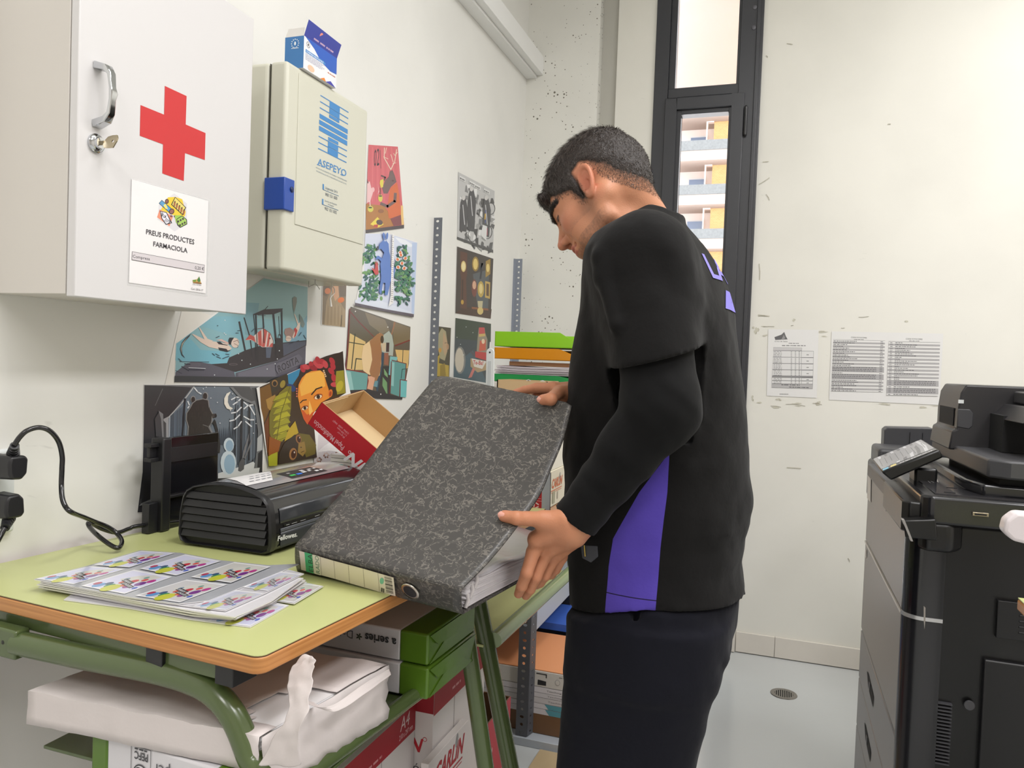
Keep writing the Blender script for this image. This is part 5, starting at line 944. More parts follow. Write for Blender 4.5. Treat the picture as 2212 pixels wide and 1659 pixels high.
def post(x, y, dx, dy, z0, z1, r=.0045, w_=.040, pitch=.0325):
    m = MB(); slotted(m, (x, y, 0), (dx, 0, 0), 1, w_, z0, z1, pitch, r); slotted(m, (x, y, 0), (0, dy, 0), 1, w_ * .9, z0, z1, pitch, r * .75)
    return m.build('upright', M_ANG, shl, solid=0.0022, fix=False)
u1 = onx(954, 462, XL + .03); post(-1.245, float(ony(935, 462, 2.62)[1]), .045, .03, .0, float(u1[2]), pitch=.026, w_=1.0) if False else None
pu = ony(936, 462, 2.64); pz = ony(956, 462, 2.64)
m = MB(); wq = float(pz[0] - pu[0]); slotted(m, (pu[0], 2.64, 0), (1, 0, 0), 1, wq, 0.02, float(pu[2]), .0262, .0045); m.box(pu[0] - .001, pu[0] + .001, 2.64, 2.675, .02, float(pu[2])); m.build('upright', M_ANG, shl, solid=0.002, fix=False, weld=False)
pv = ony(1115, 548, 3.57); pw = ony(1129, 549, 3.57); pl_ = ony(1107, 548, 3.57)
m = MB(); slotted(m, (pv[0], 3.57, 0), (1, 0, 0), 1, float(pw[0] - pv[0]), 0.02, float(pv[2]), .0262, .0045); 
slotted(m, (pv[0] - .018, 3.54, 0), (.52, .86, 0), 1, .035, 0.02, float(pv[2]), .0524, .0022); m.build('upright', mat('blue_grey_angle', (134, 140, 152), 0.4), shl, solid=0.002, fix=False, weld=False)
pf = ony(1130, 1600, 2.46); m = MB(); xf = float(pf[0]) - .028
slotted(m, (xf, 2.46, 0), (1, 0, 0), 1, .040, 0.03, 0.95, .0262, .0052); slotted(m, (xf + .040, 2.462, 0), (.25, .968, 0), 1, .036, 0.03, 0.95, .0262, .0035); m.build('upright', mat('dark_grey_angle', (84, 86, 92), 0.4), shl, solid=0.002, fix=False, weld=False)
m = MB(); m.box(-1.235, -.42, 2.452, 3.58, .0, .028); m.build('shelf', M_LG, shl, bevel=0.002)
m = MB(); m.box(-1.235, xf + .035, 2.475, 3.58, .395, .40); m.box(xf + .034, xf + .037, 2.50, 3.55, .37, .46); m.build('shelf', M_LG, shl, bevel=0.001, weld=False)
m = MB(); m.box(-1.235, xf + .035, 2.47, 3.58, .93, .95); m.build('shelf', M_LG, shl, bevel=0.001)
m = MB(); m.lathe((xf + .02, 2.458, .424), (0, -1, 0), [(.009, 0), (.009, .003), (.006, .0035), (.0055, .008), (.002, .009)], 8); m.build('bolt', M_CHR, shl)
# stack of books and boxes on the lowest shelf (seen either side of the near post)
zcp = lambda x, y: (1020 + x / 4.379, 1280 + y / 4.379)
def zl_(y): return float(ony(*zcp(720, y), 2.5)[2])
def book(label, x0, x1, z0, z1, col, y0=2.50, y1=2.80, rot=0.0, art=None, rough=.55, cat='book'):
    m = MB(); c_ = ((x0 + x1) / 2, (y0 + y1) / 2); M_ = Matrix.Translation((c_[0], c_[1], 0)) @ Matrix.Rotation(rot, 4, 'Z') @ Matrix.Translation((-c_[0], -c_[1], 0))
    m.box(x0, x1, y0, y1, z0, z1, col, M=M_)
    if art: 
        a = Art(lambda u, v, l: tuple(M_ @ Vector((x0 + u, y0 - l, z0 + v))), 1, 0, 0, 0.0006); art(a, x1 - x0, z1 - z0); m.v += []; 
        n0 = len(m.v); m.v += a.v; m.f += [tuple(i + n0 for i in f) for f in a.f]; m.c += a.c
    o = m.build('book' if cat == 'book' else cat.replace(' ', '_'), PAPER, weld=False, fix=True); tag(o, label, cat); return o
levels = [1165, 1110, 1060, 1005, 960, 905]
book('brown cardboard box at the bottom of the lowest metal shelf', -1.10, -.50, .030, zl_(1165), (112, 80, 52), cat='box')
bk = [('white and teal book lowest in the stack on the metal shelf', (206, 202, 206)), ('pale book above the teal one in the shelf stack', (208, 204, 208)), ('pale grey book third from the bottom of the shelf stack', (200, 196, 198)), ('pale book fourth from the bottom of the shelf stack', (206, 202, 206)), ('white topmost thin book below the white cardboard case', (214, 210, 214))]
for k, (lb_, c_) in enumerate(bk):
    za_, zb3 = zl_(levels[k]), zl_(levels[k + 1]) - .0015
    def art_b(a, L_, h, k=k):
        if k in (0, 1): a.poly([(L_ - .17, 0), (L_ - .02, 0), (L_ - .02, h), (L_ - .185, h)], (84, 148, 162))
        else: a.text('Teaching Science', (L_ - .17, h * .35), (L_ - .07, h * .35), (L_ - .17, h * .66), (120, 116, 120))
    book(lb_, -1.02 + k * .004, -.52 - k * .003, za_, zb3, c_, art=art_b)
def art_case(a, L_, h):
    a.ell(L_ - .135, h * .45, .009, .010, (150, 148, 146), n=18); a.ell(L_ - .135, h * .45, .0075, .0085, (205, 201, 196), n=18); a.poly([(L_ - .205, h * .1), (L_ - .175, h * .12), (L_ - .175, h * .4), (L_ - .205, h * .45)], (40, 40, 42)); a.line([(L_ - .21, h * .85), (L_ - .175, h * .85), (L_ - .175, h * .65)], .004, (70, 68, 66)); a.scrib((L_ - .13, h * .78), (L_ - .03, h * .78), (L_ - .13, h * .84), (120, 116, 112), 4, 3); a.scrib((L_ - .09, h * .3), (L_ - .02, h * .3), (L_ - .09, h * .36), (120, 116, 112), 4, 5)
book('white cardboard document case under the orange folder', -1.00, -.53, zl_(903), zl_(760), (206, 202, 196), art=art_case, cat='document case')
m = MB(); zo = zl_(760) + .001; m.hexa([tuple(onz(*zcp(250, 665), zo)), tuple(onz(*zcp(560, 712), zo)), (-.52, 2.52, zo), (-.52, 2.86, zo)][:4], [tuple(np.array(onz(*zcp(250, 665), zo)) + (0, 0, .002)), tuple(np.array(onz(*zcp(560, 712), zo)) + (0, 0, .002)), (-.52, 2.52, zo + .002), (-.52, 2.86, zo + .002)]) if False else None
m.box(-.98, -.53, 2.505, 2.86, zo, zo + .003, (222, 150, 102)); tag(m.build('folder', PAPER, bevel=0.0005), 'orange card folder lying on top of the white case', 'folder')
m = MB(); m.box(-.86, -.50, 2.90, 3.15, zo + .003, zo + .030, (60, 100, 190)); tag(m.build('folder', PAPER), 'blue plastic folder behind the orange folder on the shelf', 'folder')
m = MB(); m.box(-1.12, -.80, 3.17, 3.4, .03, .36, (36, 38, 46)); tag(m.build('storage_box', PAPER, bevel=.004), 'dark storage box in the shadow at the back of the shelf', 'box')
m = MB(); m.box(-.70, -.20, 1.9, 2.44, .0005, .008); tag(m.build('cardboard_sheet', mat('buff_board', (186, 164, 128), 0.7, noise=.06, nscale=8.)), 'beige cardboard sheet lying on the floor before the shelving', 'cardboard')
# ================================================================ letter trays above the binder
def zt8(x, y): return (1050 + x / 8.733, 690 + y / 8.733)
YT = 2.70
xl_, xr_ = float(ony(*zt8(165, 400), YT)[0]), -.66
def zz8(y, x=700): return float(ony(*zt8(x, y), YT)[2])
def tray(label, z0, z1, rgb, alpha, d=.34):
    t = thing('letter_tray', label, 'letter tray', ((xl_ + xr_) / 2, YT + d / 2, z0)); mm = mat('tray_' + label.split()[0], rgb, 0.2, **{'Alpha': alpha})
    m = MB(); w_ = .0025; m.box(xl_, xr_, YT, YT + d, z0, z0 + w_); m.box(xl_, xl_ + w_, YT, YT + d, z0, z1); m.box(xr_ - w_, xr_, YT, YT + d, z0, z1); m.box(xl_, xr_, YT + d - w_, YT + d, z0, z1)
    q0 = xr_ - .10
    m.add([(xl_, YT, z0), (xr_, YT, z0), (xr_, YT, z0 + .012), (xr_ - .03, YT, z0 + .016), (q0, YT, z1), (xl_, YT, z1), (xl_, YT + w_, z0), (xr_, YT + w_, z0), (xr_, YT + w_, z0 + .012), (xr_ - .03, YT + w_, z0 + .016), (q0, YT + w_, z1), (xl_, YT + w_, z1)], [(0, 1, 2, 3, 4, 5), (11, 10, 9, 8, 7, 6), (4, 10, 11, 5), (3, 9, 10, 4)])
    m.build('tray', mm, t, bevel=.0006, weld=False); return t
tray('lime green translucent letter tray, topmost of the stack', zz8(520), zz8(235), (150, 214, 40), .86)
tray('orange translucent letter tray under the lime green tray', zz8(755), zz8(540), (224, 146, 10), .9)
tray('green plastic letter tray, lowest in the stack', zz8(1185), zz8(1045), (34, 150, 78), .97)
def sheets(label, x0, x1, z0, z1, col, n, seed, y0=YT + .01, y1=YT + .31):
    R = random.Random(seed); m = MB(); h_ = (z1 - z0) / n
    for k in range(n):
        e = R.uniform(-.006, .006); f_ = R.uniform(-.004, .004); m.grid(lambda u, v, k=k, e=e, f_=f_: (x0 + e + (x1 - x0) * u, y0 + f_ + (y1 - y0) * v, z0 + h_ * (k + .45) + .003 * math.sin(u * 5 + seed) * (k / n)), 10, 2)
    o = m.build('paper_stack', mat('stack_' + '_'.join(map(str, col)), col, .7), weld=False, fix=False, solid=h_ * .7); tag(o, label, 'papers'); o['kind'] = 'stuff'; return o
sheets('white papers lying inside the lime green letter tray', xl_ + .01, xr_ - .012, zz8(515), zz8(400), (226, 228, 226), 5, 2)
sheets('wavy pile of white papers between the orange and green trays', xl_ + .004, xr_ - .002, zz8(1040), zz8(880), (216, 208, 214), 9, 3)
m = MB(); m.box(xl_ + .05, xr_ - .07, YT + .03, YT + .28, zz8(876), zz8(800), (186, 142, 104)); tag(m.build('envelope', PAPER, bevel=.001), 'brown envelope on the wavy pile of papers', 'envelope')
m = MB(); m.box(xl_, xr_, YT - .01, YT + .34, zz8(1040) - .0008, zz8(1040)); 
cbx = thing('cardboard_box', 'open brown cardboard box edge just above the right hand', 'box', (xl_ + .14, 2.57, .95))
zb4, zt4 = .952, float(ony(*zt8(500, 1150), 2.49)[2]); xa4, xb4 = float(ony(*zt8(150, 1150), 2.49)[0]), float(ony(*zt8(1110, 1190), 2.49)[0])
m = MB()
for b in ((xa4, xb4, 2.52, 2.524, zb4, zt4), (xa4, xb4, 2.66, 2.664, zb4, zt4), (xa4, xa4 + .004, 2.52, 2.664, zb4, zt4), (xb4 - .004, xb4, 2.52, 2.664, zb4, zt4), (xa4, xb4, 2.52, 2.664, zb4, zb4 + .004)): m.box(*b, col=(206, 176, 134))
m.build('carton', PAPER, cbx, weld=False)
m = MB(); m.box(xl_ - .02, xr_ + .02, YT - .012, YT + .36, .9505, zz8(1185) - .002, (226, 222, 214)); tag(m.build('storage_box', PAPER, bevel=.003), 'white box carrying the stack of letter trays', 'box')
for (cx8, cy8, r8, lb8) in ((800, 1190, 60, 'round tag with dark print poking out of the brown box, left one'), (1065, 1210, 66, 'plain white round tag beside the one with dark print')):
    p = ony(*zt8(cx8, cy8), 2.56); m = MB(); m.lathe(tuple(p), (0, -1, 0), [(r8 / 8.733 * 2.6 / 1661, 0), (r8 / 8.733 * 2.6 / 1661, .001)], 20, (222, 220, 218)); m.box(p[0] - .003, p[0] + .003, p[1] - .002, p[1] - .001, p[2] + .002, p[2] + .008, (70, 70, 72) if cx8 == 800 else (220, 218, 216)); m.box(p[0] - .002, p[0] + .002, p[1], p[1] + .001, .956, p[2], (222, 220, 218))
    tag(m.build('round_tag', PAPER, weld=False), lb8, 'tag')
# upright white lever arm
YV = 2.50; pa, pb = ony(1059, 752, YV), ony(1060, 830, YV); w_ = 9.5 / 1661 * 2.6
lv = thing('lever_arm', 'white plastic lever arm with a round hole standing left of the trays', 'lever', (float(pb[0]), YV, .95))
m = MB(); pts = []
for k in range(13): t = math.pi * k / 12; pts.append((pa[0] + w_ * math.cos(t), pa[2] - w_ + w_ * math.sin(t)))
pts = [(pb[0] + w_ + .003, .955)] + pts + [(pb[0] - w_ + .001, .955)]
m.prism(pts, lambda a, b: (a, YV, b), lambda a, b: (a, YV + .008, b)); m.build('arm', mat('white_plastic', (222, 226, 226), .35), lv, bevel=.002)
m = MB(); m.lathe((pa[0] - .001, YV - .0002, pa[2] - w_), (0, -1, 0), [(.0032, 0), (.0032, .0006)], 14); m.build('pivot_hole', M_HOLE, lv)
m = MB(); m.box(pa[0] - w_ * .45, pa[0] + w_ * .45, YV - .001, YV, .97, pa[2] - w_ * 3); m.build('groove', mat('pale_groove', (198, 203, 204), .5), lv, bevel=.0005)
m = MB(); m.box(pb[0] - .05, pb[0] + .05, YV - .03, YV + .03, .9505, .959); m.build('base', mat('white_plastic', (222, 226, 226), .35), lv, bevel=.002)
# ================================================================ laminator on the nearest desk
M_GLB = mat('gloss_black', (22, 22, 25), 0.16, spec=0.5, coat=0.4); M_SAT = mat('satin_black', (30, 30, 33), 0.36); M_DG = mat('dark_grey_panel', (62, 64, 68), 0.25, coat=0.2); M_GRY = mat('grey_lid_panel', (140, 138, 140), 0.22, coat=0.4); M_VB = mat('louvre_black', (12, 12, 13), 0.5)
lam = thing('laminator', 'black laminator with louvred end and grey top lid on the nearest desk', 'laminator', (-0.975, 1.37, DZ))
LY0, LY1 = 1.178, 1.552
prof = [(-1.060, .929), (-1.072, .934), (-1.077, .946), (-1.074, .990), (-1.068, 1.018), (-1.060, 1.031), (-1.045, 1.040), (-1.01, 1.0475), (-.975, 1.050), (-.94, 1.0475), (-.905, 1.040), (-.885, 1.032), (-.874, 1.020), (-.869, 1.000), (-.866, .965), (-.866, .945), (-.870, .934), (-.882, .929)]
m = MB(); m.prism(prof, lambda a, b: (a, LY0 + .012, b), lambda a, b: (a, LY1, b)); lb = m.build('housing', M_GLB, lam, bevel=.002, smooth=35)
cxp, czp = -.972, .985
sc = lambda k: [(cxp + (a - cxp) * k, czp + (b - czp) * k) for a, b in prof]
m = MB(); n = len(prof); A_ = [(a, LY0 + .003, b) for a, b in sc(1.012)]; B_ = [(a, LY0 + .016, b) for a, b in sc(1.012)]; C_ = [(a, LY0, b) for a, b in sc(.97)]; D_ = [(a, LY0 + .010, b) for a, b in sc(.93)]
m.add(B_ + A_ + C_ + D_, [(r * n + i, r * n + (i + 1) % n, (r + 1) * n + (i + 1) % n, (r + 1) * n + i) for r in range(3) for i in range(n)]); m.build('end_rim', M_SAT, lam, smooth=50)
m = MB(); m.prism(sc(.935), lambda a, b: (a, LY0 + .0095, b), lambda a, b: (a, LY0 + .014, b)); m.build('end_panel', M_VB, lam)
m = MB()
for k in range(6):
    z = 1.030 - k * .0145 if k else 1.031; zb_ = z - .0135; hw = .098 if k else .088
    m.hexa([(cxp - hw, LY0 + .0005, zb_), (cxp + hw * .95, LY0 + .0005, zb_), (cxp + hw * .95, LY0 + .010, zb_), (cxp - hw, LY0 + .010, zb_)], [(cxp - hw, LY0 + .006, z - .001), (cxp + hw * .95, LY0 + .006, z - .001), (cxp + hw * .95, LY0 + .010, z - .001), (cxp - hw, LY0 + .010, z - .001)])
m.build('louvres', M_SAT, lam, weld=False, bevel=.0006)
def topz(x):
    xs = [p[0] for p in prof[5:13]]; zs = [p[1] for p in prof[5:13]]; return float(np.interp(x, xs, zs))
def on_top(name, quad, mm, par, lift=.0012, n=12, col=None):
    """quad of (x,y) corners wrapped on the curved lid"""
    q = [np.array(p) for p in quad]; mb = MB()
    def f(u, v):
        p = q[0] * (1 - u) * (1 - v) + q[1] * u * (1 - v) + q[2] * u * v + q[3] * (1 - u) * v; return (p[0], p[1], topz(p[0]) + lift)
    mb.grid(f, n, n, col); return mb.build(name, mm, par, smooth=60, fix=False)
on_top('grey_lid', [(-1.05, LY0 + .020), (-.915, LY0 + .020), (-.915, LY1 - .02), (-1.05, LY1 - .02)], M_GRY, lam)
nt = on_top('paper_note', [(-1.045, 1.255), (-.935, 1.195), (-.935, 1.275), (-1.0, 1.355)], PAPER, lam, lift=.0022, col=(232, 230, 230)); tag(nt)
mb = MB(); Rr = random.Random(4)
for k in range(3):
    for j in range(4):
        x = -.952 - k * .016; y = 1.225 + j * .018 + k * .02; mb.face([(x, y, topz(x) + .003), (x + .003, y, topz(x + .003) + .003), (x + .003, y + .013, topz(x + .003) + .003), (x, y + .013, topz(x) + .003)], (150, 152, 160))
mb.build('handwriting', PAPER, nt, fix=False, weld=False)
st = on_top('warning_sticker', [(-.968, 1.330), (-.925, 1.325), (-.925, 1.455), (-.968, 1.450)], PAPER, lam, lift=.0018, col=(46, 44, 46))
mb = MB()
for (x0, y0, w_, h_, c_) in [(-.940, 1.335, .006, .018, (60, 190, 90)), (-.940, 1.358, .006, .018, (50, 120, 220)), (-.955, 1.345, .005, .01, (180, 180, 180)), (-.945, 1.383, .007, .014, (225, 225, 225)), (-.957, 1.392, .008, .012, (225, 225, 225)), (-.945, 1.405, .006, .010, (225, 225, 225)), (-.938, 1.422, .006, .012, (225, 225, 225)), (-.955, 1.418, .006, .012, (225, 225, 225)), (-.938, 1.440, .005, .010, (225, 225, 225)), (-.955, 1.438, .006, .008, (225, 225, 225))]:
    mb.face([(x0, y0, topz(x0) + .0026), (x0 + w_, y0, topz(x0 + w_) + .0026), (x0 + w_, y0 + h_, topz(x0 + w_) + .0026), (x0, y0 + h_, topz(x0) + .0026)], c_)
mb.build('icons', PAPER, st, fix=False, weld=False)
# front side (towards +x): panel, entry slot, lower panel with the maker's name
def sidex(z): return float(np.interp(z, [.945, .965, 1.0, 1.02], [-.866, -.866, -.869, -.874]))
def spanel(name, z0, z1, y0, y1, mm, lift=.0012):
    mb = MB(); mb.grid(lambda u, v: (sidex(z0 + (z1 - z0) * v) + lift, y0 + (y1 - y0) * u, z0 + (z1 - z0) * v), 2, 5); return mb.build(name, mm, lam, fix=False, smooth=50, solid=.001)
spanel('upper_panel', .982, 1.010, LY0 + .030, LY1 - .02, M_DG); m = MB(); m.box(-.870, -.8655, LY0 + .04, LY1 - .03, .9745, .9785); m.build('entry_slot', M_VB, lam)
spanel('control_strip', .966, .972, LY0 + .030, LY1 - .02, mat('grey_strip', (92, 94, 100), .3)); lpn = spanel('lower_panel', .936, .965, LY0 + .030, LY1 - .02, mat('charcoal_panel', (56, 58, 62), .4))
a = Art(pl_x(-.8645), 4.608, 380, 960, .0004); a.text('Fellowes.', (1013, 962), (1208, 915), (1018, 912), (232, 232, 232), .03)
for (x0, y0, x1, y1) in [(1100, 802, 1130, 795), (1155, 788, 1205, 772), (1240, 762, 1290, 746), (1385, 715, 1430, 700)]: a.line([(x0, y0), (x1, y1)], 5, (190, 190, 195))
a.build('lettering', PAPER, lam, fix=False, weld=False)
m = MB()
for (x, y) in ((-1.05, 1.20), (-.89, 1.20), (-1.05, 1.52), (-.89, 1.52)): m.lathe((x, y, DZ), (0, 0, 1), [(.009, 0), (.009, .0052)], 14)
m.build('rubber_feet', M_BLKP, lam, weld=False)
# ---- output tray of the laminator, stood on end against the wall
zb2 = lambda x, y: (290 + x / 5.53, 820 + y / 5.53)
XT = -1.185
tr = thing('laminator_tray', 'loose black plastic tray standing on end against the wall posters', 'tray', (XT, 1.40, DZ))
g_ = lambda x, y, X=XT: onx(*zb2(x, y), X)
ya, yb_ = float(g_(385, 1000)[1]), float(g_(1000, 1000)[1]); ztl, ztr = float(g_(385, 690)[2]), float(g_(1000, 635)[2]); zt5 = (ztl + ztr) / 2
m = MB(); m.box(XT - .006, XT, ya, yb_, DZ + .001, zt5); tp = m.build('plate', M_GLB, tr, bevel=.0015)
m = MB(); m.box(XT - .02, XT + .012, ya - .022, ya + .002, DZ + .001, zt5 + .001); m.build('edge_rim', M_SAT, tr, bevel=.003)
m = MB(); z6 = float(g_(600, 960)[2]); m.hexa([(XT, ya + .003, z6), (XT, yb_ - .004, z6 + .0), (XT, yb_ - .004, z6 + .03), (XT, ya + .003, z6 + .03)], [(XT + .003, ya + .003, z6), (XT + .003, yb_ - .004, z6), (XT + .001, yb_ - .004, z6 + .03), (XT + .001, ya + .003, z6 + .03)]); m.build('ridge', M_SAT, tp, bevel=.0006)
m = MB(); z7 = float(g_(420, 1390)[2]); m.box(XT, XT + .009, ya + .003, yb_ - .03, z7 - .003, z7 + .002); m.build('ledge', M_SAT, tp, bevel=.0006)
m = MB(); yl = float(g_(190, 900, XT)[1]); zu, zl2 = float(g_(190, 770)[2]), float(g_(190, 990)[2]); m.box(XT - .016, XT + .002, yl, ya - .022, zu - .008, zu + .0); m.box(XT - .016, XT + .002, yl, ya - .022, zl2, zl2 + .008); m.box(XT - .012, XT - .004, yl + .003, ya - .022, zl2 + .008, zu - .008); m.build('hinge_clip', M_SAT, tr, bevel=.001, weld=False)
m = MB(); zk = float(g_(200, 1480)[2]); m.box(XT - .016, XT + .002, yl - .002, ya - .022, DZ + .001, zk); m.build('hinge_clip', M_SAT, tr, bevel=.001)
# ---- cable, plugs, socket strip
zk5 = lambda x, y: (x / 5.53, 900 + y / 5.53)
def kx(x, y, X): return tuple(onx(*zk5(x, y), X))
pp = smooth_path([kx(170, 340, -1.17), kx(240, 240, -1.165), kx(330, 165, -1.16), (kx(470, 130, -1.155)), kx(600, 175, -1.15), kx(700, 300, -1.15), kx(742, 470, -1.15), kx(740, 620, -1.15), kx(733, 800, -1.15), kx(742, 960, -1.14), kx(780, 1070, -1.13), kx(850, 1140, -1.12), kx(1000, 1200, -1.15), kx(1130, 1255, -1.17), kx(1290, 1320, -1.17), kx(1400, 1400, -1.16), kx(1455, 1490, -1.14), kx(1420, 1565, -1.12), kx(1330, 1540, -1.13), kx(1180, 1430, -1.16), kx(1080, 1330, -1.19), kx(1055, 1270, -1.20), kx(1120, 1290, -1.21), kx(1230, 1345, -1.21), kx(1400, 1385, -1.20), kx(1540, 1340, -1.20), kx(1700, 1300, -1.195), (-1.17, 1.36, .930), (-1.10, 1.33, .930), (-1.07, 1.30, .931)], 8)
m = MB(); m.tube(pp, .0042, 14); tag(m.build('power_cable', M_GLB, smooth=70), 'black power cable looping from the wall plug to the laminator', 'cable')
def plug(label, cx_, cy_, top, X=-1.19, flip=1):
    t = thing('power_plug', label, 'plug', kx(cx_, cy_, X))
    m = MB(); p = np.array(kx(cx_, cy_, X)); 
    prof_ = [(-.019, -.010), (-.014, -.020), (.006, -.022), (.016, -.012), (.018, .014), (.012, .021), (-.016, .021), (-.020, .008)]
    m.prism(prof_, lambda a, b: (p[0] - .020, p[1] + a, p[2] + b * flip), lambda a, b: (p[0] + .018, p[1] + a * .9, p[2] + b * .92 * flip)); m.build('body', M_SAT, t, bevel=.004, seg=3)
    m = MB(); m.lathe((XL + .012, p[1], p[2]), (1, 0, 0), [(.020, 0), (.020, p[0] - .016 - XL - .012)], 24); m.build('base', M_SAT, t, smooth=40)
    q0 = np.array((p[0], p[1] + .002, p[2] + .021 * flip)); q1 = np.array(top); m = MB()
    for k in range(5): 
        c_ = q0 + (q1 - q0) * (k / 5); d_ = (q1 - q0) / np.linalg.norm(q1 - q0); m.lathe(tuple(c_), tuple(d_), [(.0098 - k * .0007, 0), (.0098 - k * .0007, .0035), (.007, .0037), (.007, .0058)], 16)
    m.build('strain_relief', M_SAT, t, weld=False, smooth=40)
    return t
plug('black moulded plug in the upper socket at the left picture edge', 140, 600, kx(175, 345, -1.17))
plug('black moulded plug in the lower socket at the left picture edge', 100, 1060, kx(60, 1330, -1.17), flip=-1)
m = MB(); m.tube(smooth_path([kx(60, 1330, -1.17), kx(20, 1400, -1.17), kx(-60, 1560, -1.17), kx(-100, 1750, -1.19), kx(-120, 2300, -1.2), (-1.215, .80, .30)], 6), .0042, 12); tag(m.build('power_cable', M_GLB, smooth=70), 'black power cable running down from the lower plug', 'cable')
so = thing('wall_socket', 'white double wall socket with two black plugs in it', 'socket', (XL, .80, 1.0))
m = MB(); yv = float(kx(188, 700, XL + .012)[1]); m.box(XL, XL + .012, yv - .085, yv, float(kx(100, 1500, XL)[2]) + .02, float(kx(100, 385, XL + .012)[2])); m.build('plate', mat('white_plastic', (222, 226, 226), .35), so, bevel=.005, seg=3)
m = MB(); m.box(XL, XL + .004, .80, .806, DZ - .28, 1.0) ; 
# ================================================================ laminated card sheets
CARDC = [(206, 208, 236), (214, 214, 238), (200, 202, 232)]
def card_art(a, c, base, seed, faded=0.0, upright=True):
    """c: four corners (near-left, near-right, far-right, far-left) in photo px of the current view"""
    c = [np.array(p, float) for p in c]
    def q(u, v): p = c[0] * (1 - u) * (1 - v) + c[1] * u * (1 - v) + c[2] * u * v + c[3] * (1 - u) * v; return tuple(p)
    fd = lambda col: tuple(int(x * (1 - faded) + 205 * faded) for x in col)
    a.poly([q(0, 0), q(1, 0), q(1, 1), q(0, 1)], (236, 236, 240)); a.poly([q(.04, .05), q(.96, .05), q(.96, .95), q(.04, .95)], fd(base))
    R = random.Random(seed); a.poly([q(.25, .55), q(.4, .8), q(.6, .93), q(.85, .9), q(.8, .6), q(.5, .4)], fd(tuple(min(255, int(x * .97 + 4)) for x in (214, 212, 206))))
    blobs = [(.22, .16, .11, (100, 152, 205)), (.40, .22, .09, (56, 138, 96)), (.52, .14, .17, (198, 200, 66)), (.12, .22, .07, (178, 62, 92)), (.30, .30, .07, (58, 84, 120)), (.62, .36, .09, (206, 110, 74)), (.72, .30, .08, (150, 74, 140)), (.45, .44, .07, (208, 104, 84)), (.58, .56, .08, (196, 48, 66)), (.80, .50, .10, (120, 52, 138)), (.86, .68, .08, (184, 60, 140)), (.70, .68, .06, (214, 90, 84)), (.62, .78, .05, (120, 160, 150)), (.36, .60, .05, (130, 150, 170)), (.9, .3, .05, (66, 92, 190))]
    for (u, v, r_, col) in blobs:
        a.poly([q(u + r_ * .80 * math.cos(t), v + r_ * 1.15 * math.sin(t)) for t in [2 * math.pi * k / 12 for k in range(12)]], fd(col))
    a.poly([q(.34, .50), q(.64, .40), q(.66, .50), q(.36, .60)], fd((40, 38, 46))); a.poly([q(.46, .38), q(.82, .26), q(.84, .35), q(.48, .47)], fd((40, 38, 46)))
    a.text('MOVIMENT', q(.62, .485), q(.37, .57), q(.60, .43), fd((225, 225, 230)), .02); a.text('ASSOCIACIÓ', q(.81, .335), q(.50, .44), q(.79, .285), fd((225, 225, 230)), .02)
M_SLV = print_mat('laminate_gloss', 0.13, coat=0.6, bump=0.25, bscale=12.0)
zc3 = (3.3515, 60, 1170)
def slab_px(pts, z, th_, view, lift=0.0):
    zs, ox, oy = view; return [tuple(onz(ox + x / zs, oy + y / zs, z)) for x, y in pts]
def csheet(label, outline, z, cards, col=(196, 196, 200), group=None, thick=.0012, seed=1, curl=0):
    a = Art(pl_z(z), *zc3, lift=0.0004); 
    P_ = [onz(60 + x / 3.3515, 1170 + y / 3.3515, z) for x, y in outline]; n = len(P_)
    a.v = [tuple(p - np.array([0, 0, thick])) for p in P_] + [tuple(p) for p in P_]; a.f = [tuple(range(n))[::-1], tuple(range(n, 2 * n))] + [(i, (i + 1) % n, n + (i + 1) % n, n + i) for i in range(n)]; a.c = [col, col] + [(224, 222, 224)] * n
    for k, (c, base, fd) in enumerate(cards): card_art(a, c, base, seed + k, fd)
    o = a.build('card_sheet', M_SLV, weld=False, fix=False); tag(o, label, 'card sheet', group); return o
c6 = [([(55, 268), (330, 308), (705, 198), (450, 178)], CARDC[0], 0), ([(385, 320), (700, 378), (1045, 255), (770, 203)], CARDC[1], 0), ([(775, 390), (1100, 440), (1445, 310), (1150, 275)], (206, 204, 206), 0),
      ([(480, 168), (735, 186), (1065, 82), (820, 66)], CARDC[0], 0), ([(810, 195), (1075, 245), (1400, 140), (1140, 92)], CARDC[1], 0), ([(1180, 255), (1470, 298), (1760, 180), (1495, 148)], (206, 204, 200), 0)]
csheet('topmost laminated sheet of six colourful cards in the pile on the desk', [(45, 272), (700, 395), (1090, 450), (1310, 425), (1970, 160), (1740, 170), (1400, 135), (1100, 80), (815, 62), (440, 172)], .9440, c6, (172, 174, 180))
csheet('faded laminated card sheet sticking out right under the topmost one', [(90, 290), (700, 402), (1180, 470), (1430, 500), (1720, 372), (2000, 232), (1900, 205), (1400, 140), (820, 80), (460, 185)], .9422, [([(1190, 470), (1430, 495), (1715, 372), (1500, 350)], CARDC[2], .45), ([(1560, 330), (1740, 358), (1985, 235), (1820, 215)], CARDC[2], .45)], (204, 202, 208))
g_ = 'card sheets in the middle of the pile'
for k in range(5):
    dx = [6, -14, 22, -4, 30][k]; z = .9400 - k * .0027
    csheet('white edged card sheet in the middle of the pile on the desk', [(80 + dx, 300 + k * 9), (700, 410 + k * 9), (1180 + dx, 500 + k * 10), (1500 - dx, 545 + k * 5), (1760 + dx * .6, 430 + k * 4), (1990 + dx, 262 + k * 7), (1500, 240), (820, 120), (470, 190 + k * 5)], z, [], (222, 220, 224), group=g_, thick=.0016)
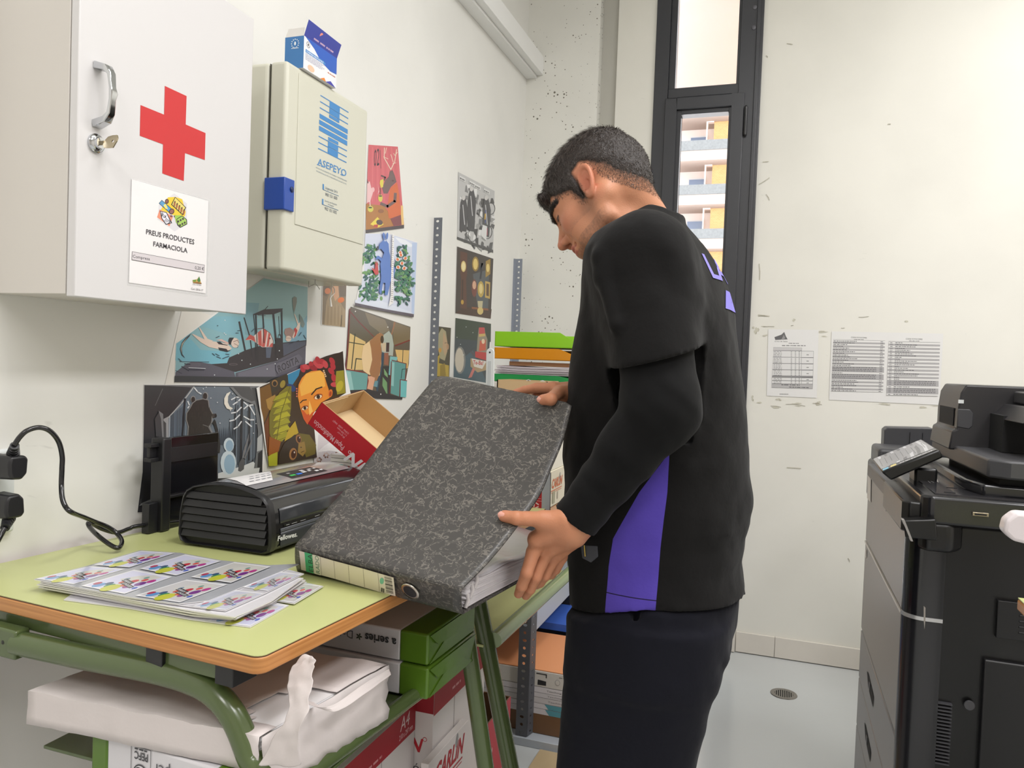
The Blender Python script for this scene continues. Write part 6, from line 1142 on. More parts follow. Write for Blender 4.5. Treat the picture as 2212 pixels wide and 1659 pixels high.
csheet('lowest card sheet with a card showing at its near right corner', [(260, 420), (730, 480), (1170, 560), (1610, 618), (1890, 460), (1700, 420), (1200, 300), (500, 250)], .9268, [([(1290, 575), (1610, 612), (1885, 462), (1640, 432)], CARDC[0], .1)], (224, 222, 228), thick=.0014)
csheet('card sheet with a card showing at the far right of the pile', [(700, 300), (1350, 420), (1780, 425), (1930, 448), (2140, 322), (1960, 285), (1400, 230)], .9285, [([(1640, 405), (1925, 442), (2135, 320), (1880, 290)], (200, 198, 196), .05)], (214, 212, 214), thick=.0014)
# ================================================================ red carton lid
lidT = thing('carton_lid', 'upturned red carton lid lettered Papel Multifunción, leaning behind the laminator', 'box lid', (-0.80, 1.60, .93))
A0 = np.array([-1.012, 1.560, 1.1875]); Uy = np.array([-.062, .998, .11]); Uy /= np.linalg.norm(Uy)
Dd = np.array([.800, .068, -.594]); Dd -= Uy * (Dd @ Uy); Dd /= np.linalg.norm(Dd); Nn = np.cross(Uy, Dd); Nn = Nn if Nn[2] < 0 else -Nn
Ww, Ll, Hh = .215, .305, .066
KL = lambda a, b, c: tuple(A0 + Dd * a + Uy * b + Nn * c)     # a along, b across, c down into the lid
def slabL(mb, a0, a1, b0, b1, c0, c1, col): mb.hexa([KL(a0, b0, c0), KL(a1, b0, c0), KL(a1, b1, c0), KL(a0, b1, c0)], [KL(a0, b0, c1), KL(a1, b0, c1), KL(a1, b1, c1), KL(a0, b1, c1)], col)
BRN = (190, 152, 104); th_ = .0032
m = MB(); slabL(m, 0, Ll, 0, Ww, Hh - th_, Hh, (226, 200, 156)); slabL(m, 0, Ll, 0, th_, 0, Hh, BRN); slabL(m, 0, Ll, Ww - th_, Ww, 0, Hh, BRN); slabL(m, 0, th_, 0, Ww, 0, Hh, (196, 164, 120)); slabL(m, Ll - th_, Ll, 0, Ww, 0, Hh, BRN)
slabL(m, th_, th_ * 1.8, th_, Ww * .58, .002, Hh - th_, (200, 170, 126))
m.build('carton', PAPER, lidT, weld=False, bevel=.0006)
a = Art(lambda u, v, l: np.array(KL(u, -l, v)), 1, 0, 0, .0006); RR = (188, 28, 40)
a.poly([(0, 0), (Ll, 0), (Ll, Hh), (0, Hh)], RR)
zCo = lambda x, y: (560 + x / 5.53, 780 + y / 5.53)
def lidp(x, y):   # photo px -> (u,v) on the red face
    d = ray(*zCo(x, y)); nrm = Uy; t = ((A0 - CAM) @ nrm) / (d @ nrm); p = CAM + d * t - A0; return (float(p @ Dd), float(p @ Nn))
a.text('Papel Multifunción', lidp(1022, 1020), lidp(672, 700), lidp(1000, 1040) if False else (lidp(1022, 1020)[0] + .0005, lidp(1022, 1020)[1] + .0135), (232, 190, 196), .005)
for k, (t_, w_) in enumerate((('COPIAS · LASER · INKJET', .05), ('5 x 500 hojas', .03), ('80 grs./m²', .022))):
    p = lidp(1075 - k * 25, 870 + k * 24 - 10); a.text(t_, (p[0], p[1] - k * .0), (p[0] - w_, p[1]), (p[0], p[1] + .0045), (226, 170, 178))
q = lidp(1165, 1165); a.text('CARLIN', (Ll * 1.02, Hh - .012), (q[0] - .012, Hh - .012), (Ll * 1.02 - .006, Hh - .0), (226, 220, 222), .03) if False else None
p = lidp(1110, 1100); a.text('CARLIN', (p[0] + .165, p[1] - .002), (p[0], p[1] - .002), (p[0] + .155, p[1] + .028), (228, 222, 224), .03); a.ell(p[0] - .006, p[1] + .002, .004, .004, (228, 222, 224)); a.ell(p[0] - .006, p[1] + .002, .0028, .0028, RR)
a.build('red_print', PAPER, lidT, weld=False, fix=False)
a = Art(lambda u, v, l: np.array(KL(-l, u, v)), 1, 0, 0, .0006); a.poly([(0, 0), (Ww, 0), (Ww, Hh), (0, Hh)], RR); a.build('red_end', PAPER, lidT, weld=False, fix=False)
# white sheet with sketches behind the laminator
a = Art(pl_x(XL), 5.53, 560, 780, .003); a.poly([(640, 880), (1080, 880), (1080, 1300), (660, 1300)], (222, 214, 216))
for (x, y, s_) in [(800, 1125, 26), (880, 1130, 22), (940, 1120, 30), (715, 1180, 24)]:
    for k in range(7): a.ell(x + s_ * math.cos(k), y + s_ * math.sin(k), s_ * .5, s_ * .4, random.Random(x + k).choice([(150, 110, 90), (212, 190, 180), (120, 90, 84)]), k * 40)
tag(a.build('poster', PAPER, weld=False, fix=False), 'pale sheet with small brown sketches between laminator and red lid', 'poster')
# ================================================================ things on the farther desk
M_FILM = mat('cloudy_plastic', (236, 236, 236), 0.25, bump=.5, bscale=16., **{'Alpha': .55})
zq = lambda x, y: (850 + x / 15.08, 820 + y / 15.08)
sl = thing('plastic_sleeves', 'heap of cloudy plastic sleeves and white papers behind the red lid', 'plastic sleeves', (-1.08, 1.95, DZ))
m = MB(); R = random.Random(12)
for k in range(9):
    x0, y0 = -1.20 + R.uniform(0, .02), 1.86 + R.uniform(0, .03); m.box(x0, x0 + .30, y0, y0 + .17, .9255 + k * .0105, .9255 + k * .0105 + .009, R.choice([(226, 222, 224), (214, 206, 212), (232, 230, 230)]))
m.build('papers', PAPER, sl, weld=False)['kind'] = 'stuff'
m = MB(); m.grid(lambda u, v: (-1.22 + .33 * u, 1.86 + .30 * v, 1.022 + .028 * math.sin(3.0 * u + 1) * math.sin(3.1 * v) + .010 * math.sin(11 * u + 7 * v)), 16, 16); m.build('sleeve', M_FILM, sl, smooth=60, fix=False)
m = MB(); m.grid(lambda u, v: (-1.20 + .28 * u + .03 * v, 1.98 + .26 * v, 1.045 + .04 * math.sin(2.6 * u) * math.sin(3.1 * v) + .012 * math.sin(9 * u - 5 * v)), 16, 12); m.build('sleeve', M_FILM, sl, smooth=60, fix=False)
pm = onz(*zq(520, 1390), .99); m = MB(); m.box(float(pm[0]) - .26, float(pm[0]) + .03, float(pm[1]) - .005, float(pm[1]) + .20, .9255 if False else .955, .992, (150, 24, 78)) ; m2 = MB(); m2.box(-.872, -.848, 1.80, 1.88, .9255, .962, (150, 24, 78)); tag(m2.build('letter_tray', PAPER, bevel=.002), 'magenta letter tray sliver between the red lid and binder', 'letter tray')
xq = -.545; pq = onz(1191, 1100, DZ); yq = float(pq[1])
def art_e(a, L_, h): a.l += .0002; carlin(a, .02, h * .52, .10, .024, (206, 112, 70)); a.poly([(.03, h * .08), (.055, h * .08), (.055, h * .42), (.03, h * .42)], (160, 156, 130)); a.poly([(.075, h * .15), (.085, h * .15), (.085, h * .36), (.075, h * .36)], (170, 160, 140))
hE = float(ony(1194, 1021, yq)[2]) - DZ
ce = thing('paper_carton', 'cream lettered carton on the farther desk beside the person\'s belly', 'box', (xq - .15, yq + .11, DZ + .001))
m = MB(); m.box(xq - .30, xq, yq, yq + .22, DZ + .001, DZ + hE, (222, 214, 192)); m.build('carton', PAPER, ce, bevel=.001)
a = Art(pl_uv((xq, yq, DZ), (0, 1, 0), (0, 0, 1), (1, 0, 0)), 1, 0, 0, .0006); art_e(a, .22, hE); a.build('side_print', PAPER, ce, weld=False, fix=False)
a = Art(pl_y(yq), 6.917, 1140, 880, .0008); a.poly([(-250, 1000), (330, 1000), (335, 1545), (-250, 1545)], (172, 24, 40)); a.poly([(218, 960), (340, 960), (330, 1545), (205, 1545)], (166, 168, 176)); a.line([(344, 980), (332, 1545)], 10, (30, 30, 32)); a.line([(120, 1395), (212, 1402)], 5, (220, 190, 195)); a.line([(140, 1362), (198, 1366)], 4, (220, 190, 195))
for k in range(3): t = k * 2.094 + .5; a.line([(125 + 38 * math.cos(t), 1465 + 38 * math.sin(t)), (125 + 38 * math.cos(t + 1.3), 1465 + 38 * math.sin(t + 1.3))], 18, (226, 200, 204))
a.build('end_print', PAPER, ce, weld=False, fix=False)
m = MB(); m.box(xq - .29, xq - .004, yq + .004, yq + .215, DZ + hE + .001, DZ + hE + .10, (232, 228, 214)); m.box(xq - .0045, xq - .0038, yq + .06, yq + .0606, DZ + hE + .02, DZ + hE + .10, (150, 148, 140)); tag(m.build('paper_carton', PAPER, bevel=.001), 'white carton standing on the cream lettered carton', 'box')
# ================================================================ the big marbled binder
def marble():
    m = mat('grey_marbled_board', (74, 71, 69), 0.42, spec=0.35, coat=.12); nt = m.node_tree; N = nt.nodes.new; lk = nt.links.new; b = nt.nodes['Principled BSDF']
    tc = N('ShaderNodeTexCoord'); n = N('ShaderNodeTexNoise'); n.inputs['Scale'].default_value = 80; n.inputs['Detail'].default_value = 2.0; n.inputs['Distortion'].default_value = 0.9; lk(tc.outputs['Object'], n.inputs['Vector'])
    s_ = N('ShaderNodeMath'); s_.operation = 'SUBTRACT'; s_.inputs[1].default_value = .52; lk(n.outputs['Fac'], s_.inputs[0]); ab = N('ShaderNodeMath'); ab.operation = 'ABSOLUTE'; lk(s_.outputs[0], ab.inputs[0])
    n2 = N('ShaderNodeTexNoise'); n2.inputs['Scale'].default_value = 60; n2.inputs['Detail'].default_value = 2; lk(tc.outputs['Object'], n2.inputs['Vector']); th = N('ShaderNodeMapRange'); th.inputs[1].default_value = .38; th.inputs[2].default_value = .65; th.inputs[3].default_value = .012; th.inputs[4].default_value = .042; lk(n2.outputs['Fac'], th.inputs[0])
    lt = N('ShaderNodeMath'); lt.operation = 'LESS_THAN'; lk(ab.outputs[0], lt.inputs[0]); lk(th.outputs[0], lt.inputs[1])
    mx = N('ShaderNodeMix'); mx.data_type = 'RGBA'; mx.inputs[6].default_value = L3((72, 70, 68)); mx.inputs[7].default_value = L3((112, 108, 102)); lk(lt.outputs[0], mx.inputs[0]); lk(mx.outputs[2], b.inputs['Base Color']); return m
M_MB = marble(); M_MBI = mat('binder_inside_paper', (186, 184, 186), .6)
S1 = np.array([-.746, 1.084, .982]); S2 = np.array([-.424, 1.030, .965]); T1 = np.array([-.633, 1.398, 1.266]); T2 = np.array([-.345, 1.319, 1.229]); B1 = onz(643, 1232, DZ + .002); B2 = onz(1000, 1325, .912)
bi = thing('binder', 'large grey marbled binder held open over the desk edge by the person', 'binder', tuple((B1 + B2) / 2))
Rt = [(0, 0), (.070, .030), (.144, .072), (.205, .113), (.240, .156), (.275, .201), (.293, .240), (.3024, .2640)]; Lt = [(0, 0), (.056, .0465), (.104, .085), (.155, .134), (.209, .186), (.266, .237), (.308, .273), (.3337, .284)]
def prof_eval(T_, t): xs = np.linspace(0, 1, len(T_)); P_ = smooth_path([(a_, b_, 0) for a_, b_ in T_], 8); k = t * (len(P_) - 1); i = min(int(k), len(P_) - 2); q_ = P_[i].lerp(P_[i + 1], k - i); return q_.x, q_.y
hL = T1 - S1; hL[2] = 0; hL /= np.linalg.norm(hL); hR = T2 - S2; hR[2] = 0; hR /= np.linalg.norm(hR)
def cover(u, v):
    a_, b_ = prof_eval(Lt, v); pL = S1 + hL * a_ + np.array([0, 0, b_]); a_, b_ = prof_eval(Rt, v); pR = S2 + hR * a_ + np.array([0, 0, b_]); s_ = .006 * math.sin(math.pi * u) * math.sin(math.pi * min(1, v * 1.0)); return pL * (1 - u) + pR * u + np.array([0, .3, -1]) * s_
def rc(u, v):   # rounded far corners
    return cover(u, v)
m = MB(); nu, nv = 26, 40
def cv(i, j):
    u, v = i / nu, j / nv; e = .022
    if v > 1 - e * 1.2:
        k = (v - (1 - e * 1.2)) / (e * 1.2); d_ = 1 - math.sqrt(max(0, 1 - k * k)); u = u * (1 - 2 * d_ * .045) + d_ * .045
    return tuple(cover(u, v))
vs = [cv(i, j) for i in range(nu + 1) for j in range(nv + 1)]; m.add(vs, [(i * (nv + 1) + j, (i + 1) * (nv + 1) + j, (i + 1) * (nv + 1) + j + 1, i * (nv + 1) + j + 1) for i in range(nu) for j in range(nv)])
cvr = m.build('front_cover', M_MB, bi, fix=False, solid=.0026, smooth=60)
m = MB(); spn = lambda u, v, o=0: tuple((S1 * (1 - u) + S2 * u) * v + (B1 * (1 - u) + B2 * u) * (1 - v) + np.cross(S2 - S1, B1 - S1) / np.linalg.norm(np.cross(S2 - S1, B1 - S1)) * (o))
nS = np.cross(S2 - S1, B1 - S1); nS /= np.linalg.norm(nS); nS = nS if nS[1] < 0 else -nS
SP = lambda u, v, o=0: np.array((S1 * (1 - u) + S2 * u) * v + (B1 * (1 - u) + B2 * u) * (1 - v) + nS * (o + .003 * math.sin(math.pi * v)))
m.grid(lambda u, v: tuple(SP(u, v)), 20, 8); spine = m.build('spine', M_MB, bi, fix=False, solid=.003, smooth=60)
E2 = onz(1236, 1192, .905); E1 = B1 + (E2 - B2) * 1.0; E1[2] = DZ + .002
m = MB(); m.grid(lambda u, v: tuple((B1 * (1 - u) + B2 * u) * (1 - v) + (E1 * (1 - u) + E2 * u) * v), 4, 4); m.build('back_cover', M_MB, bi, fix=False, solid=.003)
# label on the spine, ring hole, barcode
zsp = (2.86, 620, 780)
def pl_spine(px, py, l):
    d = ray(px, py); c0 = SP(.3, .5); t = ((c0 - CAM) @ nS) / (d @ nS); return CAM + d * t + nS * (l + .0032)
a = Art(pl_spine, *zsp, lift=.0012)
a.poly([(85, 1160), (300, 1222), (480, 1270), (668, 1325), (680, 1440), (620, 1425), (300, 1332), (98, 1278)], (228, 218, 202)); a.poly([(118, 1168), (166, 1182), (176, 1302), (128, 1288)], (70, 178, 120)); a.poly([(172, 1184), (212, 1195), (218, 1312), (180, 1302)], (226, 222, 204))
a.text('ELBA', (175, 1292), (165, 1184), (146, 1285), (44, 60, 52), .0); a.text('RADO', (214, 1303), (205, 1195), (190, 1296), (50, 110, 84))
for (x, y) in [(215, 1196), (299, 1222), (388, 1246), (480, 1270), (572, 1297)]: a.line([(x, y), (x + 9, y + 112)], 2, (120, 110, 100))
for k in range(13): y0 = 1316 + k * 8; a.line([(612 + k, y0), (655 + k, y0 + 11)], [2, 4, 2, 5, 3, 2, 6, 2, 3, 5, 2, 4, 3][k], (50, 44, 42))
a.ell(596, 1345, 13, 20, (120, 190, 160)); a.scrib((590, 1410), (610, 1418), (592, 1380), (90, 90, 84), 2, 2)
a.build('spine_label', PAPER, spine, weld=False, fix=False)
pr = pl_spine(620 + 768 / 2.86, 780 + 1413 / 2.86, 0)
m = MB(); m.lathe(tuple(pr), tuple(nS), [(.0115, .0), (.0115, .0010), (.0150, .0016), (.0160, .0008), (.0160, -.001)], 36); m.build('ring_rim', mat('nickel_ring', (196, 190, 180), .25, metal=1.), spine, smooth=60)
m = MB(); m.lathe(tuple(pr), tuple(nS), [(.0118, .0004), (.0118, .0013)], 28); m.build('ring_hole', mat('dark_ring_hole', (34, 35, 40), .3), spine)
m = MB(); q0 = SP(.965, .5); 
# contents: clear sleeves full of sheets
inx = lambda u, v, z: (B1 * (1 - u) + B2 * u) * (1 - v) + (E1 * (1 - u) + E2 * u) * v + np.array([0, 0, z])
m = MB(); R = random.Random(2)
for k in range(24):
    z = .0025 + k * .0016; e = .004 + R.uniform(0, .006); v0 = .03 + R.uniform(0, .008)
    m.grid(lambda u, v, z=z, e=e, v0=v0, k=k: tuple(inx(.04 + (.955 - e) * u * 1.0, v0 + .93 * v, z + .0008 * math.sin(9 * v + k) - .014 * v * (k / 24))), 4, 12)
sh_ = m.build('sleeved_pages', mat('sleeved_page', (232, 228, 232), .3, bump=.35, bscale=9.), bi, fix=False, weld=False, solid=.0012, smooth=60); sh_['kind'] = 'stuff'
m = MB(); m.grid(lambda u, v: tuple(inx(.02 + .965 * u, .02 + .95 * v, .0445 + .0015 * math.sin(14 * v + 3 * u) + .0012 * math.sin(23 * v * u) - .014 * v)), 14, 26); m.build('top_sleeve', mat('top_page', (228, 226, 232), .22, bump=.5, bscale=10., coat=.3), bi, fix=False, smooth=60, solid=.0008)
m = MB()
for k in range(3): 
    c_ = inx(.985, .035 + .03 * k, .008 + .012 * k); m.tube([tuple(c_ + np.array([0, 0, -.004])), tuple(c_ + np.array([.004, 0, .008])), tuple(c_ + np.array([0, .004, .016]))], .0035, 10)
m.build('clear_tabs', mat('clear_tab', (228, 222, 222), .15, **{'Alpha': .8}), bi, smooth=60, weld=False)
# ================================================================ copier at the right
M_PB = mat('copier_black', (12, 12, 13), 0.34); M_PG = mat('copier_grey', (150, 146, 142), 0.4); M_PM = mat('copier_mid_grey', (66, 66, 69), 0.42); M_PD = mat('copier_dark_gloss', (30, 30, 33), 0.24, coat=.2); M_SIL = mat('silver_strip', (196, 196, 196), .25, metal=.6)
px0, py0, py1 = .280, 1.88, 2.66
cp = thing('copier', 'large black and grey office copier standing against the back wall at right', 'copier', (.62, 2.3, 0))
m = MB(); m.box(px0 + .012, .95, py0 + .01, py1, .03, .985); m.build('body', M_PB, cp, bevel=.012, seg=3)
def fpanel(name, z0, z1, mm, par, e=.0, ya=None, yb=None): 
    m = MB(); m.box(px0 - e, px0 + .014, (ya or py0 + .022), (yb or py1 - .002), z0, z1); return m.build(name, mm, par, bevel=.003)
fpanel('upper_door', .778, .985, M_PG, cp); d1 = fpanel('middle_door', .497, .770, M_PG, cp); 
drw = []
for k in range(3):
    z1 = .490 - k * .152; d_ = fpanel('drawer', z1 - .148, z1, mat('copier_grey_lower', (138, 137, 138), .4), cp); zc_ = z1 - .070
    m = MB(); yc = 2.37; m.face([(px0 - .0012, yc - .09, zc_ - .022), (px0 - .0012, yc - .10, zc_ + .010), (px0 - .0012, yc + .045, zc_ + .022), (px0 - .0012, yc + .075, zc_ + .016), (px0 - .0012, yc + .03, zc_ - .014)]); m.build('handle_recess', M_HOLE, d_)
    m = MB(); m.box(px0 - .003, px0, yc - .015, yc + .005, zc_ - .010, zc_ + .012); m.build('latch', M_PM, d_, bevel=.001)
m = MB(); m.box(px0 - .003, px0 + .01, py0 + .02, py1 - .004, .771, .7765); m.build('trim_strip', mat('pale_trim', (206, 200, 192), .3), cp)
# rounded near corner column
def col(name, z0, z1, mm, r=.045, e=0):
    m = MB(); pts = [(px0 - e + r * (1 - math.cos(t)), py0 - e + .022 + .0 - r * .9 * math.sin(t) + .0) for t in [math.pi / 2 * k / 7 for k in range(8)]]
    pts = [(px0 - e, py0 + .022)] + pts + [(px0 + .075, py0 - .018 - e), (px0 + .075, py0 + .022)]
    m.prism(pts, lambda a, b: (a, b, z0), lambda a, b: (a, b, z1)); return m.build(name, mm, cp, smooth=40)
col('corner_column', .778, .985, M_GLB); col('corner_strip', .7705, .7785, M_SIL, e=.002); col('corner_column', .342, .770, M_PD); col('corner_column', .19, .338, M_PD); col('corner_column', .03, .187, M_PD)
m = MB()
for k in range(18): m.box(.352, .386, py0 - .0002, py0 + .02, .455 + k * .0078, .458 + k * .0078)
m.build('vent', mat('vent_grey', (62, 62, 66), .5), cp, weld=False)
m = MB(); m.box(.44, .80, py0 - .004, py0 + .02, .30, .70); m.build('side_cover', mat('copier_side', (15, 15, 17), .4), cp, bevel=.004)
m = MB(); m.box(.46, .80, py0 - .003, py0 + .02, .75, .83); 
for k in range(5): m.box(.50, .80, py0 - .005, py0 + .01, .765 + k * .012, .769 + k * .012)
m.build('side_grille', mat('copier_side', (15, 15, 17), .4), cp, bevel=.001, weld=False)
m = MB(); m.lathe((.418, py0 + .0, .675 - .08), (0, -1, 0), [(.011, 0), (.010, .002), (.002, .0022)], 16); m.build('screw_cap', M_PM, cp)
a = Art(pl_y(py0), 4.622, 1840, 1300, .001); a.poly([(780, 1035), (803, 1060), (798, 1140), (778, 1115)], (110, 160, 178)); a.line([(752, 1110), (770, 1150)], 6, (150, 150, 150)); a.line([(762, 1195), (780, 1235)], 7, (170, 170, 168)); a.line([(520, 1385), (515, 1650)], 7, (110, 110, 106)); a.line([(650, 1400), (645, 1650)], 7, (110, 110, 106)); a.build('side_marks', PAPER, cp, weld=False, fix=False)
# deck and front ledge
m = MB(); dk = [(.250, 1.885), (.262, 1.850), (.275, 1.838), (.95, 1.838), (.95, 2.62), (.262, 2.62), (.262, 2.02), (.250, 1.97)]
m.prism([(.300, 1.86), (.318, 1.842), (.95, 1.842), (.95, 2.62), (.300, 2.62)], lambda a, b: (a, b, .985), lambda a, b: (a, b, 1.046)); deck = m.build('deck', M_PD, cp, bevel=.007, seg=3)
m = MB(); m.prism([(px0 - .012, 1.885), (px0 + .0, 1.866), (.335, 1.862), (.335, 2.20), (px0 - .012, 2.20)], lambda a, b: (a, b, .958), lambda a, b: (a, b, 1.026)); m.build('front_corner', M_PB, cp, bevel=.004)
m = MB(); m.box(px0 - .008, .31, 2.20, 2.62, .985, 1.024); m.build('front_ledge', M_PM, cp, bevel=.004)
m = MB(); m.prism([(.300, 1.865), (.312, 1.845), (.36, 1.845), (.39, 1.88), (.300, 1.88)], lambda a, b: (a, b, .925), lambda a, b: (a, b, .99)); m.build('side_arm', M_PB, cp, bevel=.01, seg=3)
m = MB(); m.box(.395, .425, 1.8365, 1.842, 1.012, 1.020); pt = m.build('usb_port', mat('port_metal', (150, 140, 120), .3, metal=.7), cp, bevel=.001); m = MB(); m.box(.399, .421, 1.835, 1.837, 1.0145, 1.0175); m.build('slot', M_HOLE, pt)
m = MB(); m.hexa([(.268, 1.82, .955), (.330, 1.82, .955), (.330, 1.86, .955), (.280, 1.86, .955)], [(.262, 1.815, .992), (.325, 1.82, 1.0), (.325, 1.86, 1.0), (.262, 1.86, .992)]); m.build('card_pocket', M_PB, cp, bevel=.003)
m = MB(); m.hexa([(.2785, 1.8135, .950), (.283, 1.8135, .950), (.283, 1.83, .950), (.2785, 1.83, .950)], [(.2595, 1.812, .994), (.2645, 1.812, .994), (.2645, 1.83, .994), (.2595, 1.83, .994)]); m.build('pocket_edge', M_PG, cp)
m = MB(); m.box(.330, .60, 1.875, 2.50, 1.0461, 1.048); m.build('glass_panel', mat('deck_gloss', (58, 57, 60), .12, coat=.3), deck)
for (x, y) in ((.352, 1.90), (.372, 1.985)):
    m = MB(); m.box(x, x + .022, y, y + .004, 1.048, 1.049); m.build('slot', M_HOLE, deck)
a = Art(pl_z(1.048), 5.53, 1860, 1000, .0006); a.poly([(860, 190), (910, 188), (925, 235)], (150, 144, 136)); a.line([(670, 180), (800, 184)], 5, (130, 128, 126)); a.line([(690, 195), (780, 199), (830, 240)], 5, (130, 128, 126)); a.line([(800, 205), (870, 232)], 4, (130, 128, 126)); a.build('deck_symbols', PAPER, deck, weld=False, fix=False)
# scanner with document feeder
sn = MB(); sn.prism([(.432, 1.90), (.47, 1.875), (.95, 1.875), (.95, 2.46), (.418, 2.46)], lambda a, b: (a, b, 1.088), lambda a, b: (a, b, 1.128)); scn = sn.build('scanner_lid', M_PM, cp, bevel=.005, seg=2)
m = MB(); m.prism([(.405, 1.98), (.425, 1.90), (.95, 1.89), (.95, 2.47), (.405, 2.47)], lambda a, b: (a, b, 1.046), lambda a, b: (a, b, 1.072)); m.build('scanner_base', M_PD, cp, bevel=.006)
m = MB(); m.box(.46, .95, 1.92, 2.44, 1.070, 1.090); m.build('lid_gap', M_HOLE, cp)
yb0, yb1 = 2.20, 2.46
m = MB(); P_ = [(.412, 1.118), (.418, 1.165), (.428, 1.170), (.428, 1.215), (.433, 1.262), (.444, 1.283), (.95, 1.283), (.95, 1.118)]
m.prism(P_, lambda a, b: (a, yb0, b), lambda a, b: (a, yb1, b)); m.build('feeder_housing', mat('feeder_grey', (46, 45, 47), .38), cp, bevel=.004)
m = MB(); m.prism([(.4265, 1.176), (.4265, 1.222), (.4275, 1.222), (.4275, 1.176)], lambda a, b: (a - .001, 2.235, b), lambda a, b: (a, 2.42, b)); m.build('grip_recess', M_HOLE, cp)
m = MB(); m.prism([(.428, 1.176), (.455, 1.172), (.463, 1.180), (.463, 1.212), (.455, 1.222), (.428, 1.222)], lambda a, b: (a, yb0 - .0012, b), lambda a, b: (a, yb0 + .004, b)); m.build('grip_recess', M_PM, cp, bevel=.002)
m = MB(); m.prism([(.50, 1.205), (.53, 1.240), (.95, 1.240), (.95, 1.218), (.545, 1.218)], lambda a, b: (a, 1.93, b), lambda a, b: (a, 2.21, b)); m.build('feeder_tray', mat('feeder_grey', (46, 45, 47), .38), cp, bevel=.003)
m = MB(); m.box(.545, .95, 1.96, 2.19, 1.243, 1.272); fb = m.build('feeder_block', M_PM, cp, bevel=.004)
m = MB(); m.box(.575, .95, 1.957, 1.962, 1.246, 1.256); m.build('paper_slot', M_HOLE, fb)
a = Art(pl_uv((.57, 1.96, 1.262), (1, 0, 0), (0, 0, 1), (0, -1, 0)), 1, 0, 0, .0006)
for k in range(4): a.line([(k * .016, -.002), (k * .016 + .006, .009)], .0012, (220, 220, 220)); a.scrib((k * .016 + .003, .0), (k * .016 + .012, .0), (k * .016 + .003, .003), (210, 210, 210), 2, k)
a.build('tray_symbols', PAPER, fb, weld=False, fix=False)
m = MB(); m.box(.50, .95, 2.08, 2.20, 1.129, 1.215); m.build('feeder_core', M_HOLE, cp)
m = MB(); q_ = ony(2076, 867, yb0); m.box(float(q_[0]) - .006, float(q_[0]) + .006, yb0 - .001, yb0 + .002, float(q_[2]) - .005, float(q_[2]) + .004); m.build('indicator', mat('white_plastic', (222, 226, 226), .35), cp)
# tilted touch panel
na, nb = ony(1904, 1020, 1.98), ony(2029, 971, 1.98); fa, fb_ = na + np.array([.004, .245, .004]), nb + np.array([.002, .245, .004])
up = np.cross(nb - na, fa - na); up /= np.linalg.norm(up); up = up if up[2] > 0 else -up
tpn = [na, nb, fb_, fa]; m = MB(); m.hexa([tuple(p - up * .020 + (np.array([.012, 0, 0]) if i in (0, 3) else 0)) for i, p in enumerate(tpn)], [tuple(p) for p in tpn]); pn = m.build('control_panel', M_PB, cp, bevel=.004, seg=2)
def TPf(u, v, l): return na * (1 - u) * (1 - v) + nb * u * (1 - v) + fb_ * u * v + fa * (1 - u) * v + up * l
a = Art(TPf, 1, 0, 0, .0006); a.poly([(.03, .16), (.97, .16), (.97, .97), (.03, .97)], (150, 149, 150))
for k in range(7):
    x = .06 + k * .125; c_ = (206, 206, 208) if k % 2 == 0 else (96, 96, 98)
    a.poly([(x, .16), (x + .06, .16), (x + .12, .5), (x + .10, .97), (x + .05, .97), (x + .06, .5)], c_)
for k in range(9): a.line([(.08 + k * .1, .3 + .05 * (k % 3)), (.11 + k * .1, .75)], .008, (70, 70, 74))
a.poly([(.03, .03), (.97, .03), (.97, .14), (.03, .14)], (64, 64, 66)); a.poly([(.04, .03), (.14, .03), (.15, .13), (.05, .13)], (96, 180, 214)); a.poly([(.18, .05), (.28, .05), (.29, .14), (.19, .14)], (232, 212, 120))
for k in range(6): a.scrib((.34 + k * .1, .06), (.42 + k * .1, .06), (.34 + k * .1, .10), (210, 210, 212), 2, k)
a.build('screen', mat('screen_print', (255, 255, 255), .2) and print_mat('screen_gloss', .15), pn, weld=False, fix=False)
m = MB(); m.box(px0 + .04, px0 + .09, 2.08, 2.16, 1.02, float(na[2]) + .006); m.build('panel_hinge', M_PB, cp, bevel=.006)
# grey finisher cover and its tray at the far side
m = MB(); p = ony(1912, 923, 2.86); q = ony(2052, 930, 2.86); m.prism([(float(p[0]), .98), (float(p[0]) - .002, float(p[2]) - .01), (float(p[0]) + .008, float(p[2])), (float(q[0]) - .05, float(q[2]) + .004), (float(q[0]), float(q[2]) - .03), (float(q[0]), .98)], lambda a, b: (a, 2.86, b), lambda a, b: (a, 2.94, b)); fz = m.build('paper_guide', M_PM, cp, bevel=.003)
m = MB()
for k in range(3): x = float(p[0]) + .075 + k * .038; m.box(x, x + .0015, 2.858, 2.861, 1.0, float(p[2]) - .012)
m.build('guide_rib', M_PB, fz, weld=False)
m = MB(); m.box(float(p[0]) - .040, .60, 2.66, 2.86, .90, float(p[2]) - .055); m.box(float(p[0]) - .055, float(p[0]) + .08, 2.60, 2.80, .90, float(p[2]) - .10); m.build('finisher', M_PM, cp, bevel=.012, seg=3, weld=False)
a = Art(pl_x(px0, -1), 2.765, 1600, 640, .002); a.poly([(758, 1062), (778, 1085), (776, 1232), (754, 1205)], (224, 220, 214)); a.line([(866, 1255), (868, 1285)], 3, (70, 70, 72)); a.line([(748, 1515), (748, 1560)], 5, (216, 210, 204)); a.poly([(1093, 1850), (1104, 1860), (1103, 1935), (1098, 1990), (1093, 1940)], (210, 206, 198)); a.build('paper_labels', PAPER, cp, weld=False, fix=False)
m = MB(); 
for (x, y) in ((.33, 1.93), (.90, 1.93), (.33, 2.60), (.90, 2.60)): m.lathe((x, y, 0), (0, 0, 1), [(.02, 0), (.02, .035)], 12)
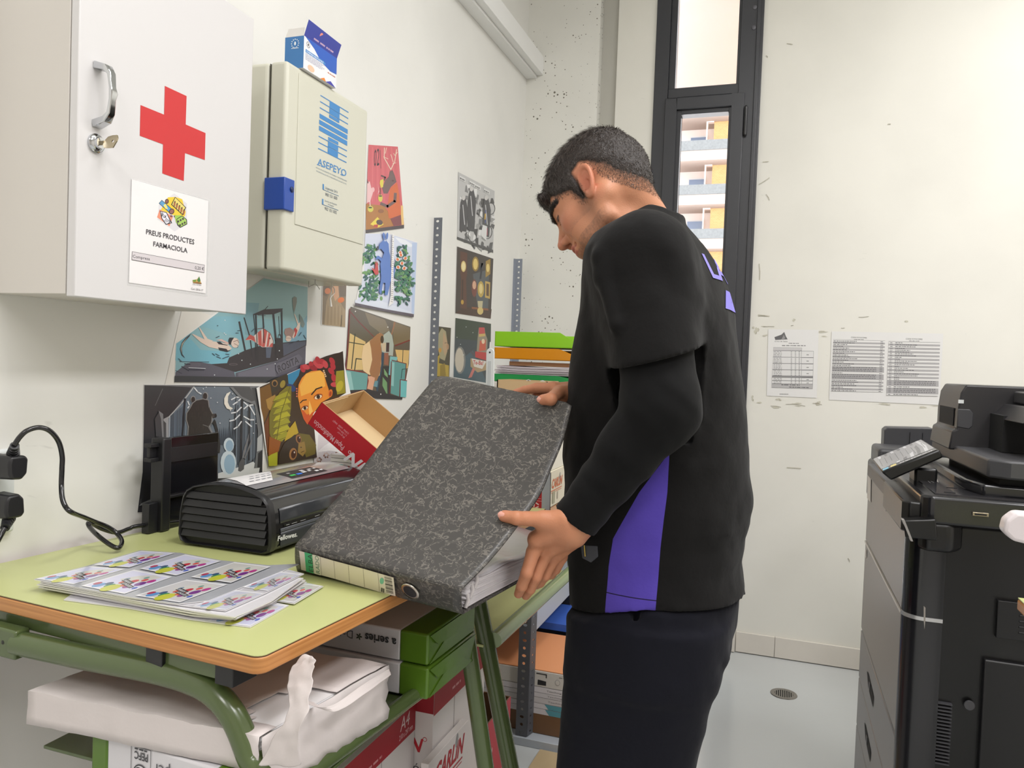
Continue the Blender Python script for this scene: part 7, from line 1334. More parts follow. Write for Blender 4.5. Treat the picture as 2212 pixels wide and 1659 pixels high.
m.build('foot', M_PB, cp, weld=False)
# ---- floor drain
dr = thing('floor_drain', 'round steel floor drain between the window and the copier', 'drain', (.073, 3.268, 0))
M_ST = mat('brushed_steel', (150, 146, 140), .35, metal=.8)
m = MB(); n = 40; rr = [.052, .051, .047, .036]; zz_ = [0.0004, .0032, .0035, .0025]
rings = [[(.073 + r * math.cos(2 * math.pi * k / n), 3.268 + r * math.sin(2 * math.pi * k / n), z) for k in range(n)] for r, z in zip(rr, zz_)]
m.add([v for r in rings for v in r], [(i * n + k, i * n + (k + 1) % n, (i + 1) * n + (k + 1) % n, (i + 1) * n + k) for i in range(3) for k in range(n)]); m.build('rim', M_ST, dr, smooth=60)
m = MB(); m.lathe((.073, 3.268, .0002), (0, 0, 1), [(.037, 0), (.037, .0006)], 30); m.build('sump', M_HOLE, dr)
m = MB()
for k in range(9):
    x = .073 - .032 + k * .008; hl = math.sqrt(max(0, .0365 ** 2 - (x - .073) ** 2)); m.box(x - .0022, x + .0022, 3.268 - hl, 3.268 + hl, .0012, .0030)
m.build('grating', M_ST, dr, weld=False)
# ---- third desk corner and white armrest entering from the right
c3 = onz(2197, 1290, DZ); t3 = thing('school_desk', 'lime topped desk with beech edge whose corner enters at the right edge', 'desk', (float(c3[0]) + .35, float(c3[1]) - .3, 0)); x3, y3 = float(c3[0]), float(c3[1])
m = MB(); m.box(x3, x3 + .70, y3 - .50, y3, DZ - .022, DZ - .002); tp3 = m.build('tabletop', M_EDGE, t3, bevel=.004, seg=3); m = MB(); m.box(x3 + .001, x3 + .699, y3 - .499, y3 - .001, DZ - .002, DZ); m.build('laminate', M_LIME, tp3, bevel=.0005)
for (x, y) in ((x3 + .10, y3 - .07), (x3 + .62, y3 - .07), (x3 + .10, y3 - .43), (x3 + .62, y3 - .43)): m = MB(); m.tube([(x, y, 0.005), (x, y, DZ - .022)], .0165, 14); m.build('leg', M_GRN, t3, smooth=60)
yA_ = 1.05; wa = ony(2163, 1130, yA_); wz0, wz1 = float(ony(2180, 1168, yA_)[2]), float(ony(2180, 1103, yA_)[2]); xw_ = float(wa[0])
ar = thing('armrest', 'white rounded plastic end entering at the right edge before the copier', 'armrest', (xw_ + .06, yA_, DZ))
m = MB(); m.prism([(xw_, wz0 + .012), (xw_ + .010, wz0 + .002), (xw_ + .022, wz0), (xw_ + .12, wz0 + .001), (xw_ + .12, wz1), (xw_ + .012, wz1), (xw_ + .002, wz1 - .010)], lambda a, b: (a, yA_ - .012, b), lambda a, b: (a, yA_ + .014, b)); m.build('arm', mat('pale_white_plastic', (216, 208, 210), .3), ar, bevel=.004, seg=3)
m = MB(); m.tube([(xw_ + .11, yA_, wz0 + .06), (xw_ + .13, yA_, DZ + .001)], .012, 14); m.build('stem', mat('pale_white_plastic', (216, 208, 210), .3), ar, smooth=60)
# ================================================================ sculpting helpers (distance fields -> smooth meshes)
A_ = np.array
def n3(v): v = np.array(v, float); return v / np.linalg.norm(v)
def seg(P, a, b, ra, rb):
    a = np.array(a, float); b = np.array(b, float); ab = b - a; t = np.clip(((P - a) @ ab) / (ab @ ab), 0, 1)
    return np.linalg.norm(P - a - t[:, None] * ab, axis=1) - (ra + (rb - ra) * t)
def ell_(P, c, r, R_=None):
    q = P - np.array(c, float)
    if R_ is not None: q = q @ np.array(R_).T
    r = np.array(r, float); k0 = np.linalg.norm(q / r, axis=1); k1 = np.linalg.norm(q / (r * r), axis=1) + 1e-9
    return k0 * (k0 - 1) / k1
def smin(a, b, k): h = np.clip(.5 + .5 * (b - a) / k, 0, 1); return b * (1 - h) + a * h - k * h * (1 - h)
def smax(a, b, k): return -smin(-a, -b, k)
def vnoise(P, s, seed=0):
    q = P * s + 31.7 * seed + 100.0; i = np.floor(q).astype(np.int64); f = q - i; f = f * f * (3 - 2 * f); out = 0
    for dx in (0, 1):
        for dy in (0, 1):
            for dz in (0, 1):
                h = (i[:, 0] + dx) * 374761393 + (i[:, 1] + dy) * 668265263 + (i[:, 2] + dz) * 2147483647; h = (h ^ (h >> 13)) * 1274126177; h = ((h ^ (h >> 16)) & 0xffff) / 65535.0
                out = out + h * (f[:, 0] if dx else 1 - f[:, 0]) * (f[:, 1] if dy else 1 - f[:, 1]) * (f[:, 2] if dz else 1 - f[:, 2])
    return out * 2 - 1
def surfnet(fn, lo, hi, h):
    """mesh the zero set of fn inside the box; skips blocks far from the surface"""
    lo = np.array(lo, float); n = np.ceil((np.array(hi) - lo) / h / 8).astype(int) * 8 + 1
    V = np.ones(n, np.float32); B = (n - 1) // 8
    bi = np.stack(np.meshgrid(*[np.arange(b) for b in B], indexing='ij'), -1).reshape(-1, 3)
    dc = fn(lo + (bi * 8 + 4) * h); keep = np.abs(dc) < 8 * h * 1.25
    for b, d in zip(bi[~keep], dc[~keep]): V[b[0] * 8:b[0] * 8 + 9, b[1] * 8:b[1] * 8 + 9, b[2] * 8:b[2] * 8 + 9] = np.sign(d)
    loc = np.stack(np.meshgrid(*[np.arange(9)] * 3, indexing='ij'), -1).reshape(-1, 3); kb = bi[keep]
    for s in range(0, len(kb), 400):
        c = kb[s:s + 400]; idx = (c[:, None, :] * 8 + loc[None]).reshape(-1, 3); d = fn(lo + idx * h)
        V[idx[:, 0], idx[:, 1], idx[:, 2]] = d
    I = V < 0; cs = [I[dx:n[0] - 1 + dx, dy:n[1] - 1 + dy, dz:n[2] - 1 + dz] for dx in (0, 1) for dy in (0, 1) for dz in (0, 1)]
    sm = sum(c.astype(np.int8) for c in cs); cell = (sm > 0) & (sm < 8); ci = np.argwhere(cell); cid = -np.ones(cell.shape, np.int64); cid[cell] = np.arange(len(ci))
    acc = np.zeros((len(ci), 3)); cnt = np.zeros(len(ci))
    for ax in range(3):
        o1, o2 = [k for k in range(3) if k != ax]
        for u in (0, 1):
            for v in (0, 1):
                a = ci.copy(); a[:, o1] += u; a[:, o2] += v; b = a.copy(); b[:, ax] += 1
                va, vb = V[tuple(a.T)], V[tuple(b.T)]; m = (va < 0) != (vb < 0); t = np.where(m, va / (va - vb + 1e-12), 0); p = a.astype(float); p[:, ax] += t
                acc[m] += p[m]; cnt[m] += 1
    vs = lo + acc / cnt[:, None] * h; F = []
    for ax in range(3):
        o1, o2 = [k for k in range(3) if k != ax]; sl = [slice(None)] * 3; s2 = [slice(None)] * 3; sl[ax] = slice(0, n[ax] - 1); s2[ax] = slice(1, n[ax])
        m = I[tuple(sl)] != I[tuple(s2)]; e = np.argwhere(m); e = e[(e[:, o1] > 0) & (e[:, o2] > 0) & (e[:, o1] < n[o1] - 1) & (e[:, o2] < n[o2] - 1)]
        q = []
        for du, dv in ((-1, -1), (0, -1), (0, 0), (-1, 0)): c = e.copy(); c[:, o1] += du; c[:, o2] += dv; q.append(cid[tuple(c.T)])
        q = np.stack(q, 1); fl = I[tuple(e.T)] ^ (ax == 1); q[~fl] = q[~fl][:, ::-1]; F.append(q)
    return vs, np.concatenate(F)
def relax(vs, F, it=2, lam=.5):
    for _ in range(it):
        s = np.zeros_like(vs); c = np.zeros(len(vs))
        for k in range(4):
            a, b = F[:, k], F[:, (k + 1) % 4]; np.add.at(s, a, vs[b]); np.add.at(s, b, vs[a]); np.add.at(c, a, 1); np.add.at(c, b, 1)
        vs = vs + lam * (s / np.maximum(c, 1)[:, None] - vs)
    return vs
def mesh_np(name, vs, F, mm, parent, colors=None):
    Mi = np.array(TMAT[parent.name].inverted()); vl = vs @ Mi[:3, :3].T + Mi[:3, 3]
    me = bpy.data.meshes.new(name); me.vertices.add(len(vl)); me.vertices.foreach_set('co', vl.astype(np.float32).ravel()); k = F.shape[1]
    me.loops.add(len(F) * k); me.loops.foreach_set('vertex_index', F.astype(np.int32).ravel()); me.polygons.add(len(F)); me.polygons.foreach_set('loop_start', np.arange(0, len(F) * k, k, dtype=np.int32)); me.update(calc_edges=True); me.validate()
    if colors is not None:
        ca = me.color_attributes.new('Col', 'FLOAT_COLOR', 'POINT'); c = np.ones((len(vl), 4), np.float32); c[:, :3] = colors; ca.data.foreach_set('color', c.ravel())
    me.shade_smooth(); me.materials.append(mm); o = bpy.data.objects.new(name, me); COL.objects.link(o); o.parent = parent; TMAT[o.name] = TMAT[parent.name]; return o
def lc(r, g, b): return np.array(L3((r, g, b))[:3])
def sstep(x, a, b): t = np.clip((x - a) / (b - a), 0, 1); return t * t * (3 - 2 * t)
# ================================================================ the person
man = thing('person', 'person in black T-shirt with purple side stripe, looking down at the binder they hold', 'person', (-.21, 1.47, 0))
# ---- head frame
_y, _p, _r = (math.radians(v) for v in (4.7, 42.4, 15.0)); HO = np.array([-.322, 1.42, 1.606])
F0 = A_([-math.cos(_y), math.sin(_y), 0]); L0 = A_([-math.sin(_y), -math.cos(_y), 0]); U0 = A_([0, 0, 1.])
HF = F0 * math.cos(_p) - U0 * math.sin(_p); _U = U0 * math.cos(_p) + F0 * math.sin(_p); HL = L0 * math.cos(_r) + _U * math.sin(_r); HU = _U * math.cos(_r) - L0 * math.sin(_r)
HM = np.stack([HF, HL, HU])          # world -> local rows
def h2w(q): return HO + np.asarray(q) @ HM
def w2h(P): return (P - HO) @ HM.T
NB = A_(ony(1402, 506, 1.47)); NBL = w2h(NB[None])[0]      # neck base in head space
def ear_sdf(P, sg):
    c = A_([-.006, .0755 * sg, .006]); nn = n3([.40, .90 * sg, .12]); b = n3(A_([-.30, 0.02 * sg, 1.]) - nn * (A_([-.30, .02 * sg, 1.]) @ nn)); a = np.cross(nn, b) * (1 if sg > 0 else -1)
    q = P - c; A, B, C = q @ a, q @ b, q @ nn           # A forward/back, B up, C outward
    wd = .0175 + .0035 * np.clip(B / .032, -1, 1); rr = np.sqrt((A / wd) ** 2 + (B / .0325) ** 2); ang = np.arctan2(B, A)
    rim = np.sqrt(((rr - .86) * .0205) ** 2 + (C - .0025) ** 2) - .0040
    plate = np.maximum((rr - .90) * .018, np.abs(C + .0015) - .0028)
    d = smin(rim, plate, .003); d = smin(d, ell_(P, c + b * (-.0270) + a * .003 + nn * .001, (.0085, .0052, .009)), .004)
    anti = np.sqrt(((rr - .50) * .0215) ** 2 + (C - .0005) ** 2) - .0024; back = (np.sign(a[0]) * A < .004); d = np.where(back, smin(d, anti, .003), d)
    con = ell_(P, c + a * (.004 * np.sign(a[0])) - b * .006 + nn * .0025, (.0090, .0110, .0125)); d = smax(d, -con, .0022)
    trag = ell_(P, c + a * (.0135 * np.sign(a[0])) - b * .007 + nn * .0012, (.004, .0035, .0065)); d = smin(d, trag, .003)
    root = ell_(P, c + a * (.012 * np.sign(a[0])) - nn * .008, (.010, .010, .022)); return smin(d, root, .005)
def head_sdf(P, ears=True):
    d = ell_(P, (-.010, 0, .045), (.094, .0735, .083)); d = smin(d, ell_(P, (-.030, 0, .030), (.070, .068, .066)), .03)
    d = smin(d, ell_(P, (.040, 0, .018), (.056, .058, .060)), .025); d = smin(d, ell_(P, (.040, 0, -.030), (.048, .048, .055)), .03)
    for s in (1, -1):
        d = smin(d, seg(P, (.000, .056 * s, -.022), (.010, .050 * s, -.062), .016, .014), .022); d = smin(d, seg(P, (.010, .050 * s, -.062), (.074, .014 * s, -.094), .014, .013), .020)
        d = smin(d, ell_(P, (.056, .040 * s, -.010), (.026, .020, .018)), .018); d = smin(d, ell_(P, (.050, .040 * s, -.045), (.028, .016, .030)), .022)
        d = smin(d, seg(P, (.088, .012 * s, .040), (.070, .046 * s, .038), .010, .009), .012)
        d = smax(d, -ell_(P, (.100, .030 * s, .020), (.015, .017, .010)), .012); d = smin(d, ell_(P, (.0705, .031 * s, .019), (.0165, .0145, .0125)), .004)
        d = smin(d, ell_(P, (.101, .0125 * s, -.012), (.011, .0072, .0082)), .006); d = smax(d, -ell_(P, (.104, .0065 * s, -.0195), (.007, .0034, .004)), .002)
    d = smin(d, seg(P, (.089, 0, .028), (.1125, 0, -.004), .0075, .0095), .008); d = smin(d, ell_(P, (.1135, 0, -.0065), (.0105, .0105, .0088)), .004)
    d = smin(d, ell_(P, (.084, 0, -.046), (.020, .026, .022)), .016); d = smin(d, ell_(P, (.080, 0, -.092), (.017, .019, .016)), .018)
    lipw = lambda z, r, x: ell_(P, (x, 0, z), (.0085, .0235, r)); d = smin(d, lipw(-.0385, .0052, .0965), .003); d = smin(d, lipw(-.0500, .0062, .0945), .0035)
    d = smax(d, -ell_(P, (.103, 0, -.0440), (.013, .0250, .0016)), .002)
    for s in (1, -1): d = smax(d, -ell_(P, (.088, .0265 * s, -.0430), (.006, .004, .003)), .003)
    # neck
    nk0 = A_([-.032, 0, -.012]); d = smin(d, seg(P, nk0, NBL, .053, .052), .022); d = smin(d, seg(P, (.010, 0, -.065), NBL + (HM @ A_([-.05, -.02, -.02])), .040, .055), .02)
    d = smin(d, seg(P, (-.015, .055, -.03), NBL + (HM @ A_([-.05, -.03, -.03])), .016, .020), .02)
    if ears:
        m = np.abs(P[:, 1]) > .045
        if m.any():
            e = d.copy(); Q = P[m]; e[m] = smin(d[m], np.where(Q[:, 1] > 0, ear_sdf(Q, 1), ear_sdf(Q, -1)), .003); d = e
    return d
hv, hf = surfnet(head_sdf, (-.15, -.105, -.16), (.135, .105, .145), .0018)
# hair line: polygon in the side view (f, u); inside = hair
HP = A_([(.110, .073), (.086, .066), (.073, .064), (.064, .045), (.048, .031), (.033, .020), (.026, -.012), (.013, -.016), (.006, .012), (.004, .041), (-.014, .043), (-.026, .030), (-.030, .000), (-.038, -.022), (-.058, -.046), (-.085, -.060), (-.16, -.066), (-.16, .20), (.13, .20)])
def hmask(P):
    x = P[:, [0, 2]]; n = len(HP); d = np.full(len(x), 9.); ins = np.zeros(len(x), bool)
    for i in range(n):
        a, b = HP[i], HP[(i + 1) % n]; ab = b - a; t = np.clip(((x - a) @ ab) / (ab @ ab), 0, 1); d = np.minimum(d, np.linalg.norm(x - a - t[:, None] * ab, axis=1))
        c = ((a[1] > x[:, 1]) != (b[1] > x[:, 1])); xi = a[0] + (x[:, 1] - a[1]) / (b[1] - a[1] + 1e-12) * (b[0] - a[0]); ins ^= c & (x[:, 0] < xi)
    return np.where(ins, d, -d)
def skin_col(P):
    c = np.tile(lc(192, 134, 102), (len(P), 1)); f, l, u = P.T; al = np.abs(l)
    def mix(w, col): nonlocal c; w = np.clip(w, 0, 1)[:, None]; c = c * (1 - w) + col * w
    mix(np.exp(-(((f - .07) / .03) ** 2 + ((al - .045) / .02) ** 2 + ((u + .012) / .022) ** 2)) * .5, lc(194, 112, 94))
    mix(np.exp(-(((f + .004) / .022) ** 2 + ((u - .006) / .034) ** 2)) * (al > .071) * .6, lc(200, 112, 92)); mix(np.exp(-(((f - .112) / .012) ** 2 + ((u + .006) / .012) ** 2)) * .5, lc(196, 118, 98))
    st = sstep(-u, .012, .05) * sstep(f, -.012, .02) * sstep(-u, .0, .03) * (f > -.02) * (u > -.115) * (al > .004); st = st * (.62 + .5 * vnoise(P, 420, 2)) ; mix(st * .55 * (np.abs(u + .044) > .010), lc(112, 86, 74))
    mix(np.exp(-(((f - .024) / .016) ** 2 + ((u + .03) / .03) ** 2)) * .38 * (al > .04), lc(96, 72, 62))
    lp = (np.abs(u + .0445) < .0105) * (al < .0235) * (f > .088); mix(lp * .75, lc(172, 98, 88))
    hm = hmask(P); fade = sstep(hm, -.003, np.where(f < -.01, .034 - .024 * sstep(u, .0, .032), .008)); mix(fade * .97, lc(40, 33, 30)); mix((np.abs(u - .018 + (f - .08) * .1) < .0022) * (f > .076) * (al > .018) * (al < .046) * .9, lc(40, 28, 24))
    br = np.abs(u - (.0405 - .25 * np.abs(al - .034))) < .0058; mix(br * (f > .058) * (al > .010) * (al < .058) * .85, lc(36, 28, 26)); return c
hcol = skin_col(hv); hw = h2w(relax(hv, hf, 1, .3))
M_SKIN = print_mat('skin', .48, bump=.12, bscale=420., spec=.35); M_SKIN.node_tree.nodes['Principled BSDF'].inputs['Subsurface Weight'].default_value = .12; M_SKIN.node_tree.nodes['Principled BSDF'].inputs['Subsurface Scale'].default_value = .01
M_SKIN.node_tree.nodes['Principled BSDF'].inputs['Subsurface Radius'].default_value = (1, .35, .2)
# ---- hands
def hand_sdf(fingers, thumb, palm, wrist, elbow, wr=.0275):
    """fingers: list of joint chains with radii; palm: blobs"""
    def fn(P):
        d = seg(P, wrist, elbow, wr, .040)
        for a, b, ra, rb in palm: d = smin(d, seg(P, a, b, ra, rb), .014)
        fd = None
        for ch, rs in fingers:
            e = None
            for (a, b, r0, r1) in zip(ch[:-1], ch[1:], rs[:-1], rs[1:]): q = seg(P, a, b, r0, r1); e = q if e is None else smin(e, q, .003)
            fd = e if fd is None else smin(fd, e, .0012)
        d = smin(d, fd, .007)
        e = None
        for (a, b, r0, r1) in zip(thumb[0][:-1], thumb[0][1:], thumb[1][:-1], thumb[1][1:]): q = seg(P, a, b, r0, r1); e = q if e is None else smin(e, q, .004)
        return smin(d, e, .010) + .0004 * vnoise(P, 90, 3)
    return fn
def cover_at(px, py):
    best = None
    for i in range(61):
        for j in range(81):
            p = cover(i / 60, j / 80); r_ = p - CAM; v = CM @ A_([r_[0], -r_[2], r_[1]]); q = (CX + F_PX * v[0] / v[2] - px, CY + F_PX * v[1] / v[2] - py); e = q[0] ** 2 + q[1] ** 2
            if best is None or e < best[0]: best = (e, p)
    return best[1]
def toward(p, d): r_ = CAM - p; return p + r_ / np.linalg.norm(r_) * d
o = ony
tt = toward(cover_at(1088, 1113), .0125); ti = toward(cover_at(1118, 1117), .0145)
Lw = o(1236, 1148, 1.235); Le = o(1432, 905, 1.262)
I_ = [o(1170, 1160, 1.235), o(1152, 1192, 1.222), o(1138, 1238, 1.205), o(1127, 1266, 1.212), o(1120, 1283, 1.228)]
M__ = [o(1190, 1165, 1.25), o(1174, 1204, 1.246), o(1157, 1246, 1.232), o(1145, 1272, 1.24), o(1136, 1286, 1.256)]
R__ = [o(1205, 1168, 1.265), o(1194, 1208, 1.268), o(1177, 1243, 1.262), o(1166, 1258, 1.272), o(1159, 1264, 1.288)]
K__ = [o(1220, 1168, 1.28), o(1213, 1204, 1.29), o(1200, 1230, 1.292), o(1191, 1241, 1.302), o(1185, 1245, 1.316)]
LFn = [(I_, [.0125, .0118, .0103, .0092, .0078]), (M__, [.0125, .0118, .0104, .0092, .0078]), (R__, [.012, .0112, .0098, .0088, .0074]), (K__, [.011, .0102, .0086, .0078, .0066])]
LTh = ([o(1212, 1130, 1.222), o(1172, 1122, 1.205), ti, tt], [.0165, .0138, .0112, .0098])
Lpalm = [(o(1225, 1135, 1.225), o(1160, 1165, 1.220), .021, .0165), (o(1232, 1150, 1.24), o(1180, 1190, 1.245), .022, .0150), (o(1236, 1160, 1.26), o(1205, 1195, 1.275), .020, .0135), (o(1215, 1120, 1.215), o(1172, 1128, 1.208), .016, .013)]
# right hand on the far corner of the cover
Rw = o(1262, 852, 1.47); Re = A_([-.27, 1.73, 1.16])
rt = toward(cover_at(1173, 864), .0115); ri = toward(cover_at(1190, 853), .016)
RI = [o(1225, 846, 1.42), o(1196, 838, 1.405), o(1158, 838, 1.40), o(1133, 843, 1.398), o(1114, 848, 1.396)]
sh4 = lambda ch, dy, dpy: [A_(c) + A_([0, dy, dpy]) for c in ch]
RFn = [(RI, [.0125, .0112, .0098, .0084, .007]), (sh4(RI, .012, -.019), [.0125, .0112, .0098, .0084, .007]), (sh4(RI, .018, -.037), [.0118, .0106, .0092, .008, .0066]), (sh4(RI, .02, -.053), [.0108, .0096, .0082, .0072, .006])]
RTh = ([o(1232, 850, 1.415), o(1208, 848, 1.385), ri, rt], [.0165, .0135, .0112, .0098])
Rpalm = [(o(1240, 845, 1.44), o(1200, 842, 1.41), .020, .0135), (o(1240, 852, 1.44) + A_([0, .01, -.02]), o(1205, 848, 1.41) + A_([0, .01, -.03]), .019, .014), (o(1240, 858, 1.43) + A_([0, .008, -.03]), o(1215, 860, 1.405) + A_([0, .01, -.035]), .018, .014)]
def bbox(chains, pad): a = np.vstack([np.array(c) for c in chains]); return a.min(0) - pad, a.max(0) + pad
parts_v, parts_f, parts_c = [hw], [hf], [hcol]; off = len(hw)
for (fs_, th_, pm_, wr_, el_) in ((LFn, LTh, Lpalm, Lw, Le), (RFn, RTh, Rpalm, Rw, Re)):
    el2 = A_(wr_) + (A_(el_) - A_(wr_)) * .45; fn = hand_sdf(fs_, th_, pm_, wr_, el_); lo, hi = bbox([f_[0] for f_ in fs_] + [th_[0], [wr_, el2]], .03)
    v, f = surfnet(fn, lo, hi, .0020); v = relax(v, f, 1, .3); c = np.tile(lc(194, 133, 100), (len(v), 1))
    for ch, rs in fs_ + [th_]:
        k_ = np.exp(-(np.linalg.norm(v - A_(ch[2]), axis=1) / .009) ** 2)[:, None] * .3; c = c * (1 - k_) + lc(186, 118, 92) * k_
        k_ = np.exp(-(np.linalg.norm(v - A_(ch[-1]), axis=1) / .012) ** 2)[:, None] * .45; c = c * (1 - k_) + lc(206, 128, 108) * k_
    parts_v.append(v); parts_f.append(f + off); parts_c.append(c); off += len(v)
# ---- torso and clothes
YT0 = 1.48
TB = [(486, 1352, 1472, .070), (505, 1322, 1490, .125), (530, 1296, 1513, .168), (560, 1280, 1533, .190), (610, 1272, 1562, .196), (680, 1266, 1584, .186), (750, 1254, 1593, .178), (800, 1246, 1599, .174), (900, 1233, 1608, .168), (1000, 1227, 1617, .166), (1080, 1230, 1623, .166), (1115, 1233, 1621, .166), (1150, 1236, 1606, .164), (1200, 1238, 1602, .166), (1260, 1242, 1613, .172), (1330, 1244, 1606, .174)]
_tz, _tc, _ta, _tb = [], [], [], []
for (py, pf_, pb_, bb) in TB: a_, b_ = o(pf_, py, YT0), o(pb_, py, YT0); _tz.append((a_[2] + b_[2]) / 2); _tc.append((a_[0] + b_[0]) / 2); _ta.append((b_[0] - a_[0]) / 2); _tb.append(bb)
_tz, _tc, _ta, _tb = (np.array(q)[::-1] for q in (_tz, _tc, _ta, _tb))
def torso(P, shrink=0.):
    z = P[:, 2]; c, a, b = np.interp(z, _tz, _tc), np.interp(z, _tz, _ta), np.interp(z, _tz, _tb); x, y = P[:, 0] - c, P[:, 1] - YT0; t = math.radians(7); x, y = x * math.cos(t) - y * math.sin(t) * .3, y
    k = (np.abs(x / a) ** 2.25 + np.abs(y / b) ** 2.25) ** (1 / 2.25); d = (k - 1) * np.minimum(a, b) * .92
    d = np.maximum(d, (z - _tz[-1] - .012) * .9); return np.maximum(d, _tz[0] - z) + shrink
SL, SR = o(1392, 560, 1.325), A_([-.235, 1.655, 1.485]); LE = o(1428, 882, 1.262); RE = Re
def folds(P, s, amp, seed): return amp * (vnoise(P @ A_([[1, 0, .5], [0, 1, .3], [.2, .2, .55]]).T, s, seed) + .5 * vnoise(P, s * 2.1, seed + 1))
hemA, hemB = o(1325, 797, 1.262), o(1502, 756, 1.262); armL = n3(LE - SL)
def tshirt(P):
    d = torso(P); d = smin(d, seg(P, SL, LE, .078, .0705), .045) if True else d
    d = smin(d, seg(P, SR, RE, .078, .070), .045); d = smin(d, seg(P, NB + A_([-.01, -.02, -.02]), SL, .062, .066), .04); d = smin(d, seg(P, NB + A_([-.01, .02, -.02]), SR, .062, .066), .04)
    # folds pulled from the shoulder to the armpit and round the waist
    for a, b, r in ((o(1420, 500, 1.33), o(1510, 690, 1.345), .012), (o(1450, 560, 1.32), o(1500, 760, 1.36), .010), (o(1300, 560, 1.27), o(1330, 700, 1.235), .010), (o(1345, 500, 1.31), o(1300, 600, 1.27), .008)): d = smin(d, seg(P, a, b, r, r * .5) - .004, .018)
    for a, b in ((o(1478, 620, 1.33), o(1497, 800, 1.37)),): d = smax(d, -seg(P, a, b, .010, .006), .018)
    d = d + folds(P, 9, .0035, 5) + .0012 * vnoise(P, 38, 9) + .0042 * vnoise(P @ A_([[7, 0, 3], [0, 9, 0], [-5, 0, 22]]).T, 1., 12) * sstep(-P[:, 2], -1.32, -1.05) + .004 * vnoise(P @ A_([[14, 0, 11], [0, 8, 0], [-4, 0, 5]]).T, 1., 17) * sstep(P[:, 2], 1.2, 1.4)
    # sleeve ends, neck opening, hem
    tL = (P - SL) @ armL; nearL = seg(P, SL, LE, .0, .0) < torso(P) + .06
    hn = n3(np.cross(hemB - hemA, A_([0, 1., .12]))); hn = hn if hn[2] > 0 else -hn; cut = -((P - hemA) @ hn)
    arm = (seg(P, SL + armL * .10, LE, .092, .092) < 0) & (P[:, 1] < 1.345); d = np.where(arm, np.maximum(d, cut), d)
    low = (P[:, 1] < 1.30) & (P[:, 2] < hemA[2] - .05) & (torso(P) > .012); d = np.where(low, np.maximum(d, .02), d)
    armR = n3(RE - SR); d = np.where((P[:, 1] > 1.64) & (torso(P) > .0), np.maximum(d, (P - SR) @ armR - .19), d)
    d = smax(d, -ell_(w2h(P), NBL + HM @ A_([-.006, 0, .048]), (.060, .062, .060)), .004)
    hz = np.interp(P[:, 0], [o(1240, 1290, YT0)[0], o(1400, 1312, 1.33)[0], o(1605, 1288, YT0)[0]], [o(1240, 1286, YT0)[2], o(1400, 1311, 1.33)[2], o(1605, 1280, YT0)[2]])
    return np.maximum(d, hz - P[:, 2])
tv, tf = surfnet(tshirt, (-.47, 1.14, .80), (.03, 1.80, 1.66), .0042); tv = relax(tv, tf, 2, .4)
def cloth(name, rgb, rough=.88, bump=.5, fuzz=.15):
    m = mat(name, rgb, rough, spec=.2, bump=bump, bscale=26.0); m.node_tree.nodes['Principled BSDF'].inputs['Sheen Weight'].default_value = fuzz; m.node_tree.nodes['Principled BSDF'].inputs['Sheen Roughness'].default_value = .5; return m
M_TS = cloth('black_jersey', (15, 14, 14), fuzz=.06); M_US = cloth('black_undershirt', (9, 9, 10), bump=.3, fuzz=.05); M_TR = cloth('navy_sweat', (13, 14, 24), bump=.4, fuzz=.06)
# purple side stripe: a mask across the shirt in its own coordinates
def stripe(m, pts_l, pts_r, ymax):
    nt = m.node_tree; N = nt.nodes.new; lk = nt.links.new; b = nt.nodes['Principled BSDF']; g = N('ShaderNodeNewGeometry'); s = N('ShaderNodeSeparateXYZ'); lk(g.outputs['Position'], s.inputs[0])
    def math_(op, a, b_=None):
        q = N('ShaderNodeMath'); q.operation = op
        for i, v in enumerate((a, b_)):
            if v is None: continue
            if isinstance(v, (int, float)): q.inputs[i].default_value = v
            else: lk(v, q.inputs[i])
        return q.outputs[0]
    def curve(pts):   # x as a function of z, piecewise linear
        out = None
        for (x0, z0), (x1, z1) in zip(pts[:-1], pts[1:]):
            mr = N('ShaderNodeMapRange'); mr.inputs[1].default_value = z1; mr.inputs[2].default_value = z0; mr.inputs[3].default_value = x1; mr.inputs[4].default_value = x0; lk(s.outputs[2], mr.inputs[0])
            out = mr.outputs[0] if out is None else math_('ADD', out, math_('SUBTRACT', mr.outputs[0], x0))
        return out
    xl, xr = curve(pts_l), curve(pts_r); k = math_('MULTIPLY', math_('GREATER_THAN', s.outputs[0], xl), math_('LESS_THAN', s.outputs[0], xr)); k = math_('MULTIPLY', k, math_('LESS_THAN', s.outputs[1], ymax))
    zh = math_('ABSOLUTE', math_('SUBTRACT', s.outputs[2], math_('ADD', math_('MULTIPLY', s.outputs[0], 0.0), hemz + .020)))
    mx = N('ShaderNodeMix'); mx.data_type = 'RGBA'; mx.inputs[6].default_value = L3((15, 14, 14)); mx.inputs[7].default_value = L3((84, 68, 168)); lk(k, mx.inputs[0])
    m2 = N('ShaderNodeMix'); m2.data_type = 'RGBA'; m2.inputs[7].default_value = L3((34, 28, 60)); lk(mx.outputs[2], m2.inputs[6]); st = math_('MULTIPLY', math_('LESS_THAN', zh, .0009), k); lk(st, m2.inputs[0]); lk(m2.outputs[2], b.inputs['Base Color'])
hemz = float(o(1365, 1308, 1.33)[2]); q_ = lambda x, y: (float(o(x, y, 1.335)[0]), float(o(x, y, 1.335)[2]))
stripe(M_TS, [q_(1449, 975), q_(1385, 1060), q_(1328, 1160), q_(1318, 1220), q_(1311, 1320)], [q_(1449, 975), q_(1444, 1060), q_(1430, 1180), q_(1420, 1320)][:4], 1.47)
ts = mesh_np('t_shirt', tv, tf, M_TS, man)
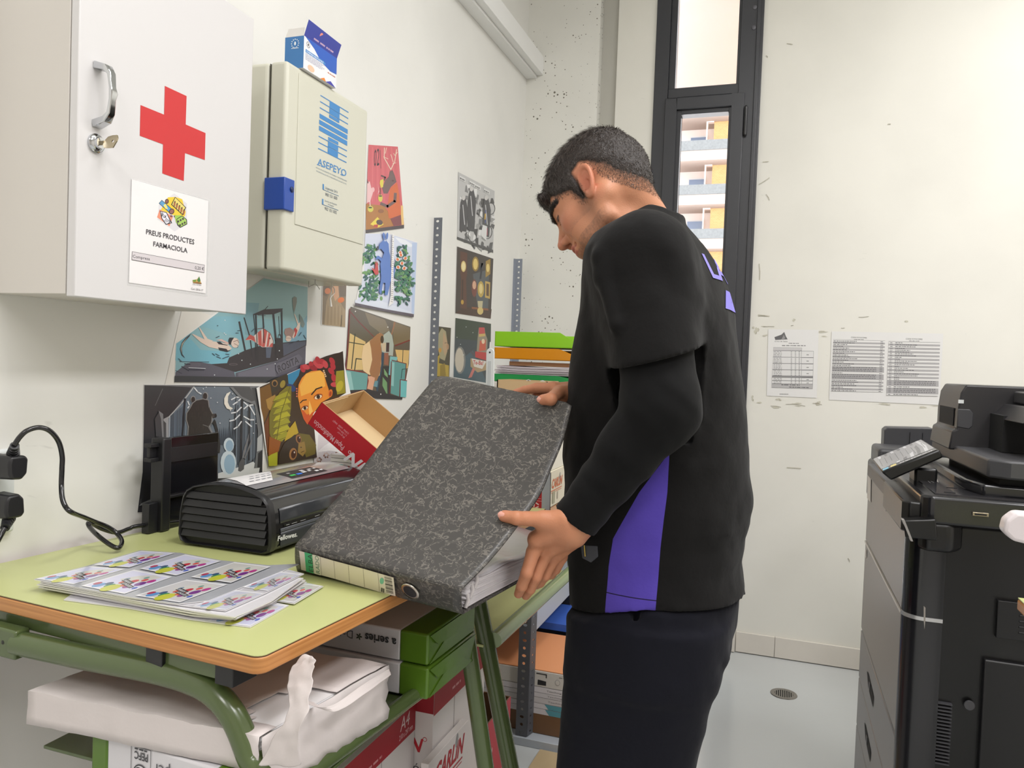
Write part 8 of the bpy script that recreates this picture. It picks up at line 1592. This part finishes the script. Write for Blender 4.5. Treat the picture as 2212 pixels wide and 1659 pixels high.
# undershirt sleeves
def sleeve(P, S_, E_, W_, r):
    d = smin(seg(P, S_ + (E_ - S_) * .30, E_, r[0], r[1]), seg(P, E_, W_, r[1] * .98, r[2]), .028)
    ax1 = n3(W_ - E_); d = d + .0055 * vnoise(P * 7 + np.outer(P @ ax1, ax1) * 19, 1., 14) * (.35 + .65 * sstep(np.linalg.norm(P - E_, axis=1), .24, .06)) + .0025 * vnoise(P * 12 + np.outer(P @ ax1, ax1) * 40, 1., 15) + .0010 * vnoise(P, 45, 4); ax = n3(W_ - E_); return np.maximum(d, (P - W_) @ ax)
cuffL = o(1232, 1138, 1.238) + n3(LE - Lw) * .012; 
for nm, S_, E_, W_, r in (('undershirt_sleeve', SL, LE, cuffL, (.063, .0600, .0385)), ('undershirt_sleeve', SR, RE, A_(Rw) + n3(A_(Re) - A_(Rw)) * .045, (.062, .058, .036))):
    fn = lambda P: sleeve(P, A_(S_), A_(E_), A_(W_), r); lo, hi = bbox([[S_, E_, W_]], .085); v, f = surfnet(fn, lo, hi, .0042); v = relax(v, f, 2, .4); mesh_np(nm, v, f, M_US, man)
# trousers
TP = [(1270, 1258, 1598), (1330, 1246, 1592), (1400, 1240, 1570), (1450, 1236, 1560), (1497, 1230, 1535), (1512, 1224, 1525), (1570, 1217, 1516), (1615, 1213, 1502), (1650, 1212, 1478), (1760, 1214, 1466)]
_pz, _pc, _pa = [], [], []
for (py, pf_, pb_) in TP: a_, b_ = o(pf_, py, 1.47), o(pb_, py, 1.47); _pz.append((a_[2] + b_[2]) / 2); _pc.append((a_[0] + b_[0]) / 2); _pa.append((b_[0] - a_[0]) / 2)
_pz, _pc, _pa = (np.array(q)[::-1] for q in (_pz, _pc, _pa)); z0_, c0_, a0_ = _pz[0], _pc[0], _pa[0]
def trousers(P):
    z = P[:, 2]; c, a = np.interp(z, _pz, _pc), np.interp(z, _pz, _pa); y = P[:, 1] - 1.48
    k = (np.abs((P[:, 0] - c) / a) ** 2.2 + np.abs(y / .172) ** 2.2) ** (1 / 2.2); hips = np.maximum((k - 1) * np.minimum(a, .172) * .9, .74 - z); hips = np.maximum(hips, z - 1.0)
    d = hips
    for s in (-1, 1):
        yc = 1.48 + s * .090; cx2 = np.interp(z, [0, .12, .5, z0_, .75], [-.19, -.19, -.235, c0_, np.interp(.75, _pz, _pc)]); ax2 = np.interp(z, [0, .1, .5, z0_, .75], [.078, .075, .092, a0_ * .96, np.interp(.75, _pz, _pa) * .98]); ay = np.interp(z, [0, .1, .5, .75], [.072, .068, .082, .092])
        k = np.sqrt(((P[:, 0] - cx2) / ax2) ** 2 + ((P[:, 1] - yc) / ay) ** 2); e = np.maximum((k - 1) * np.minimum(ax2, ay), np.maximum(z - .84, .055 - z)); d = smin(d, e, .03)
    for a_, b_ in ((o(1375, 1325, 1.32), o(1362, 1450, 1.33)), (o(1540, 1380, 1.40), o(1530, 1500, 1.40))): d = smax(d, -seg(P, a_, b_, .006, .004), .012)
    for a_, b_ in ((o(1420, 1320, 1.33), o(1470, 1560, 1.36)), (o(1500, 1330, 1.36), o(1560, 1420, 1.40)), (o(1300, 1440, 1.33), o(1330, 1640, 1.37))): d = smin(d, seg(P, a_, b_, .012, .006) - .002, .025)
    hzt = np.interp(P[:, 0], [o(1240, 1290, YT0)[0], o(1400, 1312, 1.33)[0], o(1605, 1288, YT0)[0]], [o(1240, 1286, YT0)[2], o(1400, 1311, 1.33)[2], o(1605, 1280, YT0)[2]])
    d = d + folds(P, 8, .005, 21) + .001 * vnoise(P, 42, 6) + .030 * sstep(z - hzt, -.006, .012); return np.maximum(d, z - hzt - .03)
v, f = surfnet(trousers, (-.44, 1.27, .03), (.02, 1.70, 1.02), .0055); v = relax(v, f, 2, .4); mesh_np('trousers', v, f, M_TR, man)
# shoes
for s in (-1, 1):
    yc = 1.48 + s * .090; fn = lambda P: np.maximum(smin(smin(seg(P, (-.16, yc, .050), (-.33, yc - .01 * s, .036), .042, .036), seg(P, (-.18, yc, .05), (-.185, yc, .09), .044, .045), .03), np.maximum(np.maximum(ell_(P, (-.245, yc, .012), (.155, .052, .05)), P[:, 2] - .026), -P[:, 2] + .0), .006), .001 - P[:, 2])
    v, f = surfnet(fn, (-.42, yc - .07, -.01), (-.10, yc + .07, .15), .005); v = relax(v, f, 1, .3); mesh_np('shoe', v, f, mat('dark_shoe', (30, 30, 34), .5), man)
# rest of the body under the clothes (keeps the figure one piece)
def under(P):
    d = torso(P, .040); d = smin(d, seg(P, NB, NB + A_([.0, 0, -.08]), .055, .07), .03)
    for S_, E_, W_ in ((SL, LE, Lw), (SR, RE, Rw)): d = smin(d, smin(seg(P, S_, E_, .052, .040), seg(P, E_, A_(W_), .040, .028), .01), .03)
    for s in (-1, 1): yc = 1.48 + s * .09; d = smin(d, seg(P, (-.225, yc, .78), (-.235, yc, .48), .056, .044), .03); d = smin(d, seg(P, (-.235, yc, .48), (-.185, yc, .09), .046, .034), .02)
    return d
v, f = surfnet(under, (-.44, 1.18, .03), (.02, 1.79, 1.62), .008); parts_v.append(v); parts_f.append(f + off); parts_c.append(np.tile(lc(194, 133, 100), (len(v), 1))); off += len(v)
mesh_np('body', np.vstack(parts_v), np.vstack(parts_f), M_SKIN, man, np.vstack(parts_c))
# thumb nails
for ch in (LTh[0], RTh[0]):
    a_, b_ = A_(ch[-2]), A_(ch[-1]); ax = n3(b_ - a_); up_ = n3(CAM - b_); up_ = n3(up_ - ax * (up_ @ ax)); sd = np.cross(ax, up_); mb = MB()
    upn = n3(up_ + .25 * A_([0, 0, 1.])); upn = n3(upn - ax * (upn @ ax)); sd = np.cross(ax, upn)
    mb.grid(lambda u, v, a_=a_, b_=b_: tuple(b_ + ax * (-.004 + .0125 * u) * 1.0 + sd * ((v - .5) * .0115 * math.sqrt(max(.05, 1 - (2 * u - 1) ** 4 * .6))) + upn * (.0101 - .0026 * (2 * v - 1) ** 2 - .0016 * u * u)), 8, 8); mb.build('thumbnail', mat('nail', (224, 164, 148), .28), man, smooth=60, fix=False)
# ---- hair
def hthick(P):
    hm = hmask(P); f, l, u = P.T; top = sstep(u, .055, .11); base = .0035 + .0075 * top + .004 * sstep(f, .02, .09) * sstep(u, .05, .09)
    fade = sstep(hm, -.001, np.where(f < -.01, .044 - .030 * sstep(u, .004, .034), .012)); return -.004 + (base + .004) * fade
def hair_sdf(P): 
    d = head_sdf(P, False) - hthick(P); fr2 = ell_(P, (.085, 0, .080), (.012, .050, .017)); d = smin(d, fr2, .014)
    return d + .0016 * vnoise(P * A_([.45, 1.6, 1]), 220, 8) * (hmask(P) > 0)
v, f = surfnet(hair_sdf, (-.13, -.10, -.05), (.125, .10, .16), .0024); ok = hmask(v) > -.006; fk = ok[f].all(1); f = f[fk]; M_HAIR = mat('dark_brown_hair', (44, 37, 34), .5, spec=.45, bump=.6, bscale=300.)
used = np.unique(f); rem = -np.ones(len(v), int); rem[used] = np.arange(len(used)); v = v[used]; f = rem[f]; hair = mesh_np('hair', h2w(v), f, M_HAIR, man)
# strands
rng = np.random.RandomState(4); tri = f; cen = v[f].mean(1); e1, e2 = v[f[:, 1]] - v[f[:, 0]], v[f[:, 3]] - v[f[:, 0]]; nr = np.cross(e1, e2); ar_ = np.linalg.norm(nr, axis=1); nr /= ar_[:, None] + 1e-12; out = np.sign((nr * (cen - A_([-.01, 0, .03]))).sum(1)); nr *= out[:, None]
ix = rng.choice(len(f), 15000, p=ar_ / ar_.sum()); p0 = cen[ix] + rng.uniform(-.0012, .0012, (len(ix), 3)); nn = nr[ix]; ff, ll, uu = p0.T
top = sstep(uu, .06, .11); flow = A_([1.0, 0, -.25]) * top[:, None] + A_([.15, 0, -1.0]) * (1 - top)[:, None]; frn = sstep(ff, .05, .085); flow = flow * (1 - frn[:, None]) + A_([.25, 0, -1.]) * frn[:, None]; flow[:, 1] += .35 * ll / .08 * top; flow += rng.normal(0, .18, flow.shape); flow -= nn * (flow * nn).sum(1)[:, None]; flow /= np.linalg.norm(flow, axis=1)[:, None]
ln = (.004 + .011 * top + .002 * sstep(ff, .04, .09) * sstep(uu, .05, .09)) * rng.uniform(.6, 1.25, len(ix)); lift = ((.18 + .28 * rng.uniform(0, 1, len(ix))) * (1 - .7 * frn))[:, None]
sd = np.cross(flow, nn); wd = .00042; P1 = p0 - nn * .001; P2 = p0 + flow * ln[:, None] * .5 + nn * lift * ln[:, None] * .62; P3 = p0 + flow * ln[:, None] + nn * lift * ln[:, None] * .65
sv = np.stack([P1 - sd * wd, P1 + sd * wd, P2 + sd * wd * .8, P2 - sd * wd * .8, P3], 1).reshape(-1, 3); b_ = np.arange(len(ix))[:, None] * 5; sf = np.concatenate([b_ + A_([0, 1, 2, 3]), b_ + A_([3, 2, 4, 4])], 1).reshape(-1, 4)
def strands(name, sv, n, mm, par):
    F4 = (np.arange(n)[:, None] * 5 + A_([0, 1, 2, 3])); F3 = (np.arange(n)[:, None] * 5 + A_([3, 2, 4])); me = bpy.data.meshes.new(name); Mi = np.array(TMAT[par.name].inverted()); w_ = h2w(sv) @ Mi[:3, :3].T + Mi[:3, 3]
    me.from_pydata(w_.tolist(), [], F4.tolist() + F3.tolist()); me.materials.append(mm); ob = bpy.data.objects.new(name, me); COL.objects.link(ob); ob.parent = par; TMAT[ob.name] = TMAT[par.name]; ob['kind'] = 'stuff'; return ob
strands('hair_strands', sv, len(ix), mat('hair_strand', (74, 64, 58), .42, spec=.5), hair)
# eyebrows, stubble fade hairs at the nape
def brush(name, cond, n, ln, fl, mm, par, seed, wd=.0003):
    rng = np.random.RandomState(seed); c = np.nonzero(cond)[0]; nn_ = np.zeros_like(hv); e1, e2 = hv[hf[:, 1]] - hv[hf[:, 0]], hv[hf[:, 3]] - hv[hf[:, 0]]; fn_ = np.cross(e1, e2)
    for k in range(4): np.add.at(nn_, hf[:, k], fn_)
    nn_ /= np.linalg.norm(nn_, axis=1)[:, None] + 1e-12; sgn = np.sign((nn_ * (hv - A_([0, 0, 0]))).sum(1)); nn_ *= sgn[:, None]; i = rng.choice(c, n); p = hv[i] + rng.uniform(-.001, .001, (n, 3)); nn = nn_[i]; fw = np.tile(A_(fl, ).astype(float), (n, 1)); fw[:, 1] *= np.sign(p[:, 1]); fw += rng.normal(0, .25, fw.shape); fw -= nn * (fw * nn).sum(1)[:, None]; fw /= np.linalg.norm(fw, axis=1)[:, None]
    L_ = ln * rng.uniform(.6, 1.2, n)[:, None]; s = np.cross(fw, nn); a1 = p - nn * .0005; a2 = p + fw * L_ * .5 + nn * L_ * .28; a3 = p + fw * L_ + nn * L_ * .2; return strands(name, np.stack([a1 - s * wd, a1 + s * wd, a2 + s * wd * .8, a2 - s * wd * .8, a3], 1).reshape(-1, 3), n, mm, par)
f_, l_, u_ = hv.T; al_ = np.abs(l_); M_BROW = mat('brow_hair', (30, 24, 22), .5)
brush('eyebrows', (np.abs(u_ - (.0405 - .25 * np.abs(al_ - .034))) < .0058) & (f_ > .058) & (al_ > .010) & (al_ < .058), 1500, .008, (-.1, 1, .15), M_BROW, man, 1)
hmv = hmask(hv); brush('nape_hair', (f_ < -.015) & (hmv > -.002) & (hmv < .05) & (u_ > -.075), 12000, .0032, (.1, 0, -1), mat('hair_strand', (52, 43, 39), .42), hair, 2, .00022)
brush('sideburn_hair', (f_ > .006) & (f_ < .06) & (hmv > -.003) & (hmv < .012) & (al_ > .04), 900, .006, (.1, 0, -1), mat('hair_strand', (52, 43, 39), .42), hair, 3, .00025)
brush('eyelashes', (np.abs(u_ - .0165) < .0016) & (f_ > .078) & (al_ > .020) & (al_ < .046), 60, .007, (.9, .3, -.4), M_BROW, man, 5, .0003)
# ---- purple lettering on the back, wrapped on the shirt
from mathutils.bvhtree import BVHTree
bvh = BVHTree.FromPolygons([tuple(p) for p in tv], [tuple(q) for q in tf])
def wrap(polys, name, rgb, par):
    mb = MB()
    for poly in polys:
        pts = []
        for (px_, py_) in poly:
            d_ = Vector(tuple(n3([-.80, .60, 0]))); 
            h_ = bvh.ray_cast(Vector((.35 - .8 * 0, px_, py_)) if False else Vector((px_[0], px_[1], py_)) - d_ * .5, d_)
            if h_[0] is None: pts = []; break
            nrm = h_[1] if h_[1].dot(d_) < 0 else -h_[1]; pts.append(tuple(h_[0] + nrm * .0016))
        if len(pts) > 2: mb.face(pts)
    if mb.f: return mb.build(name, mat('lilac_print', rgb, .7), par, weld=False, fix=False)
# back print grid: s along the back (towards the far side), z up
bc = o(1545, 600, 1.46); sdir = n3([.60, .80, 0]) * 1.0
def bpt(s, z): return ((float(bc[0] + sdir[0] * s), float(bc[1] + sdir[1] * s)), float(z))
def gtext(body, s0, z0, h_, w_, dz=.0):
    vs_, fs_, x0, x1 = glyphs(body, .02); out = []
    for fa_ in fs_:
        for k in range(1, len(fa_) - 1):
            T_ = [(vs_[fa_[i]][0], vs_[fa_[i]][1]) for i in (0, k, k + 1)]; out.append([bpt(s0 + (x - x0) / (x1 - x0) * w_, z0 + y / .72 * h_) for x, y in T_])
    return out
wrap(gtext('LA SEU', -.055, float(o(1550, 606, 1.44)[2]), .045, .26), 'back_lettering', (132, 124, 214), ts)
zb0 = float(o(1580, 670, 1.44)[2]); wrap([[bpt(-.030 + .03 * i, zb0), bpt(0 + .03 * i, zb0), bpt(0 + .03 * i, zb0 + .036), bpt(-.030 + .03 * i, zb0 + .036 * (0 if i == 0 else 1))] for i in range(6)], 'back_emblem', (112, 98, 196), ts)
# small clear key fob hanging at the hip
kf = thing('key_fob', 'small clear plastic fob hanging at the person\'s hip under the sleeve cuff', 'key fob', tuple(o(1270, 1200, 1.30)))
p_ = o(1270, 1195, 1.292); m = MB(); m.prism([(-.014, .012), (.016, .014), (.018, -.004), (.006, -.016), (-.010, -.010)], lambda a, b: (p_[0] + a, p_[1], p_[2] + b), lambda a, b: (p_[0] + a, p_[1] + .003, p_[2] + b)); m.build('fob', mat('clear_dark_plastic', (70, 72, 78), .1, **{'Alpha': .5}), kf, bevel=.001)
m = MB(); m.tube([tuple(o(1262, 1178, 1.289)), tuple(o(1264, 1202, 1.289))], .0012, 8); m.build('key_blade', mat('brass', (190, 170, 90), .3, metal=.9), kf)
bpy.context.view_layer.update()
